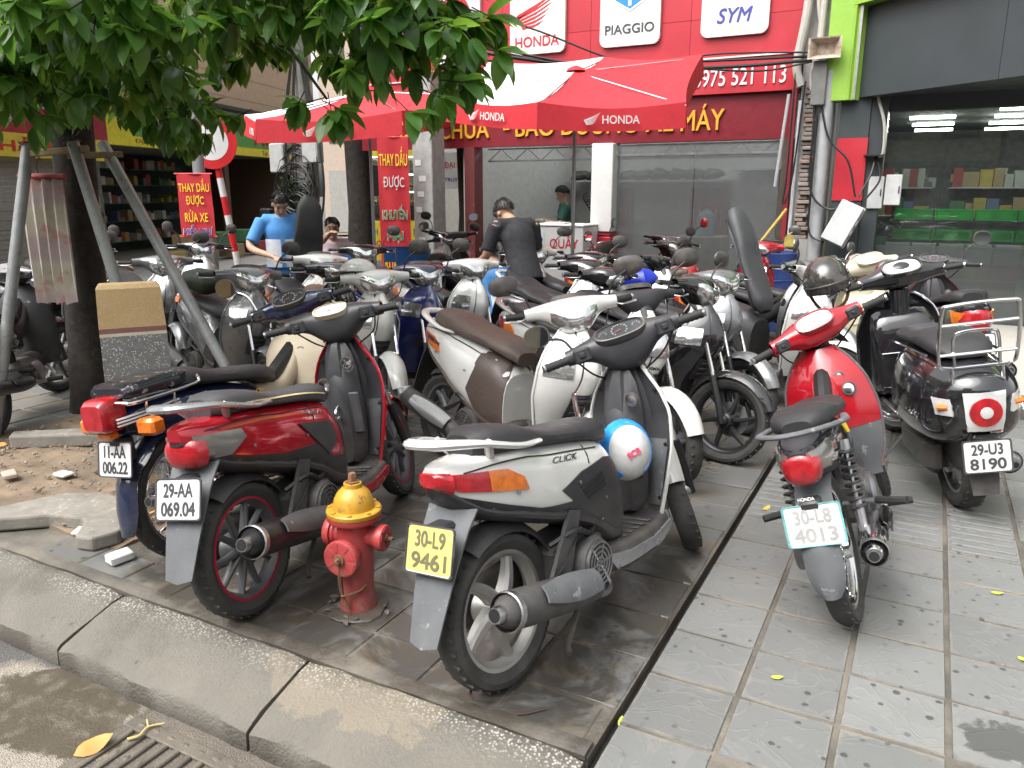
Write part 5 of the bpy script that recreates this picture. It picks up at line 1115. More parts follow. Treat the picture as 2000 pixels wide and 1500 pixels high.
# corner column with a tall red banner
cc = empty('corner_column', M=T(-6.62,9.86,0)); lit(cc, 'stained grey concrete column beside the tall red banner', 'column'); part('shaft', CONC, (-.17,-.17,0), (.17,.17,3.2), cc, r=.01)
for k in range(7): part('paper_scrap', WHP, (-.12+.03*(k % 3),-.176,.6+.22*k), (-.02+.04*(k % 3),-.1705,.68+.22*k), cc)
banner('wall_banner', 'tall red banner with yellow, white and green words on the corner column', T(-6.86,9.32,1.30) @ RZ(28), .44, 2.0, (('THAY DẦU',.74,.40,.26,YEL,0),('ĐƯỢC',.38,.30,.20,WHP,0),('KHUYẾN',-.03,.34,.20,GRNP,0),('MẠI',-.38,.22,.17,GRNP,0),('RỬA XE',-.74,.34,.18,YEL,0)))
# utility pole with boxes and a tangle of cables
up = empty('utility_pole', M=T(-10.4,11.45,0)); lit(up, 'concrete utility pole hung with meter boxes and black cable tangles', 'utility pole'); mb = MB(); mb.tube([(0,0,0),(0,0,7)], [.16,.12], 14); mb.build('shaft', CONC, up)
for (x, y, z, w_, h_) in ((-.42,-.25,2.15,.34,.52),(.34,-.2,2.3,.36,.5),(-.2,-.22,4.3,.4,.4)): part('meter_box', BOXM, (x-w_/2,y-.1,z-h_/2), (x+w_/2,y+.1,z+h_/2), up, r=.02)
random.seed(77)
for k in range(26):
    a = random.uniform(0,6.28); r_ = random.uniform(.2,.5); z = random.uniform(.9,2.2); mb = MB(); mb.tube([(r_*cos(a+t*.45)+random.uniform(-.04,.04), -.25+.3*r_*sin(a), z+r_*sin(a+t*.45)) for t in range(15)], .013, 5); mb.build('cable_loop', CABLE, up)
for k in range(10):
    x = random.uniform(-.5,.6); mb = MB(); mb.tube(spline([(x*.3,-.15,3.9),(x,-.25,2.8),(x*1.3,-.3,1.6),(x*.8,-.25,.7)], 5), .014, 5); mb.build('drop_cable', CABLE, up)
part('splice_box', CABLE, (-.75,-.55,.75), (-.5,-.4,1.25), up, r=.03)
for i, (x, y, r_, l) in enumerate(((-8.95,11.1,.22,'dark street tree trunk between the utility pole and the food cart'),(-7.04,11.6,.17,'dark tree trunk seen past the concrete column'))):
    t_ = empty('street_tree', M=T(x, y, 0)); lit(t_, l, 'tree', 'trees down the side street'); mb = MB(); mb.tube([(0,0,-.1),(.05,0,1.2),(-.03,.05,2.4),(.1,.1,4.2)], [r_*1.25,r_,r_*.95,r_*.6], 12); mb.build('trunk', BARK, t_)
    random.seed(50+i); q = MB()
    for _ in range(900):
        d = V((random.gauss(0,1), random.gauss(0,1), random.gauss(0,.7))); d = d.normalized()*random.uniform(.6,2.0); M = T(d.x, d.y, 5.0+d.z*.8) @ RZ(random.uniform(0,360)) @ RY(random.uniform(10,80)) @ Matrix.Scale(1.6, 4); q.add([M @ V(p) for p in LV], LF)
    q.build('crown', LEAFS[0], t_, smooth=0, kind='stuff')
# food cart
fc = empty('food_cart', M=T(-10.35,13.9,0) @ RZ(26)); lit(fc, 'lit glass food cart with yellow front behind the tree trunk', 'food cart')
part('base', mat('cart_yellow', (.75,.62,.05), .5), (-.75,-.4,.12), (.75,.4,.95), fc); text('BÁNH MÌ', BLUEL, fc, face_y(-.30,.74,-.402), w=.55, h=.17, depth=.004, bold=.008); text('SÀI GÒN', REDL, fc, face_y(-.30,.50,-.402), w=.5, h=.14, depth=.004, bold=.008); text('BÁNH MÌ', BLUEL, fc, face_y(.40,.74,-.402), w=.55, h=.17, depth=.004, bold=.008); text('SÀI GÒN', REDL, fc, face_y(.40,.50,-.402), w=.5, h=.14, depth=.004, bold=.008)
LAMP = mat('cart_lamp', (.9,.85,.7), .5, emit=(1,.9,.7,6))
for z in (1.25,1.6,1.95): part('shelf', STEEL, (-.72,-.35,z), (.72,.35,z+.02), fc); part('strip_lamp', LAMP, (-.7,-.36,z+.28), (.7,-.34,z+.30), fc)
part('back', WHP, (-.75,.36,.95), (.75,.4,2.2), fc); part('roof_sign', mat('cart_yellow', (.75,.62,.05), .5), (-.78,-.42,2.25), (.78,.42,2.6), fc); part('glass', GLS, (-.74,-.40,.96), (.74,-.39,2.24), fc)
random.seed(4)
for z in (.96,1.275,1.62):
    for k in range(11):
        mb = MB(); mb.ball((-.65+.13*k,-.15+random.uniform(-.08,.08),z+.06), (.06,.09,.05), m=8, n=5); mb.build('bread', mat('bread_crust', (.50,.28,.10), .6, var=.3), fc)
for x in (-.6,.6):
    mb = MB(); mb.lathe([(.10,-.02),(.12,-.01),(.12,.01),(.10,.02)], T(x,-.3,.12) @ RX(90), 16, closed=True); mb.build('wheel', RUBBER, fc)
mb = MB(); mb.box((-.18,-.02,-.28),(.18,.02,.28)); o = mb.build('led_sign', CABLE, M=T(-9.45,12.2,1.75) @ RZ(28)); lit(o, 'small black sign edged with green lamps beside the trunk', 'sign')
LEDG = mat('green_led', (.1,.8,.4), .5, emit=(.05,1,.45,4))
for k in range(9):
    for x in (-.17,.17): mb = MB(); mb.ball((x,-.025,-.26+.065*k), .014, m=6, n=4); mb.build('led', LEDG, o)
sg_ = empty('lottery_sign', M=T(-8.35,13.7,1.95) @ RZ(28)); lit(sg_, 'white shop sign with red and blue words beyond the columns', 'sign'); part('board', WHP, (-.45,-.03,-.35), (.45,.03,.35), sg_); text('ĐẠI LÝ XỔ SỐ', REDL, sg_, face_y(0,.12,-.032), w=.8, h=.2, depth=.003, bold=.008); text('TRUYỀN THỐNG', BLUEL, sg_, face_y(0,-.15,-.032), w=.8, h=.12, depth=.003, bold=.008); part('stand', STEEL, (-.02,0.031,-2.0), (.02,.06,-.2), sg_)
# potted plant and shop goods on the left
pl = empty('potted_palm', M=LB @ T(4.6,-1.2,0)); lit(pl, 'bushy dark green potted plant behind the striped sign pole', 'plant'); mb = MB(); mb.lathe([(0,0),(.22,0),(.28,.4),(.24,.4),(.22,.36),(0,.36)], None, 16); mb.build('pot', mat('clay_pot', (.25,.11,.07), .8), pl)
random.seed(13); q = MB()
for _ in range(150):
    a = random.uniform(0,360); el = random.uniform(10,80); M = T(random.gauss(0,.12), random.gauss(0,.12), random.uniform(.4,1.75)) @ RZ(a) @ RY(-el) @ SCL(3.6,1.7,2.2); q.add([M @ V(p) for p in LV], LF)
q.build('foliage', LEAFS[0], pl, smooth=0, kind='stuff'); mb = MB(); mb.tube([(0,0,.3),(.02,0,1.9)], .03, 8); mb.build('stem', BARK, pl)
random.seed(19)
for i in range(7):
    o = part('produce_crate', random.choice(GOODS+[mat('yellow_crate', (.72,.46,.03), .5)]), (-.25,-.2,0), (.25,.2,.3), None, r=.01); o.matrix_world = LB @ T(-.9+.62*i,-.9,.02+(.32 if i % 2 else 0)); lit(o, f'produce crate set out before the corner grocery, {["first","second","third","fourth","fifth","sixth","seventh"][i]} from the shutter', 'crate', 'crates outside the corner grocery')
# ---- folding chairs
CHB = mat('blue_chair', (.012,.075,.25), .45, dirt=.15)
def chair(M, label):
    root = empty('folding_chair', M=M); lit(root, label, 'chair', 'blue folding chairs')
    part('seat', CHB, (-.2,-.2,.43), (.2,.18,.45), root, r=.008)
    mb = MB(); mb.sheet([[(-.2+.4*i/6, .17+.03*sin(pi*i/6), .68+.2*j/4) for i in range(7)] for j in range(5)], .008); mb.build('backrest', CHB, root)
    for x in (-.21,.21):
        mb = MB(); mb.tube([(x,.17,.90),(x,.12,.5),(x,-.22,0)], .011, 8); mb.build('leg', STEEL, root); mb = MB(); mb.tube([(x*.9,-.18,.44),(x*.9,.25,0)], .011, 8); mb.build('leg', STEEL, root)
chair(T(-5.75,7.2,0) @ RZ(150), 'blue folding chair beside the seated man'); chair(T(-5.55,7.95,0) @ RZ(-160), 'blue folding chair nearest the tall red banner'); chair(T(-6.1,8.4,0) @ RZ(-150), 'blue folding chair standing behind the parasol pole'); chair(T(-6.3,7.28,0) @ RZ(42), 'blue folding chair under the man in the pink shirt')
# ---- overhead cables
for i, (pts, r, l) in enumerate(([[(-1.45,10.0,3.02),(-2.2,9.6,2.95),(-3.2,9.1,2.93),(-4.2,8.7,3.02),(-5.6,8.0,3.3),(-9,6.4,4.2)],.022,'thick black overhead cable sagging in front of the red sign'],[[(-1.45,10.02,3.06),(-2.6,9.5,3.02),(-3.6,9.0,3.0),(-4.6,8.5,3.15),(-9,6.5,4.35)],.015,'second overhead cable strung just above the parasol'],[[(-1.42,10.0,3.1),(-2.4,9.6,3.10),(-3.3,9.1,3.0),(-4.4,8.6,3.4),(-6,7.9,3.9),(-9,6.6,4.8)],.011,'thin overhead cable crossing the white brand plate'],[[(-1.44,10.0,3.0),(-2.0,9.7,2.9),(-3.0,9.2,2.96),(-4.3,8.7,3.05),(-9,6.3,4.25)],.012,'twisted thin cable wound along the thick overhead cable'])): cable(pts, r, l, group='overhead cables')
def paint(name, c, rough=.16, dirt=.06, low=.3, coat=.9, metal=0): return mat('paint_'+name, c, rough, coat=coat, metal=metal, var=.05, dirt=dirt, low=low)
WORNK = mat('scuffed_dark_plastic', (.055,.056,.06), .5, var=.15, dirt=.25, low=.4, wear=.12, wcol=(.2,.2,.2))
SQN = {'panel_gap','belly_cover','pillion_pad','tail_cover','sticker','stripe','signal_stalk','body','under_cover','tail_fairing','side_cover','vent_cover','vent_slot','flash','seat','seat_piping','seat_pan','storage_box','grab_rail','tail_light','turn_signal','brake_light','plate_bracket','number_plate','lettering'}
def squeeze(root, k, x0=-.45):
    """shorten everything behind the saddle's middle so the tail ends just past the rear tyre"""
    f = lambda x: x if x > x0 else x0+(x-x0)*k
    for o in list(root.children):
        if o.name.split('.')[0] not in SQN or o.type != 'MESH': continue
        if o.location.length < 1e-6:
            for v in o.data.vertices: v.co.x = f(v.co.x)
            for c in o.children:
                if c.type == 'MESH':
                    for v in c.data.vertices: v.co.x = f(v.co.x)
        elif o.name.split('.')[0] in ('number_plate',): o.location.x = f(o.location.x)
def lin(xs, ys):
    def f(x):
        if x <= xs[0]: return ys[0]
        for i in range(len(xs)-1):
            if x <= xs[i+1]: return ys[i]+(ys[i+1]-ys[i])*(x-xs[i])/(xs[i+1]-xs[i])
        return ys[-1]
    return f
def knee(v):
    """inner shield section: proud centre column, hollow knee wells, flange at the edge"""
    return 1.0 if v < .22 else 1-1.15*(v-.22)/.20 if v < .42 else -.15+.10*(v-.42)/.4 if v < .82 else -.05+.05*(v-.82)/.18
def ds(d, **k): r = dict(d); r.update(k); return r
SCOOT = dict(col=None, lower=None, front=None, cowlm=None, seatm=None, inner=BLACKP, R=.26, tw=.088, rim='five', rimm=ALLOY, rimm_r=None, stripe=None, disc=True, lean=8, steer=0, tail=None, seat=None,
    panels=[], under=BLACKP, rail=None, light='wrap', plate=None, pm=WHITEPL, ptm=PLTXT, prim=None, head='bar', mirrors=(1, -1), mshape=(.075,.055), mlens=MIRROR, mstem=BLACKP, mup=.17, muf=BLACKP, fan=ENGINE, wide=1.0, open_seat=0, flap=True, hand=True, dash='round', cowlback=None, detail=2, floorm=None, helmhook=True, tall=0, hm=None)
def scooter(name, rear, h, label, group=None, **kw):
    s = ds(SCOOT, **kw); R = s['R']; xr, xf = -.635, .635
    root = root_bike(name, rear, h, s['lean'], label, group=group); C = s['col']; F = s['front'] or C; LO = s['lower'] or s['under']; UN = s['under']; IN = s['inner']; SE = s['seatm']; D = s['detail']
    Ms = steer_matrix((.33, 0, .98), (.635, 0, R), s['steer'])
    tl = s['tall']
    # wheels, fork, mudguards
    wheel(root, xr, R, s['tw']*1.08, s['rim'], s['rimm_r'] or s['rimm'], roll=20, stripe=s['stripe'])
    wheel(root, xf, R, s['tw'], s['rim'], s['rimm'], Ms, roll=50, stripe=s['stripe'], disc=s['disc'])
    fork(root, Ms, xf, R, (.44, 0, .74), mU=CHROME, mL=BLKALLOY)
    fm = MB(); a = arc_shell(xf, R, R+.032, 22, 158, .062, .04, n=16, taper=.78); a.build('front_mudguard', F if s.get('fender', 1) else BLACKP, root, Ms)
    arc_shell(xr, R, R+.03, 20, 118, .062, .035, n=12).build('rear_mudguard', DARKP, root)
    # engine, drive case, stand
    mb = MB(); Body([(-.74,.22,.32,.03),(-.66,.18,.36,.045),(-.45,.20,.36,.045),(-.22,.18,.37,.05),(-.12,.22,.33,.03)], 3).mesh(mb, 12, 16)
    mb.v = [(x, y+.115, z) for x, y, z in mb.v]; mb.build('drive_case', ENGINE, root)
    mb = MB(); mb.bbox((-.42,-.11,.20),(-.12,.09,.40), .03); mb.bbox((-.16,-.07,.24),(.02,.07,.36), .02)
    for k in range(6): mb.box((-.13+.022*k,-.085,.235),(-.122+.022*k,.085,.375))
    mb.build('engine', ENGINE, root)
    Mf = T(-.27,-.115,.30) @ RX(90)
    mb = MB(); mb.lathe([(.092,0),(.095,.03),(.085,.05),(.07,.054)], Mf, 26); fc = mb.build('fan_cover', DARKP, root)
    if D > 1:
        mb = MB()
        for r in (.072,.055,.038,.02): mb.lathe([(r,.052),(r+.006,.052),(r+.006,.062),(r,.062)], Mf, 26, closed=True)
        for k in range(6): mb.box((0,-.004,.052),(.075,.004,.06), Mf @ RZ(60*k))
        mb.build('fan_grille', s['fan'], fc)
    muffler(root, (-.30,-.165,.235), (-.84,-.20,.37), .060, s['muf'], (.12,.72,-5,75), pipe=[(-.12,-.05,.25),(-.15,-.12,.16),(-.28,-.16,.19)], sm=s.get('shieldm'), tip=.02)
    shock(root, (-.60,.135,.30), (-.50,.115,.62))
    mb = MB(); mb.tube([(-.12,.1,.2),(-.02,.24,.01)], .009, 8); mb.tube([(-.03,.225,.012),(0,.27,.006)], [.016,.02], 8, flat=.4); mb.build('side_stand', STEEL, root)
    mb = MB()
    for sd in (-1, 1): mb.tube([(-.30,sd*.10,.18),(-.48,sd*.15,.09),(-.50,sd*.17,.075)], .011, 8)
    mb.tube([(-.3,-.1,.18),(-.3,.1,.18)], .011, 8); mb.build('centre_stand', DARKP, root)
    # tail body
    W = s['wide']
    tk = s['tail'] or [(-.99,.735,.79,.03),(-.93,.68,.80,.075),(-.80,.60,.80,.115),(-.60,.54,.79,.145),(-.40,.48,.76,.158),(-.22,.40,.73,.16),(-.08,.30,.70,.155),(0.0,.28,.62,.13)]
    B = Body([(k[0], k[1]+tl*.5, k[2]+tl, k[3]*W) for k in tk], 3.0)
    mb = MB(); B.mesh(mb, 28, 26); mb.build('body', s.get('bodym') or C, root)
    sp = [(p[0], p[1]+tl*.8) for p in (s.get('split') or [(-.97,.71),(-.72,.63),(-.52,.572),(-.34,.545),(-.40,.60),(-.28,.632),(-.12,.64),(-.03,.62)])]
    mb = MB(); Body([(k[0], k[1]+tl*.5-.006, k[1]+tl*.5+.26*(k[2]-k[1]), k[3]*W*.92) for k in tk], 2.4).mesh(mb, 24, 22); mb.build('belly_cover', UN, root)
    bot = [(x, B.lo(x)+.012) for x in [-.01-.096*i for i in range(10)]]
    both('under_cover', sp+[(-.008, min(.6, B.hi(-.008)-.01))]+bot, B, UN, root, .004)
    for nm, poly, m, off in s['panels']: both(nm, [(p[0], p[1]+tl*.8) for p in poly], B, m, root, off)
    if D > 1:   # panel gaps and fixing screws along the tail
        xs_ = [-.90+.07*i for i in range(12)]
        both('panel_gap', [(x, B.hi(x)-.034) for x in xs_]+[(x, B.hi(x)-.0375) for x in reversed(xs_)], B, CABLE, root, .003, th=.004)
        both('panel_gap', [(-.205,.73+tl),(-.201,.73+tl),(-.221,.645+tl),(-.225,.645+tl)], B, CABLE, root, .003, th=.004)
        for sd in (-1, 1):
            for x, z in ((-.15,.50),(-.30,.60),(-.66,.655)): disc(root, T(x if x > -.45 else -.45+(x+.45)*.74, sd*(B.surf(x, z+tl*.8)+.005), z+tl*.8) @ RX(-90*sd), .0065, STEEL, 'screw', .0025, seg=10)
    # seat
    sk = s['seat'] or [(-.80,.79,.86,.06),(-.72,.78,.875,.105),(-.55,.77,.855,.125),(-.36,.745,.80,.135),(-.18,.71,.775,.13),(-.04,.67,.765,.11),(.03,.66,.73,.06)]
    S = Body([(k[0], k[1]+tl, k[2]+tl, k[3]*W) for k in sk], 2.9, .35)
    Mo = Matrix()
    if s['open_seat']: Mo = T(.02,0,.70+tl) @ RY(s['open_seat']) @ T(-.02,0,-.70-tl)
    mb = MB(); S.mesh(mb, 24, 22); so = mb.build('seat', SE, root, Mo)
    if s['open_seat']:
        mb = MB(); g = []
        for i in range(13):
            x = -.74+.74*i/12; row = []
            for j in range(-4, 5): row.append((x, S.w(x)*.86*j/4, S.lo(x)-.012+.05*(1-(j/4)**4)*min(1, 3*sin(pi*i/12))))
            g.append(row)
        mb.sheet(g, .01); mb.build('seat_pan', BLACKP, so)
        mb = MB(); Body([(-.70,.62+tl,.74+tl,.10),(-.4,.55+tl,.73+tl,.115),(-.08,.6+tl,.70+tl,.09)], 4).mesh(mb, 8, 18); mb.build('storage_box', BLACKP, root)
    elif s.get('piping'):
        both('seat_piping', [(x, S.lo(x)+.05+.012*sin(3*x)) for x in [-.76+.07*i for i in range(11)]]+[(x, S.lo(x)+.044+.012*sin(3*x)) for x in reversed([-.76+.07*i for i in range(11)])], S, s['piping'], so, .003, th=.006)
    if s['rail']:
        zr = tl
        mb = MB(); mb.tube(spline([(-.46,-.128*W,.785+zr),(-.62,-.15*W,.80+zr),(-.84,-.13*W,.845+zr),(-.985,-.06,.865+zr),(-1.01,0,.868+zr),(-.985,.06,.865+zr),(-.84,.13*W,.845+zr),(-.62,.15*W,.80+zr),(-.46,.128*W,.785+zr)], 5), [.015,.019,.024,.03,.032,.03,.024,.019,.015], 10, flat=.55, up=(0,0,1))
        for sd in (-1, 1): mb.tube([(-.78,sd*.12*W,.835+zr),(-.74,sd*.09*W,.79+zr)], .016, 8)
        mb.build('grab_rail', s['rail'], root)
    # tail lamps
    lt = s['light']
    if lt == 'wrap':        # long red-amber clusters round the flanks
        both('tail_light', [(-.985,.772+tl*.8),(-.975,.752+tl*.8),(-.93,.712+tl*.8),(-.80,.688+tl*.8),(-.80,.752+tl*.8)], B, REDLENS, root, .007, step=.02)
        both('turn_signal', [(-.798,.752+tl*.8),(-.798,.688+tl*.8),(-.60,.655+tl*.8),(-.62,.70+tl*.8),(-.70,.74+tl*.8)], B, AMBER, root, .007, step=.02)
        mb = MB(); Body([(-1.0,.735+tl*.8,.775+tl*.8,.03),(-.985,.725+tl*.8,.78+tl*.8,.05),(-.95,.70+tl*.8,.78+tl*.8,.072)], 3).mesh(mb, 6, 18); mb.build('brake_light', REDLENS, root)
    elif lt == 'cluster':   # red centre, clear sides
        mb = MB(); Body([(-.99,.675+tl*.8,.715+tl*.8,.03),(-.97,.645+tl*.8,.745+tl*.8,.068),(-.92,.63+tl*.8,.768+tl*.8,.09)], 2.6).mesh(mb, 6, 18); mb.build('tail_light', REDLENS, root)
        both('turn_signal', [(-.955,.757+tl*.8),(-.94,.665+tl*.8),(-.80,.655+tl*.8),(-.70,.70+tl*.8),(-.72,.735+tl*.8)], B, SMOKE, root, .008, step=.02)
    elif lt == 'vertical':
        mb = MB(); Body([(-1.01,.62+tl,.74+tl,.03),(-.98,.58+tl,.77+tl,.075),(-.90,.57+tl,.79+tl,.105)], 2.4).mesh(mb, 6, 18); mb.build('tail_light', REDLENS, root)
        both('turn_signal', [(-.95,.74+tl),(-.95,.62+tl),(-.84,.62+tl),(-.80,.74+tl)], B, AMBER, root, .012, step=.02)
    # plate bracket, flap, plate
    g = []
    for i in range(8):
        u = i/7; row = []
        for j in range(-3, 4): row.append((-.765-.20*u**.8-.012*(1-abs(j)/3), (.10-.045*u)*j/3, .64+tl*.5-.36*u+.01*abs(j)/3))
        g.append(row)
    if s['flap']: mb = MB(); mb.sheet(g, .006); mb.build('mud_flap', s.get('flapm') or DARKP, root)
    if s['plate']:
        mp = T(-1.045,0,.555+tl*.4) @ RZ(-90) @ RX(72)
        plate(root, mp, s['plate'][0], s['plate'][1], s['pm'], s['ptm'], s['prim'])
        mb = MB(); mb.bbox((-1.02,-.04,.56+tl*.4),(-.92,.04,.62+tl*.4), .01); mb.build('plate_bracket', BLACKP, root)
    # floor and lower fairing
    mb = MB(); Bf = Body([(-.16,.20,.31,.135*W),(0,.175,.30,.165*W),(.16,.18,.295,.17*W),(.29,.20,.31,.16*W)], 4.2); Bf.mesh(mb, 10, 24); mb.build('floor_board', s['floorm'] or BLACKP, root)
    if D > 1:
        mb = MB()
        for k in range(6): mb.bbox((-.05+.045*k,-.12,.293),(-.028+.045*k,.12,.3005), .003)
        mb.build('floor_tread', DARKP, root)
    both('lower_fairing', [(-.16,.28),(-.10,.20),(.05,.145),(.12,.18),(.29,.235),(.30,.272),(.14,.252),(-.02,.258)], Bf, LO, root, .008)
    # leg shield: outer and inner skins that share an edge
    LS = s.get('shield') or [(.25,.27,.33,.25,.125),(.42,.29,.37,.225,.170),(.57,.30,.46,.215,.205),(.71,.315,.53,.205,.200),(.80,.315,.51,.22,.160),(.89,.32,.45,.25,.085),(.94,.33,.41,.29,.06)]
    zs = [k[0] for k in LS]; fe, fo, fi = [ip(zs, [k[i] for k in LS]) for i in (1,2,3)]; fw = lin(zs, [k[4] for k in LS])
    def skin(outer, z0, z1, w0=-1, w1=1, off=0, n=22, mm=20):
        g = []
        for i in range(n+1):
            z = z0+(z1-z0)*i/n; row = []
            for j in range(mm+1):
                v = w0+(w1-w0)*j/mm; e, o, q, ww = fe(z), fo(z), fi(z), fw(z)*W
                x = e+(o-e+off)*(1-abs(v)**1.55) if outer else e-(e-q)*knee(abs(v))
                row.append((x+(off*.3 if outer else 0), ww*v, z))
            g.append(row)
        return g
    mb = MB(); mb.sheet([r[::-1] for r in skin(True, .25, .94)], .006); mb.build('leg_shield', F, root)
    mb = MB(); mb.sheet(skin(False, .25, .93), .006); mb.build('inner_shield', IN, root)
    npn = s.get('nose', BLACKP)
    if npn:
        mb = MB(); mb.sheet([r[::-1] for r in skin(True, .60, .87, -.30, .30, .007, 12, 8)], .006); np_ = mb.build('nose_panel', s.get('nosem') or F, root)
        mb = MB(); mb.sheet([r[::-1] for r in skin(True, .46, .592, -.34, .34, .006, 6, 8)], .006); mb.build('front_grille', npn, root)
        for k in range(3): mb = MB(); mb.sheet([r[::-1] for r in skin(True, .49+.035*k, .50+.035*k, -.26, .26, .014, 1, 8)], .006); mb.build('grille_bar', DARKP, root)
        for sd in (-1, 1): mb = MB(); w0, w1 = (.31,.335) if sd > 0 else (-.335,-.31); mb.sheet([r[::-1] for r in skin(True, .60, .88, w0, w1, .002, 10, 1)], .004); mb.build('seam', CABLE, root)
    mb = MB(); n = 20        # edge trim
    for sd in (-1, 1): mb.tube([(fe(z), sd*fw(z)*W, z) for z in [.26+.66*i/n for i in range(n+1)]], .0075, 6)
    mb.build('shield_edge', s.get('edgem') or F, root)
    mb = MB(); Body([(.19,.32,.70,.05),(.23,.30,.80,.075),(.27,.30,.9,.09)], 3).mesh(mb, 6, 16); mb.build('column_cover', IN, root)
    if D > 1:
        disc(root, T(.208,-.085,.78) @ RY(-90), .022, STEEL, 'ignition_lock', .008, .006, BLACKP)
        disc(root, T(.216,.10,.62) @ RY(-90), .014, CHROME, 'hook_plate', .006)
        mb = MB()
        for sd in (-1, 1): mb.bbox((.205,sd*.06-.045,.46),(.222,sd*.06+.045,.66), .012)
        mb.build('glove_box', DARKP, root)
    if D > 1:
        for sd in (-1, 1):
            mb = MB(); g_ = skin(False, .33, .60, .46 if sd > 0 else -.90, .90 if sd > 0 else -.46, 0, 8, 8); mb.sheet([[(p[0]-.006-.018*sin(pi*i/8)*sin(pi*j/8), p[1], p[2]) for j, p in enumerate(r)] for i, r in enumerate(g_)], .008); mb.build('leg_pocket', s.get('pocketm') or WORNK, root)
            for z in (.36,.58,.80): x_ = fe(z); disc(root, T(x_-.004, sd*fw(z)*W*.86, z) @ RY(-90), .008, CABLE, 'screw', .003, seg=10)
        mb = MB(); mb.tube(spline([(.19,0,.60),(.165,0,.585),(.155,0,.56),(.17,0,.54),(.185,0,.55)], 4), .005, 6); mb.build('bag_hook', CHROME, root)
        mb = MB(); mb.tube(spline([(-.45,-.10,.42),(-.36,-.15,.45),(-.25,-.13,.40),(-.16,-.10,.42)], 5), .011, 6); mb.build('breather_hose', CABLE, root)
        mb = MB(); mb.tube(spline([(-.62,-.13,.30),(-.45,-.155,.36),(-.30,-.13,.44)], 5), .005, 6); mb.build('brake_cable', CABLE, root)
        mb = MB(); mb.prism([(-.52,.30),(-.40,.30),(-.30,.50),(-.36,.52)], .125, .14, Matrix(((1,0,0,0),(0,0,-1,0),(0,1,0,0),(0,0,0,1)))); mb.build('engine_hanger', DARKP, root, smooth=0)
    for sd in (-1, 1):       # front indicators
        mb = MB(); w0, w1 = (.5,.93) if sd > 0 else (-.93,-.5)
        mb.sheet([r[::-1] for r in skin(True, .68, .78, w0, w1, .012, 6, 8)], .006); mb.build('turn_signal', s.get('indm') or HEADL, root)
    if s['head'] == 'shield':
        mb = MB(); mb.sheet([r[::-1] for r in skin(True, .70, .84, -.55, .55, .016, 8, 12)], .008); mb.build('headlight', HEADL, root)
    if s.get('badge'): text(s['badge'], s.get('badgem') or PLTXT, root, T(fe(.86)+(fo(.86)-fe(.86))*.93+.006, -.05, .855) @ RZ(90-24) @ RX(82), h=.014, depth=.002, bold=.02)
    # handlebar
    CW = s['cowlm'] or C; CB = s['cowlback'] or BLACKP; zb = 1.0+tl*.3
    mb = MB(); mb.tube([(.38,0,.86),(.325,0,zb-.04)], [.06,.05], 14); mb.build('steering_neck', BLACKP, root, Ms)
    ck = sym([(0,.30,zb-.030,.120,.068,.088),(.045,.30,zb-.027,.116,.068,.084),(.09,.296,zb-.012,.092,.062,.064),(.13,.288,zb+.002,.058,.048,.044),(.17,.281,zb+.006,.036,.036,.032),(.235,.275,zb+.004,.025,.026,.025)])
    if s['head'] == 'bar':
        cowl(root, Ms, ck, 'handlebar_cover', CW, True); cowl(root, Ms, ck, 'handlebar_back_cover', CB, False)
        def fr(y, t): 
            ys = [k[0] for k in ck]; x = ip(ys,[k[1] for k in ck])(y); df = ip(ys,[k[3] for k in ck])(y); z = ip(ys,[k[2] for k in ck])(y); hh = ip(ys,[k[5] for k in ck])(y)
            return (x+df*abs(cos(t))**(2/2.4)+.006, y, z+hh*math.copysign(abs(sin(t))**(2/2.4), sin(t)))
        g = []
        for i in range(15):
            y = -.112+.224*i/14; u = abs(y)/.112; lo, hi = -1.18+.75*u**1.6, .22+.40*u-.25*u**6; row = []
            for j in range(9): t = lo+(hi-lo)*j/8; p = fr(y, t); row.append((p[0]+.010*(1-(2*j/8-1)**4)*(1-u**4), p[1], p[2]))
            g.append(row)
        mb = MB(); mb.sheet(g[::-1], .008); hl = mb.build('headlight', HEADL, root, Ms)
        mb = MB(); mb.ball((.40,0,zb-.05), (.012,.03,.03)); mb.build('bulb_reflector', CHROME, hl)
    else:
        cowl(root, Ms, [(y, x, z, df*.62, db, hh*.8) for y, x, z, df, db, hh in ck], 'handlebar_cover', CW, True); cowl(root, Ms, [(y, x, z, df, db, hh*.8) for y, x, z, df, db, hh in ck], 'handlebar_back_cover', CB, False)
    bars(root, Ms, (.275,0,zb), lever=s.get('leverm') or STEEL)
    for sd in (-1, 1):
        mb = MB(); mb.bbox((.225,sd*.17-.035,zb-.03),(.27,sd*.17+.035,zb+.03), .008); mb.bbox((.217,sd*.17-.012,zb-.008),(.226,sd*.17+.012,zb+.012), .003); mb.build('switch_block', BLACKP, root, Ms)
    if D > 1:
        mg = T(.243,0,zb+.045) @ RZ(-90) @ RX(38)
        if s['dash'] == 'round': gauge(root, Ms @ mg, .19, .085)
        elif s['dash'] == 'eye': gauge(root, Ms @ mg, .15, .07, DIALW, REDLENS, mat('cream_trim', (.55,.5,.36), .35))
    for sd in s['mirrors']: mirror(root, Ms, (.275, sd*.2, zb+.03), sd, shape=s['mshape'], lens=s['mlens'], up=s['mup'], stem=s['mstem'], shell=s.get('mshell') or BLACKP)
    if D > 1:
        mb = MB(); mb.tube(spline([(.26,-.2,zb-.02),(.36,-.14,.90),(.38,-.02,.84)], 5), .004, 6); mb.tube(spline([(.26,.2,zb-.02),(.36,.14,.89),(.39,.02,.83)], 5), .004, 6); mb.build('control_cable', CABLE, root, Ms)
    squeeze(root, s.get('sq', .74))
    return root, B, Ms
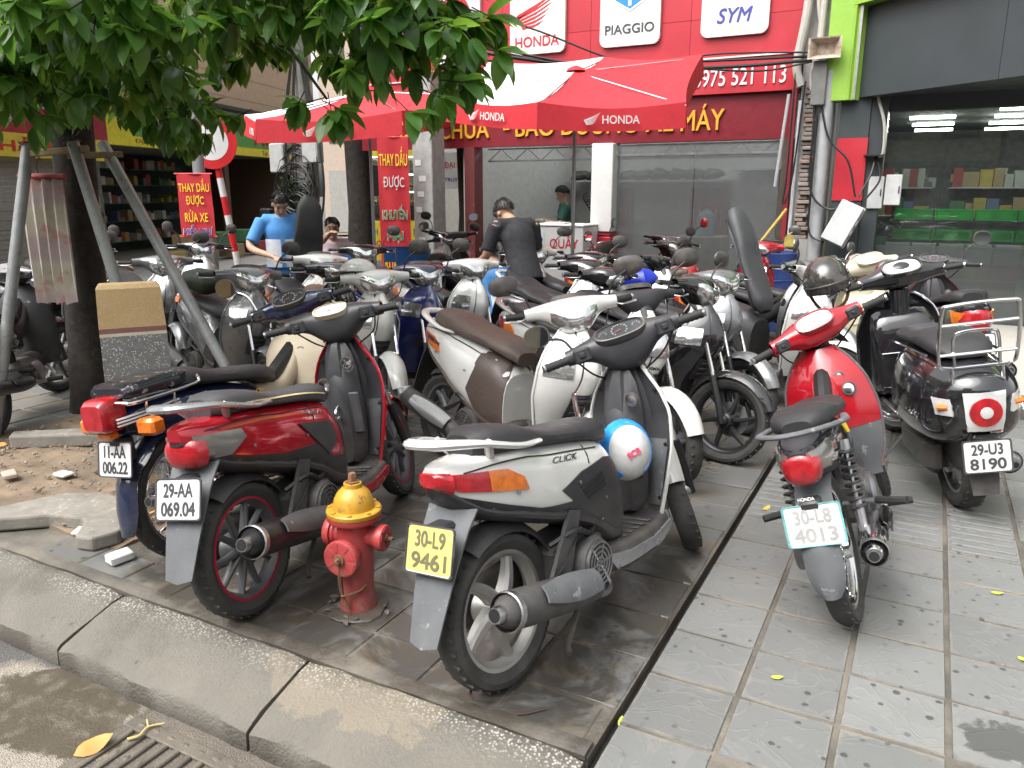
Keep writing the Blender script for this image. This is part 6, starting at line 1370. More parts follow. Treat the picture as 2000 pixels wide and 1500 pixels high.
UNDER = dict(col=None, inner=None, seatm=None, R=.285, tw=.075, rim='spoke', rimm=CHROME, lean=9, steer=0, tail=None, seat=None, panels=[], plate=None, pm=WHITEPL, ptm=PLTXT, prim=None, mirrors=(1,-1), mshape=(.07,.055), muf=CHROME, rackseat=None,
    fendm=DARKP, cowlm=None, cowlback=None, bodym=BLACKP, lens='cluster', wingm=None, wide=1, flapl=.30, detail=2, sporty=0, mstem=CHROME, round_lamp=False, gaugem=DIAL, disc=False)
def underbone(name, rear, h, label, group=None, **kw):
    s = ds(UNDER, **kw); R = s['R']; xr, xf = -.61, .62; C = s['col']; IN = s['inner'] or BLACKP; D = s['detail']
    root = root_bike(name, rear, h, s['lean'], label, wb=1.22, cat='motorbike', group=group)
    Ms = steer_matrix((.33,0,.98), (.62,0,R), s['steer'])
    wheel(root, xr, R, s['tw']*1.1, s['rim'], s['rimm'], roll=5); wheel(root, xf, R, s['tw'], s['rim'], s['rimm'], Ms, roll=12, disc=s['disc'])
    fork(root, Ms, xf, R, (.42,0,.78), mU=CHROME, mL=s.get('forkm') or BLACKP)
    arc_shell(xf, R, R+.03, 15, 175, .055, .04, n=18, taper=.85).build('front_mudguard', C, root, Ms)
    # rear mudguard with a long tongue
    g = []
    for i in range(18):
        u = i/17
        if u < .62: t = radians(60+100*u/.62); x, z = xr+(R+.035)*cos(t), R+(R+.035)*sin(t)
        else: q = (u-.62)/.38; x, z = xr+(R+.035)*cos(radians(160))-.03*q, R+(R+.035)*sin(radians(160))-s['flapl']*.55*q
        hw = .062*(1 if u < .7 else 1-.55*((u-.7)/.3)**3); g.append([(x+.025*(abs(j)/3)**2*(1 if u > .4 else 0), hw*j/3, z-.02*(abs(j)/3)**2*(1 if u < .5 else 0)) for j in range(-3,4)])
    mb = MB(); mb.sheet(g, .005); mb.build('rear_mudguard', s['fendm'], root)
    # engine, frame
    mb = MB(); mb.bbox((-.18,-.10,.19),(.10,.10,.40), .04); mb.tube([(.05,0,.33),(.29,0,.36)], [.065,.06], 14)
    for k in range(7): mb.lathe([(.05,.0),(.078,.0),(.078,.006),(.05,.006)], frame_to((.10+.024*k,0,.338), (1,0,.12)), 16, closed=True)
    mb.build('engine', ENGINE, root)
    mb = MB(); mb.lathe([(.08,0),(.085,.025),(.06,.04)], T(-.03,-.095,.29) @ RX(90), 22); mb.build('engine_cover', STEEL, root); mb = MB(); mb.lathe([(.09,0),(.095,.03),(.07,.045)], T(-.05,.095,.30) @ RX(-90), 22); mb.build('engine_cover', STEEL, root)
    mb = MB()
    for sd in (-1, 1): mb.tube([(-.10,sd*.085,.30),(-.61,sd*.095,R)], [.02,.016], 8); 
    mb.tube([(-.12,0,.34),(-.12,0,.60)], .03, 8); mb.tube([(-.12,0,.56),(.33,0,.84)], .04, 10); mb.build('frame', BLKALLOY, root)
    mb = MB(); Body([(-.68,.235,.335,.02),(-.6,.225,.345,.022),(-.2,.245,.355,.022),(-.1,.26,.33,.015)], 3).mesh(mb, 8, 12); mb.v = [(x, y+.12, z) for x, y, z in mb.v]; mb.build('chain_case', s.get('chainm') or DARKP, root)
    muffler(root, (-.27,-.135,.255), (-.90,-.165,.36), .048, s['muf'], (.05,.55,-10,70), pipe=[(.26,-.03,.33),(.27,-.09,.22),(.1,-.12,.2),(-.15,-.13,.235)], sm=s.get('shieldm') or s['muf'], tip=.017)
    for sd in (-1, 1): shock(root, (-.60,sd*.115,.33), (-.50,sd*.112,.66), .027, s.get('springm') or BLACKP)
    pg = MB().tube([(-.03,-.24,.215),(-.03,.24,.215)], .009, 8).build('footrest_bar', STEEL, root); MB().tube([(-.40,-.17,.37),(-.38,-.1,.37),(-.38,.1,.37),(-.40,.17,.37)], .011, 8).build('footrest_bar', STEEL, root)
    for sd in (-1, 1):
        mb = MB(); mb.tube([(-.03,sd*.16,.222),(-.03,sd*.26,.222)], [.017,.019,.017,.019,.017], 8); mb.build('foot_peg', GRIP, pg)
        mb = MB(); mb.tube([(-.395,sd*.16,.37),(-.45,sd*.27,.372)], [.016,.018,.016,.018,.016], 8); mb.build('foot_peg', GRIP, pg)
    mb = MB(); mb.tube([(-.1,.1,.2),(-.02,.23,.01)], .009, 8); mb.build('side_stand', STEEL, root)
    # tail, seat
    B = Body(s['tail'] or [(-.97,.695,.735,.03),(-.90,.64,.76,.065),(-.78,.60,.77,.088),(-.6,.56,.765,.105),(-.38,.52,.735,.115),(-.18,.48,.68,.108),(-.04,.46,.60,.075)], 2.8)
    mb = MB(); B.mesh(mb, 22, 22); mb.build('body', s['bodym'], root)
    for nm, poly, m, off in s['panels']: both(nm, poly, B, m, root, off)
    S = Body(s['seat'] or [(-.80,.77,.815,.05),(-.74,.76,.84,.095),(-.55,.745,.835,.118),(-.35,.72,.785,.122),(-.15,.685,.765,.115),(-.03,.65,.745,.085),(.03,.65,.70,.045)], 2.8, .4)
    mb = MB(); S.mesh(mb, 22, 22); mb.build('seat', s['seatm'], root)
    if s['rackseat']:   # padded carrier behind the saddle with a chrome rail
        mb = MB(); Body([(-.99,.775,.815,.095),(-.95,.765,.83,.115),(-.62,.765,.84,.115),(-.58,.775,.825,.10)], 5).mesh(mb, 10, 24); rs = mb.build('pillion_pad', s['rackseat'], root)
        mb = MB(); mb.tube(spline([(-.56,-.125,.80),(-.58,-.128,.765),(-.95,-.128,.755),(-1.01,-.09,.76),(-1.015,.09,.76),(-.95,.128,.755),(-.58,.128,.765),(-.56,.125,.80)], 4), .008, 8)
        for sd in (-1, 1):
            for x in (-.9,-.72): mb.tube([(x,sd*.125,.757),(x+.02,sd*.10,.70)], .006, 6)
        mb.build('carrier_rail', CHROME, rs)
    elif s.get('rail'):
        mb = MB(); mb.tube(spline([(-.42,-.125,.735),(-.60,-.145,.755),(-.84,-.125,.79),(-.99,-.055,.81),(-1.01,0,.812),(-.99,.055,.81),(-.84,.125,.79),(-.60,.145,.755),(-.42,.125,.735)], 5), .018, 10, flat=.55, up=(0,0,1)); mb.build('grab_rail', s['rail'], root)
    if s['lens'] == 'cluster':
        mb = MB(); Body([(-.985,.655,.71,.03),(-.972,.622,.73,.052),(-.925,.605,.752,.07)], 2.3).mesh(mb, 6, 16); mb.build('tail_light', REDLENS, root)
        both('turn_signal', [(-.965,.732),(-.95,.65),(-.84,.655),(-.74,.70),(-.78,.735)], B, SMOKE, root, .012, step=.02)
    elif s['lens'] == 'box':
        mb = MB(); Body([(-1.10,.665,.765,.055),(-1.085,.65,.78,.065),(-1.0,.645,.79,.062),(-.95,.66,.77,.05)], 6).mesh(mb, 6, 20); t_ = mb.build('tail_light', REDLENS, root)
        mb = MB(); mb.bbox((-1.06,-.035,.618),(-1.0,.035,.648), .006); mb.build('plate_lamp', AMBER, t_)
        for sd in (-1, 1):
            mb = MB(); mb.tube([(-.93,sd*.06,.655),(-.93,sd*.12,.655)], .012, 8); q = mb.build('signal_stalk', BLACKP, root)
            mb = MB(); mb.bbox((-.985,sd*.165-.05,.62),(-.90,sd*.165+.05,.69), .014); mb.build('turn_signal', AMBER, q)
    if s['plate']:
        x, z = (-1.0, .485) if s['lens'] == 'cluster' else (-1.02,.53)
        plate(root, T(x,0,z) @ RZ(-90) @ RX(78), s['plate'][0], s['plate'][1], s['pm'], s['ptm'], s['prim'])
        mb = MB(); mb.bbox((x+.012,-.035,z-.02),(x+.10,.035,z+.08), .008); mb.build('plate_bracket', BLACKP, root)
    # leg shields
    LS = s.get('shield') or [(.30,.26,.29,.22,.15),(.42,.27,.32,.19,.19),(.58,.27,.40,.17,.205),(.72,.27,.46,.18,.185),(.82,.28,.46,.22,.14),(.90,.31,.42,.26,.075)]
    zs = [k[0] for k in LS]; fe, fo, fi, fw = [ip(zs, [k[i] for k in LS]) for i in (1,2,3,4)]; W = s['wide']
    def skin(outer, z0, z1, off=0, n=16, mm=18, w0=-1, w1=1):
        g = []
        for i in range(n+1):
            z = z0+(z1-z0)*i/n; row = []
            for j in range(mm+1):
                v = w0+(w1-w0)*j/mm; e, o, q, ww = fe(z), fo(z), fi(z), fw(z)*W
                row.append((e+(o-e+off)*(1-abs(v)**2.2) if outer else e-(e-q)*(1-abs(v)**1.6), ww*v, z))
            g.append(row)
        return g
    z0 = LS[0][0]; z1 = LS[-1][0]
    mb = MB(); mb.sheet([r[::-1] for r in skin(True, z0, z1)], .005); mb.build('leg_shield', C, root)
    mb = MB(); mb.sheet(skin(False, (z0+.22) if s['wingm'] else z0, z1), .005); mb.build('inner_shield', IN, root)
    if s['wingm']:
        mb = MB(); mb.sheet(skin(False, z0-.03, z0+.218, n=10), .005); mb.build('lower_shield', s['wingm'], root)
    mb = MB()
    for sd in (-1, 1): mb.tube([(fe(z), sd*fw(z)*W, z) for z in [z0+(z1-z0)*i/18 for i in range(19)]], .006, 6)
    mb.build('shield_edge', s.get('edgem') or C, root)
    mb = MB(); Body([(-.10,.46,.66,.06),(.05,.52,.66,.055),(.2,.62,.78,.06),(.30,.72,.9,.06)], 2.6).mesh(mb, 10, 16); mb.build('spine_cover', IN, root)
    if D > 1:
        disc(root, T(.225,-.07,.76) @ RZ(20) @ RY(-80), .02, STEEL, 'ignition_lock', .008, .006, BLACKP)
        mb = MB(); mb.tube(spline([(.2,.05,.60),(.17,.05,.59),(.155,.05,.56),(.17,.05,.54)], 4), .005, 8); mb.build('bag_hook', s.get('hookm') or CHROME, root)
    # handlebar
    zb = .99; CW = s['cowlm'] or C; CB = s['cowlback'] or CW
    mb = MB(); mb.tube([(.37,0,.84),(.325,0,zb-.04)], [.055,.045], 14); mb.build('steering_neck', BLACKP, root, Ms)
    ck = sym([(0,.30,zb-.005,.12,.08,.066),(.07,.298,zb-.004,.105,.076,.062),(.12,.29,zb+.002,.06,.052,.046),(.165,.282,zb+.005,.036,.036,.032),(.22,.275,zb+.004,.028,.028,.027)])
    cowl(root, Ms, ck, 'handlebar_cover', CW, True); cowl(root, Ms, ck, 'handlebar_back_cover', CB, False)
    mb = MB(); mb.ball((.385,0,zb-.02), (.05,.085,.058) if not s['sporty'] else (.055,.10,.045)); mb.build('headlight', HEADL, root, Ms)
    bars(root, Ms, (.275,0,zb), lever=s.get('leverm') or STEEL)
    for sd in (-1, 1):
        mb = MB(); mb.bbox((.228,sd*.175-.032,zb-.026),(.268,sd*.175+.032,zb+.028), .008); mb.bbox((.222,sd*.175-.01,zb-.006),(.229,sd*.175+.01,zb+.01), .003); mb.build('switch_block', BLACKP, root, Ms)
    if D > 1: gauge(root, Ms @ T(.235,0,zb+.045) @ RZ(-90) @ RX(42), .165, .095, s['gaugem'], PRINTW if s['gaugem'] is DIAL else PLTXT, s.get('hood'))
    for sd in s['mirrors']: mirror(root, Ms, (.275,sd*.19,zb+.03), sd, shape=s['mshape'], stem=s['mstem'], up=.16)
    if D > 1:
        mb = MB(); mb.tube(spline([(.26,-.2,zb-.02),(.36,-.15,.90),(.38,-.02,.82)], 5), .004, 6); mb.tube(spline([(.26,.2,zb-.02),(.36,.14,.88),(.39,.02,.8)], 5), .004, 6); mb.build('control_cable', CABLE, root, Ms)
    squeeze(root, s.get('sq', .80))
    return root, B, Ms
RETRO = dict(col=None, seatm=None, R=.235, tw=.11, rimm=STEEL, lean=6, steer=0, plate=None, rack=True, mirrors=(), trim=CHROME, dial=DIALW, detail=2, text='Vespa')
def retro(name, rear, h, label, group=None, **kw):
    """steel-bodied retro scooter with rounded flanks and a flat bordered leg shield"""
    s = ds(RETRO, **kw); R = s['R']; xr, xf = -.62, .64; C = s['col']
    root = root_bike(name, rear, h, s['lean'], label, wb=1.26, group=group)
    Ms = steer_matrix((.33,0,1.0), (.64,0,R), s['steer'])
    wheel(root, xr, R, s['tw'], 'five', s['rimm']); wheel(root, xf, R, s['tw'], 'five', s['rimm'], Ms)
    mb = MB(); mb.tube(spline([(.64,.10,R),(.56,.085,.36),(.46,.03,.58),(.40,0,.74)], 5), [.025,.03,.03,.028], 10); mb.build('fork', BLKALLOY, root, Ms)
    mb = MB(); g = []
    for i in range(15):
        t = radians(8+152*i/14); k = .6+.4*sin(pi*i/14)
        g.append([(xf+(R+.045-.09*abs(j/5)**2.5)*cos(t), .105*k*j/5, R+(R+.045-.09*abs(j/5)**2.5)*sin(t)) for j in range(-5,6)])
    mb.sheet(g, .005); mb.build('front_mudguard', C, root, Ms)
    # monocoque tail with bulged flanks
    B = Body([(-.95,.50,.66,.05),(-.925,.44,.70,.12),(-.87,.40,.735,.17),(-.76,.36,.765,.215),(-.58,.34,.78,.235),(-.38,.32,.78,.225),(-.20,.30,.755,.18),(-.06,.28,.70,.125),(.0,.27,.60,.10)], 2.5, .42)
    mb = MB(); B.mesh(mb, 30, 32); mb.build('body', C, root)
    # dark arch where the rear wheel sits
    mb = MB(); Body([(-.93,.25,.50,.06),(-.6,.20,.56,.075),(-.3,.2,.5,.07)], 3).mesh(mb, 8, 16); mb.build('wheel_arch', BLACKP, root)
    mb = MB(); mb.bbox((-.66,.05,.17),(-.22,.16,.37), .04); mb.bbox((-.45,-.13,.2),(-.2,.05,.38), .03); mb.build('engine', ENGINE, root)
    muffler(root, (-.42,-.15,.235), (-.80,-.165,.26), .055, STEEL, None, pipe=[(-.25,-.05,.22),(-.3,-.12,.2)], tip=.014)
    mb = MB()
    both('belt_line', [(x, B.lo(x)+.022) for x in [-.92+.08*i for i in range(11)]]+[(x, B.lo(x)+.012) for x in reversed([-.92+.08*i for i in range(11)])], B, BLACKG if C is not BLACKG else DARKP, root, .004, th=.006)
    # seat
    S = Body([(-.78,.77,.80,.08),(-.72,.765,.84,.125),(-.52,.77,.865,.14),(-.32,.765,.83,.142),(-.14,.745,.815,.13),(-.01,.70,.79,.105),(.05,.69,.745,.06)], 2.7, .4)
    mb = MB(); S.mesh(mb, 24, 24); st = mb.build('seat', s['seatm'], root)
    if s['detail'] > 1:
        mb = MB()
        for k in range(7):
            x = -.12-.032*k; g = [V((x+.01*abs(j/6)**2, S.w(x)*.82*j/6, S.hi(x)-(S.hi(x)-S.lo(x))*.28*abs(j/6)**3+.001)) for j in range(-6,7)]; mb.tube(g, .004, 6)
        mb.build('seat_rib', s['seatm'], st)
        mb = MB(); mb.tube(spline([(.02,-.13,.715),(-.3,-.165,.765),(-.7,-.15,.78)], 6), .006, 6); mb.tube(spline([(.02,.13,.715),(-.3,.165,.765),(-.7,.15,.78)], 6), .006, 6); mb.build('chrome_strip', s['trim'], root)
    # lamps
    pos = -.955
    def rearp(y, z, off=.0):     # point on the rear of the body at lateral y, height z
        x = -.95
        for i in range(60):
            x = -.95+.3*i/59
            if B.lo(x) < z < B.hi(x) and B.surf(x, z) >= abs(y): break
        return V((x-off, y, z))
    g = []
    for i in range(9):
        z = .655-.17*i/8; row = []; hw = .082-.012*i/8
        for j in range(-5,6): row.append(rearp(hw*j/5, z, .014))
        g.append(row)
    mb = MB(); mb.sheet(g, .012); tlp = mb.build('tail_light', CLEARL, root)
    pc = rearp(0, .568, .016); nz_ = (rearp(0,.60)-rearp(0,.53)); nrm = V((-nz_.z,0,nz_.x)); nrm = nrm if nrm.x < 0 else -nrm
    disc(tlp, frame_to(pc, nrm), .066, REDLENS, 'brake_lens', .012); disc(tlp, frame_to(pc+nrm.normalized()*.014, nrm), .026, CLEARL, 'inner_lens', .006)
    for sd in (-1, 1):
        g = []
        for i in range(6):
            z = .625-.075*i/5; g.append([rearp(sd*(.125+.055*j/6)-sd*.008*i/5, z, .01) for j in range(7)])
        mb = MB(); mb.sheet(g if sd < 0 else [r[::-1] for r in g], .01); q = mb.build('turn_signal', CLEARL, root)
        mb = MB(); c = rearp(sd*.15, .588, .012); mb.tube([c+V((-.006,sd*-.018,0)), c+V((.012,sd*.02,0))], .014, 8); mb.build('amber_bulb', AMBER, q)
    if s['plate']:
        plate(root, T(-.975,0,.37) @ RZ(-90) @ RX(80), s['plate'][0], s['plate'][1]); mb = MB(); mb.bbox((-.96,-.05,.37),(-.88,.05,.46), .01); mb.build('plate_bracket', C, root)
    mb = MB(); g = [[(-.89-.06*i/6, .075*(1-.3*i/6)*j/3, .42-.24*i/6) for j in range(-3,4)] for i in range(7)]; mb.sheet(g, .005); mb.build('mud_flap', BLACKP, root)
    if s['rack']:
        # folded-up chrome luggage rack
        mb = MB(); Mr = T(-.88,0,.735) @ RY(-12)
        def L_(pts): return [Mr @ V(p) for p in pts]
        mb.tube(L_(spline([(0,-.12,.02),(0,-.155,.06),(0,-.15,.28),(0,-.11,.315),(0,.11,.315),(0,.15,.28),(0,.155,.06),(0,.12,.02),(0,0,.018),(0,-.12,.02)], 5)), .0085, 8)
        for z in (.085,.225): mb.tube(L_([(0,-.152,z),(0,.152,z)]), .0075, 8)
        mb.tube(L_(spline([(.0,-.09,.03),(.03,-.09,.14),(.03,-.06,.175),(.03,.06,.175),(.03,.09,.14),(0,.09,.03)], 5)), .007, 8)
        for sd in (-1, 1): mb.tube(L_(spline([(0,sd*.10,.02),(-.02,sd*.10,-.06),(.04,sd*.09,-.10),(.16,sd*.09,-.05)], 4)), .008, 8)
        mb.tube(L_([(-.015,-.1,-.05),(-.015,.1,-.05)]), .008, 8); mb.build('luggage_rack', CHROME, root)
    # floor and leg shield
    mb = MB(); Bf = Body([(-.10,.24,.32,.12),(.02,.22,.31,.175),(.2,.22,.31,.18),(.33,.24,.33,.165)], 4); Bf.mesh(mb, 10, 22); mb.build('floor_board', C, root)
    mb = MB()
    for y in (-.12,-.075,-.03,.03,.075,.12): mb.bbox((-.02,y-.012,.309),(.29,y+.012,.318), .004)
    mb.build('floor_strip', STEEL, root)
    LS = [(.27,.34,.36,.15),(.36,.35,.38,.20),(.52,.345,.40,.225),(.68,.335,.41,.228),(.80,.33,.41,.20),(.88,.33,.41,.14),(.93,.335,.40,.06)]
    zs = [k[0] for k in LS]; fe, fo, fw = [ip(zs, [k[i] for k in LS]) for i in (1,2,3)]
    def skin(o, z0=.27, z1=.93):
        return [[((fe(z)+(fo(z)-fe(z))*(1-abs(j/8)**2.5)) if o else fe(z)-.004+.02*(1-abs(j/8)**6), fw(z)*j/8, z) for j in range(-8,9)] for z in [z0+(z1-z0)*i/18 for i in range(19)]]
    mb = MB(); mb.sheet([r[::-1] for r in skin(True)], .005); mb.build('leg_shield', C, root)
    mb = MB(); mb.sheet(skin(False), .005); mb.build('inner_shield', C, root)
    mb = MB(); e_ = [(fe(z), fw(z), z) for z in [.30+.615*i/22 for i in range(23)]]; mb.tube([(x,-y,z) for x,y,z in e_]+[(.335,0,.94)]+e_[::-1], .0095, 8)
    for sd in (-1, 1): mb.tube(spline([(.34,sd*.17,.30),(.2,sd*.19,.285),(.0,sd*.175,.28),(-.1,sd*.13,.29)], 4), .008, 8)
    mb.build('shield_trim', s['trim'], root)
    mb = MB(); Body([(.20,.36,.72,.15),(.235,.34,.80,.175),(.30,.33,.84,.18)], 5).mesh(mb, 6, 22); gb = mb.build('glove_box', C, root)
    mb = MB(); mb.tube([(.195,-.13,.60),(.195,.13,.60)], .003, 6); mb.tube([(.195,-.13,.40),(.195,.13,.40)], .003, 6); mb.build('glove_box_trim', s['trim'], gb)
    mb = MB(); mb.tube([(.30,0,.62),(.30,0,.95)], [.06,.055], 14); mb.build('column_cover', C, root)
    disc(root, T(.236,-.02,.70) @ RY(-90), .022, STEEL, 'ignition_lock', .01, .006, BLACKP)
    mb = MB(); mb.lathe([(.016,0),(.02,0),(.02,.003),(.016,.003)], T(.225,-.02,.665) @ RX(90) @ T(0,0,-.002), 14, closed=True); mb.tube([(.225,-.02,.65),(.224,-.018,.60)], [.006,.009,.006], 8); mb.build('key_ring', CHROME, root)
    # headset
    zb = 1.03
    ck = sym([(0,.31,zb,.11,.085,.075),(.09,.305,zb-.004,.08,.065,.06),(.16,.29,zb-.008,.05,.042,.04),(.235,.275,zb-.008,.03,.028,.028)])
    cowl(root, Ms, ck, 'headset', C, True); cowl(root, Ms, ck, 'headset_back', C, False)
    disc(root, Ms @ T(.41,0,zb) @ RY(90), .072, HEADL, 'headlight', .02, .01, CHROME)
    gauge(root, Ms @ T(.245,0,zb+.05) @ RZ(-90) @ RX(40), .20, .10, s['dial'], PLTXT, s.get('hood') or C)
    bars(root, Ms, (.275,0,zb-.008), lever=CHROME, end=CHROME, grip=s.get('gripm') or GRIP)
    for sd in (-1, 1):
        mb = MB(); mb.lathe([(.028,0),(.03,.012),(.026,.02)], Ms @ T(.268,sd*.225,zb-.008) @ RX(-90*sd), 16); mb.build('grip_collar', CHROME, root)
    for sd in s['mirrors']: mirror(root, Ms, (.28,sd*.18,zb+.04), sd, shape=(.06,.06), up=.2, stem=CHROME, shell=CHROME)
    mb = MB(); mb.tube([(-.1,.1,.22),(-.02,.24,.01)], .009, 8); mb.build('side_stand', STEEL, root)
    root.scale = (s.get('size', 1.0),)*3
    return root, B, Ms, rearp
# ------------------------------------------------------------------ the parked bikes
WHITE = paint('white', (.58,.58,.555), .2, dirt=.1, low=.45); WHITE2 = paint('pearl_white', (.52,.52,.51), .18, dirt=.08, low=.4); RED = paint('red', (.34,.006,.014), .14); CANDY = paint('candy_red', (.42,.008,.02), .15, metal=.25)
NAVY = paint('navy', (.010,.016,.045), .16); BLUE = paint('deep_blue', (.016,.022,.11), .16); CREAM = paint('cream', (.62,.56,.40), .2); SILVER = paint('silver', (.36,.37,.38), .28, metal=.6, dirt=.2); MAROONP = paint('maroon', (.11,.016,.018), .16, metal=.2); GREYP = paint('grey', (.16,.165,.17), .3, metal=.4); IVORY = mat('yellowed_shield', (.52,.45,.33), .55, dirt=.4, var=.1, low=.4); BLKP = paint('black', (.013,.013,.015), .12)
SEATB = mat('black_seat_vinyl', (.022,.022,.024), .48, bump=.5, bs=300, dirt=.08); SEATG = mat('grey_seat_vinyl', (.05,.05,.055), .5, bump=.5, bs=300); SEATBR = mat('brown_seat_vinyl', (.075,.052,.042), .48, bump=.5, bs=280, var=.08); SEATTAN = mat('tan_seat_vinyl', (.20,.125,.065), .5, bump=.5, bs=280); BROWNP = mat('brown_plastic', (.07,.05,.042), .45, low=.5, bump=.2); WORNG = mat('worn_grey_plastic', (.10,.105,.11), .6, var=.15, dirt=.3, wear=.2, wcol=(.28,.28,.28)); PIPING = mat('cream_piping', (.60,.45,.24), .6); DCHROME = mat('smoked_metal', (.16,.16,.17), .3, metal=.9, dirt=.25); REDTAPE = mat('red_rim_tape', (.38,.012,.04), .4)
PRK = 'bikes parked on the pavement'
def upto(M, s, m, root, w, h, **k): return text(s, m, root, M, w=w, h=h, **k)
def flank(x, z, B, side=-1, tilt=0, off=.008, sqz=1):
    """frame on the right flank (side -1): text reads along +x as seen from that side"""
    y = B.surf(x, z)+off; xs = x if x > -.45 or sqz == 0 else -.45+(x+.45)*.74; sl = (B.surf(x+.05, z)-B.surf(x-.05, z))/.1
    return T(xs, side*y, z) @ RZ(0 if side < 0 else 180) @ RZ(math.degrees(math.atan(sl))*(1 if side > 0 else -1)) @ RX(90) @ RZ(tilt)
# 1 white scooter in front
r, B, Ms = scooter('scooter', (-1.075,1.985), 80, 'white scooter with a yellowed number plate, nearest the camera', PRK, wide=.92, col=WHITE, seatm=SEATB, rail=WHITE2, lean=9, steer=36, inner=DARKP, lower=SILVER, rim='five', fan=STEEL, muf=DARKP, shieldm=WORNG, flapm=WORNG, plate=('30-L9','9461'), pm=YELPL, ptm=YFADE, prim=CHROME, indm=AMBER, badge='HONDA', mirrors=(1,), mshape=(.06,.05), mup=.10, cowlback=BLACKP, floorm=BLACKP,
  pocketm=WORNG)
text('CLICK', STEEL, r, flank(-.36,.70,B,-1,-9), w=.16, h=.022, depth=.003, bold=.03, shear=.2); text('CLICK', STEEL, r, flank(-.36,.70,B,1,9), w=.16, h=.022, depth=.003, bold=.03, shear=.2)
for k in range(4):
    side_panel([(-.30+.012*k,.585-.016*k),(-.16+.006*k,.60-.016*k),(-.16+.006*k,.593-.016*k),(-.30+.012*k,.578-.016*k)], B, .007, -1, .006).build('vent_slot', CABLE, r)
# half helmet hung under the seat nose
hm = empty('helmet', M=r.matrix_world @ T(.13,-.075,.595) @ frame_to((0,0,0), (-.62,-.76,.18))); lit(hm, 'white and blue half helmet hooked beside the front scooter seat', 'helmet')
def half_helmet(root, c1, c2, r_=.125, vis=True):
    mb = MB(); mb.lathe([(r_*sin(t), r_*.92*cos(t)) for t in [.02+1.5*i/12 for i in range(13)]]+[(r_*.96,.004),(r_*.9,.03)], SCL(1.12,.95,1), 28); mb.build('shell', c1, root)
    mb = MB(); g_ = []
    for i in range(8):
        t = .95+.58*i/7; g_.append([(1.12*r_*1.02*sin(t)*cos(a), .95*r_*1.02*sin(t)*sin(a), r_*.92*1.02*cos(t)) for a in [radians(-150+300*j/20) for j in range(21)]])
    mb.sheet(g_, .005); mb.build('front_band', c2, root)
    if vis: mb = MB(); mb.sheet([[((1.12*r_+.055*i/4)*cos(a), (.95*r_+.03*i/4)*sin(a), .018-.012*i/4) for a in [radians(-62+124*j/12) for j in range(13)]] for i in range(5)], .004); mb.build('peak', c2, root)
    mb = MB(); mb.tube(spline([(0,r_*.9,.01),(.02,.06,-.09),(.02,-.06,-.09),(0,-r_*.9,.01)], 5), .005, 6); mb.build('strap', CABLE, root)
HB = mat('helmet_blue', (.02,.25,.68), .3, coat=.5); half_helmet(hm, WHITE2, HB, .108, vis=False)
text('SCB', mat('sticker_red', (.6,.05,.12), .5), hm, T(-.01,.0,.1005) @ RZ(-70), h=.026, w=.055, depth=.002, bold=.04)
# 2 red scooter with grey saddle
r, B, Ms = scooter('scooter', (-2.15,1.93), 100, 'red scooter with cream-piped grey saddle beside the hydrant', PRK, wide=.90, col=CANDY, seatm=SEATG, rail=SILVER, lean=8, steer=14, rim='vee', rimm=GREYALLOY, stripe=REDTAPE, light='cluster', plate=('29-AA','069.04'), piping=PIPING, dash='eye', cowlm=CANDY, muf=BLKALLOY, flapm=WORNG, inner=BLACKP, lower=CANDY, edgem=CANDY, mirrors=(),
  split=[(-.97,.70),(-.70,.625),(-.44,.572),(-.24,.55),(-.14,.46),(-.05,.44),(-.01,.46)], panels=[('vent_cover',[(-.34,.66),(-.12,.615),(-.09,.52),(-.17,.48)],DARKP,.009)])
text('KYMCO', STEEL, r, flank(-.66,.812,Body([(-1,.78,.86,.128),(0,.7,.8,.13)],3),-1,-4,.004), w=.10, h=.016, depth=.002, bold=.03); text('Candy Hi', STEEL, r, flank(-.22,.675,B,-1,-14), w=.17, h=.024, depth=.002, bold=.02, shear=.3)
disc(r, T(.205,.06,.70) @ RY(-90), .03, CHROME, 'socket_cap', .008, .006, BLACKP); disc(r, T(.207,-.08,.80) @ RY(-90), .026, CHROME, 'lock_plate', .008, .006, BLACKP)
# 3 navy underbone with chrome carrier
r, B, Ms = underbone('motorbike', (-2.76,2.17), 94, 'navy underbone motorbike with padded carrier and yellowed leg shield', PRK, col=NAVY, inner=IVORY, seatm=SEATB, rackseat=mat('cracked_black_vinyl', (.012,.013,.02), .25, coat=.5, wear=.25, wcol=(.4,.38,.35)), lens='box', plate=('11-AA','006.22'), fendm=NAVY, bodym=NAVY, edgem=IVORY, lean=7, steer=28, cowlm=NAVY, flapl=.34, mirrors=(1,), mshape=(.06,.055), hookm=REDLENS, wide=1.12, tail=[(-.98,.62,.70,.06),(-.90,.60,.735,.08),(-.7,.56,.745,.10),(-.4,.52,.73,.115),(-.18,.48,.68,.105),(-.04,.46,.60,.075)])
for k in range(3): both('stripe', [(-.92,.70-.013*k),(-.62,.715-.013*k),(-.62,.709-.013*k),(-.92,.694-.013*k)], B, WHP, r, .004, th=.006)
text('CUSTOM', WHP, r, flank(-.53,.705,B,-1,2,sqz=0), w=.10, h=.016, depth=.002, bold=.03); text('Super Cub', GOLD, r, flank(-.20,.64,B,-1,-6), w=.17, h=.03, depth=.002, shear=.3, bold=.01)
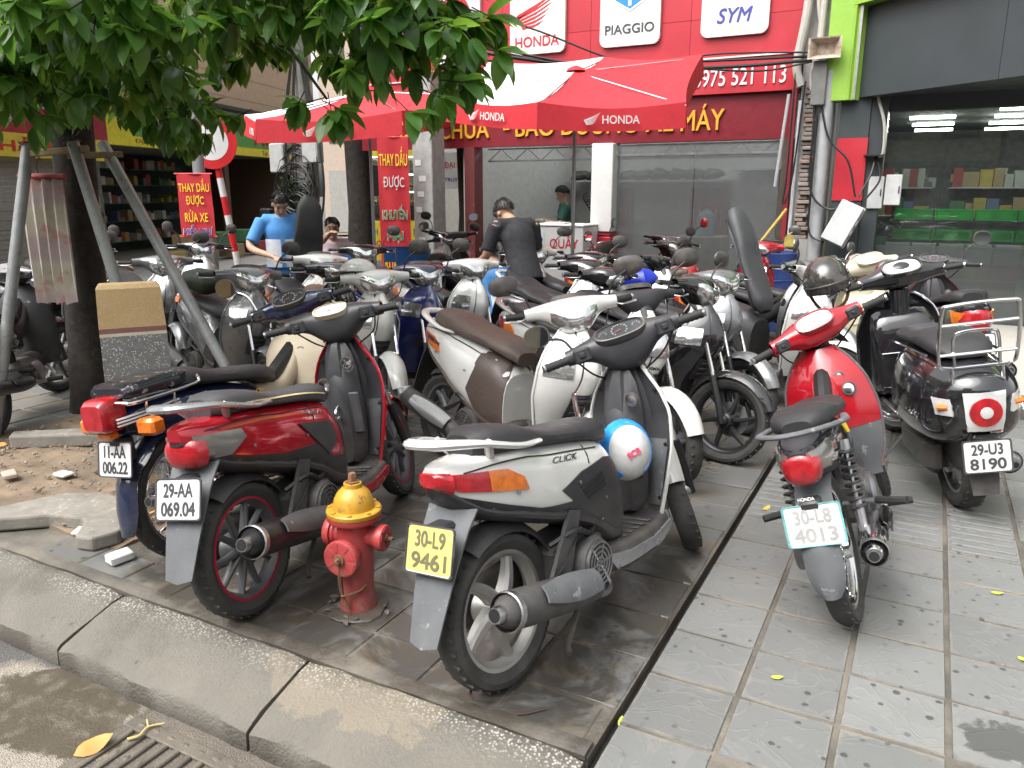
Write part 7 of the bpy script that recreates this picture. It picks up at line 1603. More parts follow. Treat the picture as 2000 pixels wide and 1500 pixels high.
# 4 red underbone from behind
r, B, Ms = underbone('motorbike', (-.10,2.97), 92, 'red underbone motorbike with an iridescent plate frame, standing alone on the pale tiles', PRK, col=RED, inner=RED, seatm=SEATB, rail=WORNG, plate=('30-L8','4013'), pm=WHITEPL, ptm=FADED, prim=HOLO, fendm=WORNG, wingm=WORNG, edgem=WORNG, lean=19, steer=26, cowlback=RED, mirrors=(), gaugem=DIALW, hood=RED, flapl=.30,
  panels=[('tail_cover',[(-.95,.745),(-.7,.755),(-.4,.71),(-.2,.66),(-.25,.60),(-.6,.60),(-.9,.655)],BLKP,.005),('sticker',[(-.42,.70),(-.28,.675),(-.30,.635),(-.40,.66)],YEL,.008)])
text('HONDA', WHP, r, T(-.905,0,.585) @ RZ(-90) @ RX(75), w=.055, h=.012, depth=.002, bold=.03); disc(r, T(.215,-.10,.70) @ RZ(25) @ RY(-80), .026, CHROME, 'lock_plate', .008, .006, BLACKP)
# 5 black retro scooter
r, B, Ms, rp_ = retro('scooter', (.28,4.44), 107, 'black retro scooter with chrome rack and round red tail lamp', PRK, col=BLKP, seatm=SEATB, plate=('29-U3','8190'), lean=9, steer=10, hood=BLKP, size=1.06)
bpy.context.view_layer.update()
text('Vespa', CHROME, r, flank(-.72,.52,B,-1,10,sqz=0), w=.12, h=.035, depth=.002, shear=.3); text('Vespa', CHROME, r, flank(-.72,.52,B,1,-10,sqz=0), w=.12, h=.035, depth=.002, shear=.3)
st_ = MB(); st_.box((-.025,-.012,0),(.025,.012,.002)); c_ = rp_(-.05,.475,.004); q = st_.build('sticker', WHP, r, T(*c_) @ RZ(-90) @ RX(75)); text('606', REDL, q, T(0,0,.002), w=.04, h=.018, depth=.001, bold=.03)
st_ = MB(); st_.box((-.04,-.018,0),(.04,.018,.002)); q = st_.build('sticker', WHP, r, T(.188,-.11,.66) @ RZ(-90) @ RX(90)); text('ITALY', GRNP, q, T(0,.006,.0025), w=.06, h=.012, depth=.001, bold=.03); st_ = MB(); st_.box((-.038,-.016,.0025),(.038,-.006,.0035)); st_.build('sticker_stripe', GRNP, q)
hb = empty('helmet', M=r.matrix_world @ Ms @ T(.30,.40,1.08) @ RZ(150) @ RX(6)); lit(hb, 'shiny black helmet hanging on the handlebar of the black retro scooter', 'helmet')
mb = MB(); mb.lathe([(.135*sin(t), .145*cos(t)) for t in [.02+1.75*i/14 for i in range(15)]]+[(.128,-.05),(.118,-.03)], SCL(1.1,.95,1) , 30); mb.v = [(x, y, z-(.05*max(0,-x)/.14 if z < .02 else 0)) for x, y, z in mb.v]; mb.build('shell', BLKP, hb)
mb = MB(); mb.lathe([(.137,.0),(.139,-.004),(.137,-.012),(.133,-.008)], SCL(1.1,.95,1), 30, closed=True); mb.build('rim_trim', BLACKP, hb); mb = MB(); mb.tube(spline([(0,.12,-.03),(.03,.07,-.14),(.03,-.05,-.16),(0,-.12,-.03)], 5), .009, 6, flat=.4); mb.build('strap', mat('brown_strap', (.10,.05,.03), .8), hb)
# 6 white scooter with brown saddle
r, B, Ms = scooter('scooter', (-2.48,3.80), -21, 'white scooter with a brown saddle and silver-shielded exhaust', PRK, col=WHITE, seatm=SEATBR, rail=WHITE, lean=6, steer=-38, under=BROWNP, inner=BROWNP, lower=WHITE, fan=STEEL, muf=DARKP, shieldm=STEEL, floorm=BROWNP, badge='HONDA', mirrors=(1,-1), mshape=(.085,.055), mup=.14, rimm=GREYALLOY, tail=[(-.99,.745,.80,.03),(-.93,.69,.815,.08),(-.80,.60,.82,.12),(-.60,.52,.81,.15),(-.40,.42,.78,.165),(-.22,.33,.74,.165),(-.08,.28,.70,.15),(0.0,.28,.62,.125)], seat=[(-.84,.80,.85,.06),(-.76,.79,.90,.11),(-.55,.78,.885,.14),(-.36,.76,.84,.145),(-.18,.74,.81,.14),(-.04,.70,.79,.12),(.03,.67,.74,.07)],
  split=[(-.97,.715),(-.70,.60),(-.48,.50),(-.34,.40),(-.20,.31),(-.10,.30),(-.10,.33)], panels=[('side_cover',[(-.20,.735),(-.05,.70),(-.004,.6),(-.004,.30),(-.08,.30),(-.20,.37),(-.28,.50),(-.22,.62)],BROWNP,.005)])
text('VISION', CHARL, r, flank(-.70,.72,B,-1,-14), w=.15, h=.026, depth=.003, bold=.03, shear=.3); text('VISION', CHARL, r, flank(-.70,.72,B,1,14), w=.15, h=.026, depth=.003, bold=.03, shear=.3)
# generic rows behind; tail panels reused
TP1 = lambda m: []
TP2 = lambda m: []
SP2 = [(-.97,.70),(-.60,.56),(-.38,.48),(-.22,.38),(-.10,.40),(-.03,.50)]
def sc(label, rear, h, **k): return scooter('scooter', rear, h, label, PRK, **k)
sc('white and black scooter whose lamp sits in the leg shield, behind the front scooter', (-2.32,4.42), -22, col=WHITE, seatm=SEATB, rail=SILVER, lean=6, steer=-20, head='shield', cowlm=BLACKP, bodym=WHITE2, mirrors=(1,), mshape=(.085,.06), rim='six', rimm=GREYALLOY)
sc('black scooter showing its black front wheel and brake disc to the camera', (-2.12,5.0), -24, col=BLKP, seatm=SEATB, lean=5, steer=12, head='bar', bodym=BLKP, split=SP2, rim='six', rimm=BLKALLOY, mirrors=(1,), mshape=(.085,.055), tall=.03, wide=1.08)
sc('dark grey scooter between the black scooter and the one with its seat raised', (-2.15,5.62), -24, col=GREYP, seatm=SEATB, lean=6, steer=-10, bodym=GREYP, rim='vee', rimm=BLKALLOY, detail=1, mirrors=())
sc('white-fronted scooter with its long grey seat raised upright', (-1.68,6.25), -22, col=WHITE, seatm=SEATG, lean=5, steer=18, cowlback=SILVER, head='shield', cowlm=WHITE, open_seat=54, bodym=BLACKP, rim='six', rimm=BLKALLOY, mirrors=(-1,), mshape=(.06,.06), mup=.12)
underbone('motorbike', (-1.55,7.0), -20, 'black and blue sporty motorbike by the party wall', PRK, col=BLKP, seatm=SEATB, rim='six', rimm=BLKALLOY, sporty=1, lean=8, steer=8, panels=[('tail_cover',[(-.95,.745),(-.6,.755),(-.25,.67),(-.3,.6),(-.9,.655)],BLUE,.005)], disc=True, mirrors=(1,), rail=BLACKP)
retro('scooter', (.02,5.72), 112, 'cream retro scooter half hidden behind the black one', PRK, col=CREAM, seatm=SEATB, rack=False, lean=6, steer=18, mirrors=())
sc('black scooter with a wide red tail lamp beside the shop window', (.36,6.30), 104, col=MAROONP, seatm=SEATB, lean=6, steer=-12, light='vertical', plate=('30-F8',''), bodym=BLKP, split=SP2, mirrors=(-1,), mshape=(.07,.065), tall=.04, wide=1.1, dash='round')
# second column
sc('white scooter with a tan saddle and a helmet on its bar', (-4.21,4.55), -25, col=WHITE, seatm=SEATTAN, lean=6, steer=-16, bodym=WHITE, under=BLACKP, mirrors=(1,), mshape=(.08,.06), rimm=GREYALLOY, rail=None)
sc('deep blue scooter with a pale headlamp', (-4.18,5.08), -25, col=BLUE, seatm=SEATB, lean=6, steer=-8, bodym=BLUE, mirrors=(1,), rim='six', rimm=GREYALLOY, cowlm=NAVY)
sc('small white scooter with a black saddle beside the blue one', (-4.09,5.62), -25, col=WHITE2, seatm=SEATB, lean=6, steer=-14, bodym=WHITE2, mirrors=(), detail=1, rail=BLACKP)
underbone('motorbike', (-2.9,5.5), -24, 'dark motorbike with a black saddle and silver stripe, mid-row', PRK, col=BLKP, seatm=SEATB, rim='six', rimm=GREYALLOY, lean=7, steer=-8, rail=SILVER, mirrors=(), panels=[('tail_cover',[(-.95,.745),(-.6,.755),(-.25,.67),(-.3,.6),(-.9,.655)],GREYP,.005)], detail=1)
sc('black scooter with a tall shiny front below the white sporty one', (-3.25,6.05), -28, col=BLKP, seatm=SEATB, lean=6, steer=-8, bodym=BLKP, split=SP2, cowlm=BLKP, mirrors=(1,), detail=1, rim='six', rimm=BLKALLOY, rail=WHITE2)
sc('white sporty scooter with black mirrors near the service counter', (-4.2,7.15), -32, col=WHITE, seatm=SEATB, lean=6, steer=-12, bodym=WHITE2, cowlm=WHITE, mirrors=(1,-1), mshape=(.085,.05), detail=1)
sc('maroon scooter parked across the bay under the parasol', (-2.05,7.45), 168, col=MAROONP, seatm=SEATBR, lean=6, steer=10, bodym=MAROONP, split=SP2, light='cluster', rim='six', rimm=BLKALLOY, mirrors=(1,-1), detail=1)
sc('dark maroon scooter at the glass partition with red-backed mirror', (-2.95,9.9), -78, col=mat('paint_dark_plum', (.035,.010,.014), .2, coat=.8), seatm=SEATB, lean=5, steer=12, bodym=BLKP, mirrors=(1,), mshell=REDLENS, mup=.24, mshape=(.05,.06), detail=1)
underbone('motorbike', (-2.0,9.55), -72, 'bright red motorbike in front of the blue oil drum', PRK, col=CANDY, seatm=SEATB, lean=7, steer=-16, rim='spoke', mirrors=(1,-1), detail=1)
sc('dark purple scooter parked before the glass partition', (-3.3,8.55), -30, col=mat('paint_dark_plum', (.035,.010,.014), .2, coat=.8), seatm=SEATB, lean=6, steer=8, bodym=BLKP, split=SP2, detail=1, mirrors=(1,))
# left group
sc('white and red scooter with its black seat raised beside the mechanic', (-5.45,5.42), -25, col=WHITE, seatm=SEATB, lean=6, steer=-6, open_seat=80, bodym=WHITE2, split=SP2, panels=[('flash',[(-.62,.70),(-.34,.63),(-.30,.56),(-.56,.64)],CANDY,.009)], plate=('29-DN','054.17'), mirrors=(), light='cluster')
sc('silver and black scooter beside the seated man', (-5.85,6.55), -28, col=SILVER, seatm=SEATB, lean=6, steer=-10, bodym=SILVER, cowlm=BLKP, mirrors=(1,), mlens=MIRROR, detail=1)
sc('white and black scooter parked beneath the small red banner', (-7.7,6.05), -22, col=WHITE2, seatm=SEATB, lean=6, steer=-6, bodym=WHITE2, split=SP2, cowlm=BLKP, mirrors=(1,-1), mshape=(.06,.06), detail=1, inner=BLACKP)
sc('grey scooter with orange flash and a green rain cape on its seat', (-5.12,4.16), -18, col=GREYP, seatm=SEATB, lean=6, steer=-4, bodym=GREYP, split=SP2, panels=[('flash',[(-.80,.765),(-.66,.77),(-.62,.73),(-.76,.72)],mat('orange_flash', (.75,.16,.02), .3),.009)], plate=('29-H7','368.12'), light='cluster', rim='vee', rimm=GREYALLOY, mirrors=(1,))
underbone('motorbike', (-5.32,2.74), 128, 'black underbone motorbike with a white tail cover beside the outer prop pipe', PRK, col=BLKP, seatm=SEATB, lean=7, steer=-20, bodym=BLKP, plate=('29-C1','418.60'), rim='six', rimm=GREYALLOY, muf=DCHROME, rail=STEEL, panels=[('tail_cover',[(-.96,.74),(-.7,.755),(-.5,.74),(-.6,.66),(-.92,.66)],WHITE2,.006)], mirrors=(1,-1))
sc('dark grey scooter seen beyond the hanging banner roll', (-7.3,3.95), 8, col=GREYP, seatm=SEATB, lean=6, steer=-8, bodym=BLKP, detail=1, mirrors=(1,-1), mshape=(.06,.06))
sc('black scooter farthest behind the tree trunk', (-8.4,4.9), -5, col=BLKP, seatm=SEATB, lean=6, steer=-8, bodym=WHITE2, detail=1, mirrors=(1,-1), mshape=(.06,.06))
sc('black and white scooter facing the street beside the corner column', (-5.9,9.4), -70, col=WHITE2, seatm=SEATB, lean=6, steer=20, bodym=GREYP, cowlm=BLKP, detail=1, mirrors=(1,-1))
sc('black scooter with its plate to the street behind the chairs', (-5.0,7.7), 110, col=BLKP, seatm=SEATB, lean=6, steer=10, bodym=GREYP, plate=('29-K9','685.68'), detail=1, mirrors=(1,-1), light='vertical')
sc('black scooter parked deep inside the repair bay', (-5.5,10.9), -80, col=BLKP, seatm=SEATB, lean=6, steer=10, bodym=GREYP, detail=1)
sc('black scooter wedged between the grey scooter and the tan-seated one', (-4.85,4.85), -22, col=BLKP, seatm=SEATB, lean=6, steer=-10, bodym=GREYP, detail=1, mirrors=(), rail=SILVER)
sc('dark grey scooter standing behind the tree trunk', (-6.55,4.55), -16, col=GREYP, seatm=SEATB, lean=6, steer=-12, bodym=BLKP, detail=1, mirrors=(1,))
sc('white scooter with a black tail, deep in the middle row', (-3.5,6.75), -28, col=WHITE2, seatm=SEATB, lean=6, steer=-10, bodym=BLKP, detail=1, mirrors=(), cowlm=BLKP)
underbone('motorbike', (-1.75,6.75), -23, 'dark motorbike squeezed beside the raised-seat scooter', PRK, col=GREYP, seatm=SEATB, rim='six', rimm=BLKALLOY, lean=7, steer=-6, mirrors=(), detail=1, rail=BLACKP)
sc('grey scooter in the row under the parasol pole', (-2.9,6.75), -25, col=SILVER, seatm=SEATB, lean=6, steer=6, bodym=BLKP, detail=1, mirrors=(1,), head='shield', cowlm=BLKP)
# rain cape, helmet and blue sack left on bikes
random.seed(8)
mb = MB(); mb.ball((0,0,0), (.20,.13,.09), None, 20, 12); mb.v = [(x*(1+.35*mnoise.noise(V((x*9,y*9,z*9)))), y*(1+.35*mnoise.noise(V((x*8+3,y*9,z*9)))), z*(1+.4*mnoise.noise(V((x*9,y*9+4,z*9))))) for x, y, z in mb.v]
o = mb.build('rain_cape', mat('olive_cape', (.03,.042,.026), .6), M=T(-4.80,4.10,.92)); lit(o, 'crumpled dark green rain cape on the grey scooter seat', 'rain cape')
mb = MB(); mb.ball((0,0,0), (.17,.13,.10), None, 20, 12); mb.v = [(x*(1+.5*mnoise.noise(V((x*11,y*9,z*9)))), y*(1+.5*mnoise.noise(V((x*8+3,y*9,z*9)))), z*(1+.5*mnoise.noise(V((x*9,y*9+4,z*9))))) for x, y, z in mb.v]
o = mb.build('raincoat', mat('bright_blue_coat', (.015,.035,.38), .45), M=T(-1.95,5.72,.92)); lit(o, 'bunched bright blue raincoat on a scooter in the middle row', 'raincoat')
hw = empty('helmet', M=T(-3.43,4.22,1.02) @ RZ(-150) @ RX(15)); lit(hw, 'white half helmet on the bar of the tan-seated scooter', 'helmet'); half_helmet(hw, WHITE2, WHITE, .12)
hr = empty('helmet', M=T(-2.05,7.42,.80) @ RZ(60)); lit(hr, 'red helmet resting on the maroon scooter seat', 'helmet'); half_helmet(hr, CANDY, CANDY, .12)
# ------------------------------------------------------------------ people (local: x = facing, y = left, z = up)
SKIN = [mat('skin_%d' % i, c, .55, var=.08, vs=20) for i, c in enumerate(((.42,.25,.17),(.36,.21,.14),(.46,.29,.20)))]
HAIR = mat('black_hair', (.012,.011,.010), .5, bump=.8, bs=120, var=.4); EYE = mat('dark_eye', (.02,.015,.012), .3); LIP = mat('lip', (.30,.11,.09), .5)
def remesh(o, v=.009, it=4):
    m = o.modifiers.new('union', 'REMESH'); m.mode = 'VOXEL'; m.voxel_size = v; m.use_smooth_shade = True
    s_ = o.modifiers.new('soften', 'SMOOTH'); s_.iterations = it; s_.factor = .5
def hand(mb, w, e, side, curl=.5, thumb_dir=None):
    """palm and five bent fingers at wrist w, forearm coming from e"""
    w, e = V(w), V(e); d = (w-e).normalized(); lat = d.cross(V((0,0,1)))
    if lat.length < .1: lat = V((0,1,0))
    lat.normalize(); dn = lat.cross(d).normalized()
    if dn.z > 0: dn = -dn
    lat = lat*side
    mb.tube([w-d*.02, w+d*.03, w+d*.075, w+d*.09], [.025,.034,.038,.03], 10, flat=.5, up=tuple(dn))
    for k, (o, L_) in enumerate(((-.03,.066),(-.011,.078),(.010,.073),(.029,.056))):
        b = w+d*.08+lat*o; m1 = b+d*L_*.5*(1-.3*curl)+dn*L_*.35*curl; m2 = m1+d*L_*.35*(1-.9*curl)+dn*L_*.45*curl
        mb.tube([b-d*.02, b, m1, m2], [.010,.0095,.009,.0075], 8)
    t0 = w+d*.03-lat*.035; mb.tube([t0+lat*.02, t0-lat*.012+d*.025+dn*.01, t0-lat*.010+d*.058+dn*.02], [.013,.0115,.009], 8)
def head_geo(mb, c, fwd, up):
    """skull, jaw, nose and ears; returns the head frame (x forward, z up)"""
    f = V(fwd).normalized(); u = V(up); u = (u-f*u.dot(f)).normalized(); l = u.cross(f); M = Matrix((f, l, u)).transposed().to_4x4(); M.translation = V(c)
    R = [M @ V(p) for p in ((0,0,0),)]
    mb.ball(M @ V((-.008,0,.03)), (.092,.074,.088), M.to_3x3().to_4x4(), 18, 12); mb.ball(M @ V((.022,0,-.045)), (.062,.058,.072), M.to_3x3().to_4x4(), 16, 10)
    mb.ball(M @ V((.055,0,-.088)), (.026,.03,.022), M.to_3x3().to_4x4(), 10, 6); mb.tube([M @ V((.078,0,.012)), M @ V((.102,0,-.028)), M @ V((.086,0,-.036))], [.010,.015,.010], 8)
    for s_ in (-1,1): mb.ball(M @ V((-.008,s_*.075,-.01)), (.018,.01,.03), M.to_3x3().to_4x4(), 8, 6); mb.ball(M @ V((.06,s_*.034,-.018)), (.022,.022,.02), M.to_3x3().to_4x4(), 8, 6)
    mb.ball(M @ V((.078,0,.045)), (.012,.05,.016), M.to_3x3().to_4x4(), 10, 6)
    return M
def person(label, M, J, skin, top, legs_m, hair_long=.0, shoes=BLACKP, glasses=False, sleeve=.6, topmats=None, curl=(.5,.5), group='people around the repair shop', bare=False):
    root = empty('person', M=M); lit(root, label, 'person', group)
    P = {k: V(v) for k, v in J.items()}
    b = MB(); tors = [P['hip'], P['hip'].lerp(P['chest'], .45), P['chest'], P['neck']-(P['neck']-P['chest'])*.12]; lat = tuple((P['rs']-P['ls']).cross(P['neck']-P['hip']).normalized()*-1)
    b.tube(spline(tors, 4), [.145,.132,.16,.10], 18, flat=.66, up=lat); b.tube([P['chest'].lerp(P['neck'], .6), P['neck'], P['head']-V((0,0,.02))], [.075,.056,.052], 12)
    b.tube([P['ls'], P['chest'].lerp(P['neck'], .55), P['rs']], [.055,.08,.055], 12)
    for s_, a in ((1,'l'),(-1,'r')):
        b.tube(spline([P[a+'s'], P[a+'e'], P[a+'w']], 5), [.054,.046,.040,.036,.026], 12); hand(b, P[a+'w'], P[a+'e'], s_, curl[0 if s_ > 0 else 1])
        hp = P['hip']+V(((P['ls']-P['rs']).normalized()*s_*.085)); b.tube(spline([hp, P[a+'k'], P[a+'a']], 5), [.088,.072,.055,.055,.038], 14)
        b.tube([P[a+'a']-V((0,0,.02)), P[a+'a']+P[a+'f']*.10-V((0,0,.045)), P[a+'a']+P[a+'f']*.19-V((0,0,.055))], [.038,.04,.026], 10, flat=.7)
    HM = head_geo(b, P['head'], P['look'], P.get('up', V((0,0,1))))
    o = b.build('body', skin, root); remesh(o)
    # face details
    for s_ in (-1,1):
        q = MB(); q.ball(HM @ V((.076,s_*.032,.012)), (.008,.013,.006), HM.to_3x3().to_4x4(), 8, 5); q.build('eye', EYE, root); q = MB(); q.tube([HM @ V((.082,s_*.016,.036)), HM @ V((.080,s_*.038,.041)), HM @ V((.068,s_*.054,.034))], [.004,.0045,.003], 6); q.build('eyebrow', HAIR, root)
    q = MB(); q.tube([HM @ V((.074,-.024,-.064)), HM @ V((.084,0,-.062)), HM @ V((.074,.024,-.064))], [.003,.006,.003], 6); q.build('mouth', LIP, root)
    q = MB(); g_ = []
    for i in range(10):
        t = i/9; row = []
        for j in range(25):
            a = 2*pi*j/24; back = .5-.5*cos(a); lim = radians(58)+radians(64)*back+.07*sin(5*a)+.05*sin(9*a); ph = lim*t; r_ = 1.15+.05*mnoise.noise(V((cos(a)*6,sin(a)*6,t*9))); row.append(HM @ V((-.008+.094*r_*sin(ph)*cos(a), .077*r_*sin(ph)*sin(a), .03+.094*r_*cos(ph))))
        g_.append(row)
    q.sheet(g_, .006)
    hr_ = random.Random(len(label))
    for _ in range(170):
        i, j = hr_.randrange(1, 9), hr_.randrange(24); p = g_[i][j]; d_ = (g_[i+1][j]-g_[i][j]).normalized(); n_ = (p-HM @ V((-.008,0,.03))).normalized(); q.tube([p-d_*.008, p+d_*.01+n_*.007, p+d_*.026+n_*.009], [.006,.0045,.001], 5)
    q.build('hair', HAIR, root)
    # clothing
    c = MB(); c.tube(spline([P['hip']-(P['chest']-P['hip']).normalized()*(.10 if not bare else .02)]+tors[1:], 4), [.168,.158,.178,.115], 20, flat=.70, up=lat); c.tube([P['ls'], P['chest'].lerp(P['neck'], .5), P['rs']], [.066,.09,.066], 12)
    if not bare:
        for a in 'lr':
            e_ = P[a+'s'].lerp(P[a+'e'], min(1, sleeve/.6)*.85); c.tube([P[a+'s'], P[a+'s'].lerp(e_, .5), e_], [.07,.068,.066], 12)
    o = c.build('shirt', top, root); remesh(o, .012, 3)
    if topmats:   # lower white field and centre strip of the work shirt, laid on the chest
        up_ = (P['neck']-P['hip']).normalized(); ltv = (P['ls']-P['rs']).normalized(); fw = ltv.cross(up_).normalized()
        for nm, m_, y0, y1, z0, z1, of in topmats:
            rows = []
            for i in range(9):
                row = []
                for j in range(11):
                    y = y0+(y1-y0)*j/10; z = z0+(z1-z0)*i/8; k = sqrt(max(.02, 1-(y/.178)**2)); sgn = 1 if of > 0 else -1
                    row.append(P['hip'].lerp(P['chest'], z)+ltv*y+fw*sgn*(.125*k+abs(of)))
                rows.append(row)
            q = MB(); q.sheet(rows, .006); q.build(nm, m_, root)
    l = MB(); l.tube([P['hip']+(P['chest']-P['hip'])*.12, P['hip'], P['hip']-(P['chest']-P['hip']).normalized()*.06], [.15,.158,.14], 18, flat=.72, up=lat)
    for s_, a in ((1,'l'),(-1,'r')):
        hp = P['hip']+V(((P['ls']-P['rs']).normalized()*s_*.085)); l.tube(spline([hp, P[a+'k'], P[a+'a']+V((0,0,.03))], 5), [.10,.084,.07,.066,.055], 14)
    o = l.build('trousers', legs_m, root); remesh(o, .012, 3)
    for a in 'lr':
        q = MB(); q.tube([P[a+'a']-P[a+'f']*.045-V((0,0,.045)), P[a+'a']+P[a+'f']*.08-V((0,0,.05)), P[a+'a']+P[a+'f']*.205-V((0,0,.06))], [.04,.047,.03], 12, flat=.75); q.build('shoe', shoes, root)
    if glasses:
        q = MB()
        for s_ in (-1,1): q.lathe([(.023,-.002),(.026,-.002),(.026,.002),(.023,.002)], HM @ T(.094,s_*.033,.01) @ RY(90), 16, closed=True); q.tube([HM @ V((.094,s_*.058,.012)), HM @ V((.01,s_*.08,.012))], .002, 5)
        q.tube([HM @ V((.095,-.01,.014)), HM @ V((.095,.01,.014))], .002, 5); q.build('glasses', BLACKP, root)
    return root
F1 = V((1,0,0))
SHB = mat('work_shirt_blue', (.07,.24,.55), .85, bump=1, bs=16); SHW = mat('work_shirt_white', (.58,.60,.66), .85, bump=1, bs=16); JEAN = mat('blue_trousers', (.04,.11,.26), .8); BLKT = mat('black_tshirt', (.022,.022,.026), .85, bump=1, bs=14); DTR = mat('dark_trousers', (.02,.02,.025), .8); PINK = mat('pink_shirt', (.55,.42,.44), .8); GRNJ = mat('green_jacket', (.02,.08,.06), .8); TANK = mat('grey_tank_top', (.48,.45,.50), .8)
stand = dict(hip=(0,0,.88), chest=(.01,0,1.22), neck=(.03,0,1.40), head=(.085,0,1.50), look=(.8,.12,-.62), ls=(.0,.19,1.34), rs=(.0,-.19,1.34), lk=(.05,.10,.48), rk=(.03,-.10,.48), la=(0,.11,.08), ra=(0,-.11,.08), lf=(1,.1,0), rf=(1,-.1,0))
person('mechanic in a blue and white work shirt, head bowed over a scooter, lifting its seat', T(-5.86,6.02,0) @ RZ(-44) @ Matrix.Scale(.96, 4), ds(stand, le=(.16,.36,1.12), lw=(.36,.46,1.20), re=(.08,-.33,1.08), rw=(.34,-.10,.98)), SKIN[0], SHB, JEAN, topmats=(('shirt_panel', SHW, -.166, .166, -.05, .80, .024), ('shirt_strip', SHB, -.02, .02, -.05, .95, .031)))
person('man in a black T-shirt seen from behind, bending forward', T(-3.35,6.42,0) @ RZ(150), ds(stand, hip=(-.12,0,.86), chest=(.02,0,1.17), neck=(.13,0,1.31), head=(.235,0,1.37), look=(.75,0,-.66), ls=(.06,.20,1.27), rs=(.06,-.20,1.27), le=(.12,.27,1.0), lw=(.36,.18,.95), re=(.10,-.27,1.0), rw=(.34,-.18,.93)), SKIN[0], BLKT, DTR)
person('young mechanic in a blue work shirt crouching low between scooters', T(-3.75,6.75,0) @ RZ(140), dict(hip=(-.15,0,.42), chest=(.0,0,.72), neck=(.08,0,.87), head=(.16,.02,.95), look=(.8,.1,-.5), ls=(.02,.18,.82), rs=(.02,-.18,.82), le=(.2,.26,.62), lw=(.42,.18,.6), re=(.2,-.26,.62), rw=(.42,-.15,.58), lk=(.32,.14,.48), rk=(.32,-.14,.48), la=(.05,.12,.08), ra=(.05,-.12,.08), lf=F1, rf=F1), SKIN[1], SHB, DTR, topmats=(('shirt_panel', SHW, -.14, .14, .0, .6, -.022),))
person('seated man in glasses and a pale pink shirt facing the camera', T(-6.3,7.3,0) @ RZ(-48), dict(hip=(-.05,0,.50), chest=(-.02,0,.84), neck=(.02,0,1.02), head=(.06,0,1.13), look=(1,0,-.05), ls=(-.02,.19,.96), rs=(-.02,-.19,.96), le=(.05,.27,.70), lw=(.25,.2,.58), re=(.05,-.27,.70), rw=(.25,-.2,.58), lk=(.40,.13,.50), rk=(.40,-.13,.50), la=(.42,.13,.08), ra=(.42,-.13,.08), lf=F1, rf=F1), SKIN[2], PINK, DTR, glasses=True, curl=(.7,.7))
person('man in a dark green jacket standing inside the repair shop', T(-5.15,11.5,0) @ RZ(205), ds(stand, head=(.06,0,1.51), look=(.9,.1,-.4), le=(.1,.30,1.08), lw=(.36,.22,1.12), re=(.1,-.30,1.08), rw=(.36,-.2,1.12)), SKIN[0], GRNJ, DTR, sleeve=.9)
person('person in a sleeveless grey top, mostly hidden behind the tree props', T(-7.68,5.08,0) @ RZ(95), ds(stand, hip=(-.08,0,.72), chest=(0,0,1.02), neck=(.06,0,1.2), head=(.15,0,1.28), look=(.8,.2,-.5), ls=(.0,.19,1.14), rs=(.0,-.19,1.14), le=(.08,.25,.88), lw=(.3,.2,.8), re=(.08,-.25,.88), rw=(.3,-.2,.8), lk=(.28,.12,.45), rk=(.28,-.12,.45), la=(.1,.12,.08), ra=(.1,-.12,.08)), SKIN[2], TANK, JEAN, bare=True)
# ------------------------------------------------------------------ litter and small things
random.seed(77)
def fallen(x, y, z, L_, m, rz, label, tilt=0, group='fallen leaves', name='fallen_leaf'):
    mb = MB(); k = L_/.12; mb.add([(px*k, py*k, -pz*k*.5+.006*k*abs(sin(px*40))) for px, py, pz in LV], LF); o = mb.build(name, m, M=T(x, y, z+.004) @ RZ(rz) @ RX(tilt)); lit(o, label, 'leaf', group); return o
ORL = mat('orange_dead_leaf', (.52,.24,.06), .6, var=.2); YLL = mat('yellow_dead_leaf', (.55,.36,.05), .6, var=.2); BRL = mat('brown_dead_leaf', (.20,.10,.05), .7, var=.3); GLL = mat('yellow_green_leaf', (.38,.48,.05), .6, var=.2)
fallen(-2.20,1.20,-.150,.10,ORL,75,'orange dead leaf standing on the drain grate edge',20); fallen(-1.52,2.36,0,.085,YLL,-30,'yellow curled leaf between the hydrant and the front scooter'); fallen(-1.83,3.05,0,.05,YLL,40,'small round yellow leaf under the white scooter'); fallen(-2.66,2.42,0,.09,YLL,10,'yellow leaf inside the spoked rear wheel shadow')
fallen(-.67,1.98,-.03,.045,GLL,110,'yellow-green leaf caught in the slot drain'); fallen(-.31,2.42,0,.035,GLL,20,'small green leaf on the pale tile nearest the camera'); fallen(.43,2.95,0,.035,GLL,-60,'small green leaf beside the right edge tiles'); fallen(.37,3.42,0,.04,GLL,10,'green leaf on the ribbed paving'); fallen(-.60,3.85,0,.05,YLL,70,'leaf lying beside the slot drain under the red motorbike')
for i in range(16): fallen(random.uniform(-5.0,-3.2), random.uniform(2.05,3.2), .03, random.uniform(.06,.1), random.choice((BRL,BRL,YLL,ORL)), random.uniform(0,360), 'brown dead leaf on the bare soil of the tree pit', random.uniform(-20,20), 'dead leaves in the tree pit')
RC = mat('red_cap_plastic', (.60,.03,.025), .4)
for x, y, l in ((-1.40,2.13,'red plastic bottle cap near the front scooter wheel'),(-2.98,2.18,'red plastic bottle cap beside the broken slab')):
    mb = MB(); mb.lathe([(0,0),(.021,0),(.022,.004),(.022,.022),(.019,.025),(0,.025)], None, 20); o = mb.build('bottle_cap', RC, M=T(x, y, .0)); lit(o, l, 'bottle cap', 'red bottle caps')
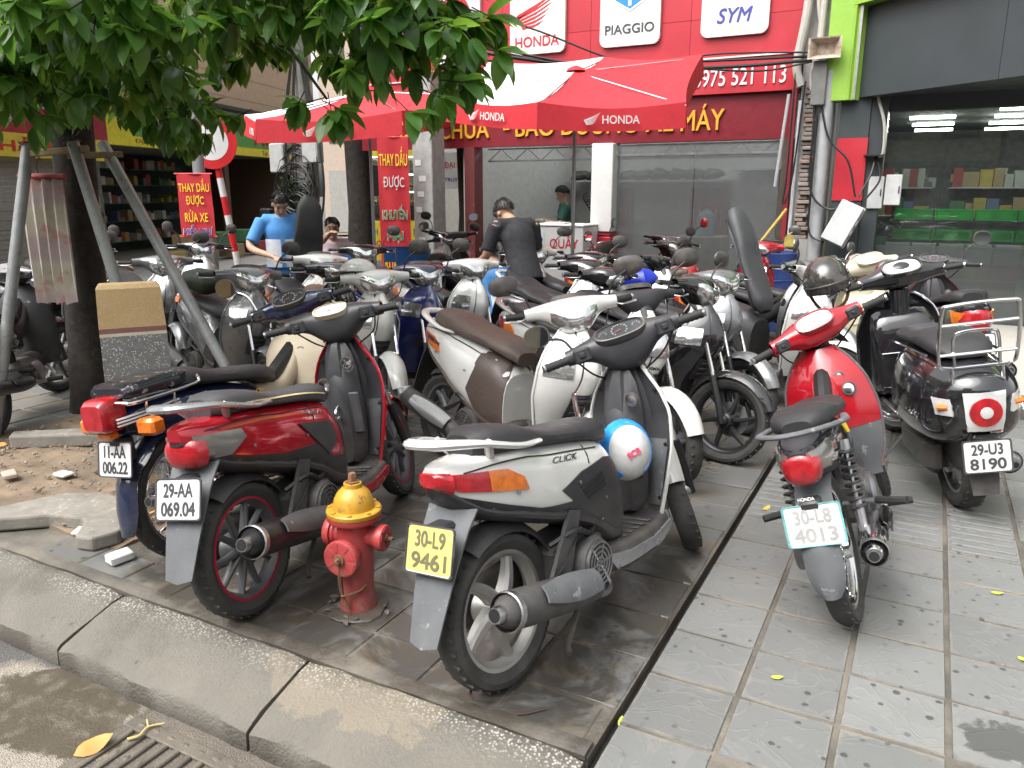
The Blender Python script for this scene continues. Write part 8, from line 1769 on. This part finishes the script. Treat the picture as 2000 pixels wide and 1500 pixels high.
mb = MB(); mb.tube(spline([(-2.12,1.33,-.148),(-2.10,1.36,-.147),(-2.11,1.40,-.146),(-2.08,1.44,-.148)], 4), [.005,.004,.003], 6); mb.tube([(-2.11,1.40,-.146),(-2.14,1.42,-.142)], .003, 5); o = mb.build('twig', mat('straw_twig', (.45,.34,.14), .7)); lit(o, 'short forked straw-coloured twig by the drain grate', 'twig')
mb = MB(); mb.tube(spline([(-1.16,1.97,.004),(-1.15,1.87,.004),(-1.05,1.83,.004),(-.96,1.86,.004),(-.90,1.92,.005)], 6), .0035, 6); o = mb.build('wire', mat('brown_wire', (.06,.035,.03), .6)); lit(o, 'loose brown wire curled beside the front tyre', 'wire')
mb = MB(); mb.bbox((-.06,-.045,0),(.06,.045,.05), .003); o = mb.build('drink_carton', mat('red_carton', (.50,.03,.04), .5), M=T(-3.62,2.52,.02) @ RZ(30)); lit(o, 'small red carton thrown beside the terrazzo post', 'carton')
for i, (x, y, c, l) in enumerate(((-4.15,2.45,(.6,.6,.57),'white broken tile piece on the soil'),(-3.85,2.75,(.42,.42,.40),'crumpled grey wrapper in the tree pit'),(-2.98,1.95,(.55,.55,.53),'crushed white cup beside the kerb'),(-3.40,2.06,(.5,.46,.40),'torn paper scrap between the forks of the broken slab'),(-4.4,2.3,(.35,.30,.25),'broken brick piece in the tree pit'))):
    mb = MB(); mb.bbox((-.05,-.035,0),(.05,.035,.018+.01*(i % 3)), .006); mb.v = [(a+.012*mnoise.noise(V((a*30,b*30,i))), b+.012*mnoise.noise(V((a*30,b*30,i+9))), c_) for a, b, c_ in mb.v]; o = mb.build('scrap', mat('scrap_%d' % i, c, .7, dirt=.2), M=T(x, y, .005+(.02 if i in (0,1,4) else 0)) @ RZ(40*i)); lit(o, l, 'litter', 'litter on the pavement')
q = MB()
for _ in range(420):
    x, y = random.uniform(-5.2,-3.2), random.uniform(2.04,3.3); s_ = random.uniform(.004,.016); q.ball((x, y, .022+s_*.2), (s_, s_*random.uniform(.6,1), s_*.6), None, 6, 4)
q.build('rubble', mat('soil_pebbles', (.22,.18,.14), .9, var=.4), kind='stuff')
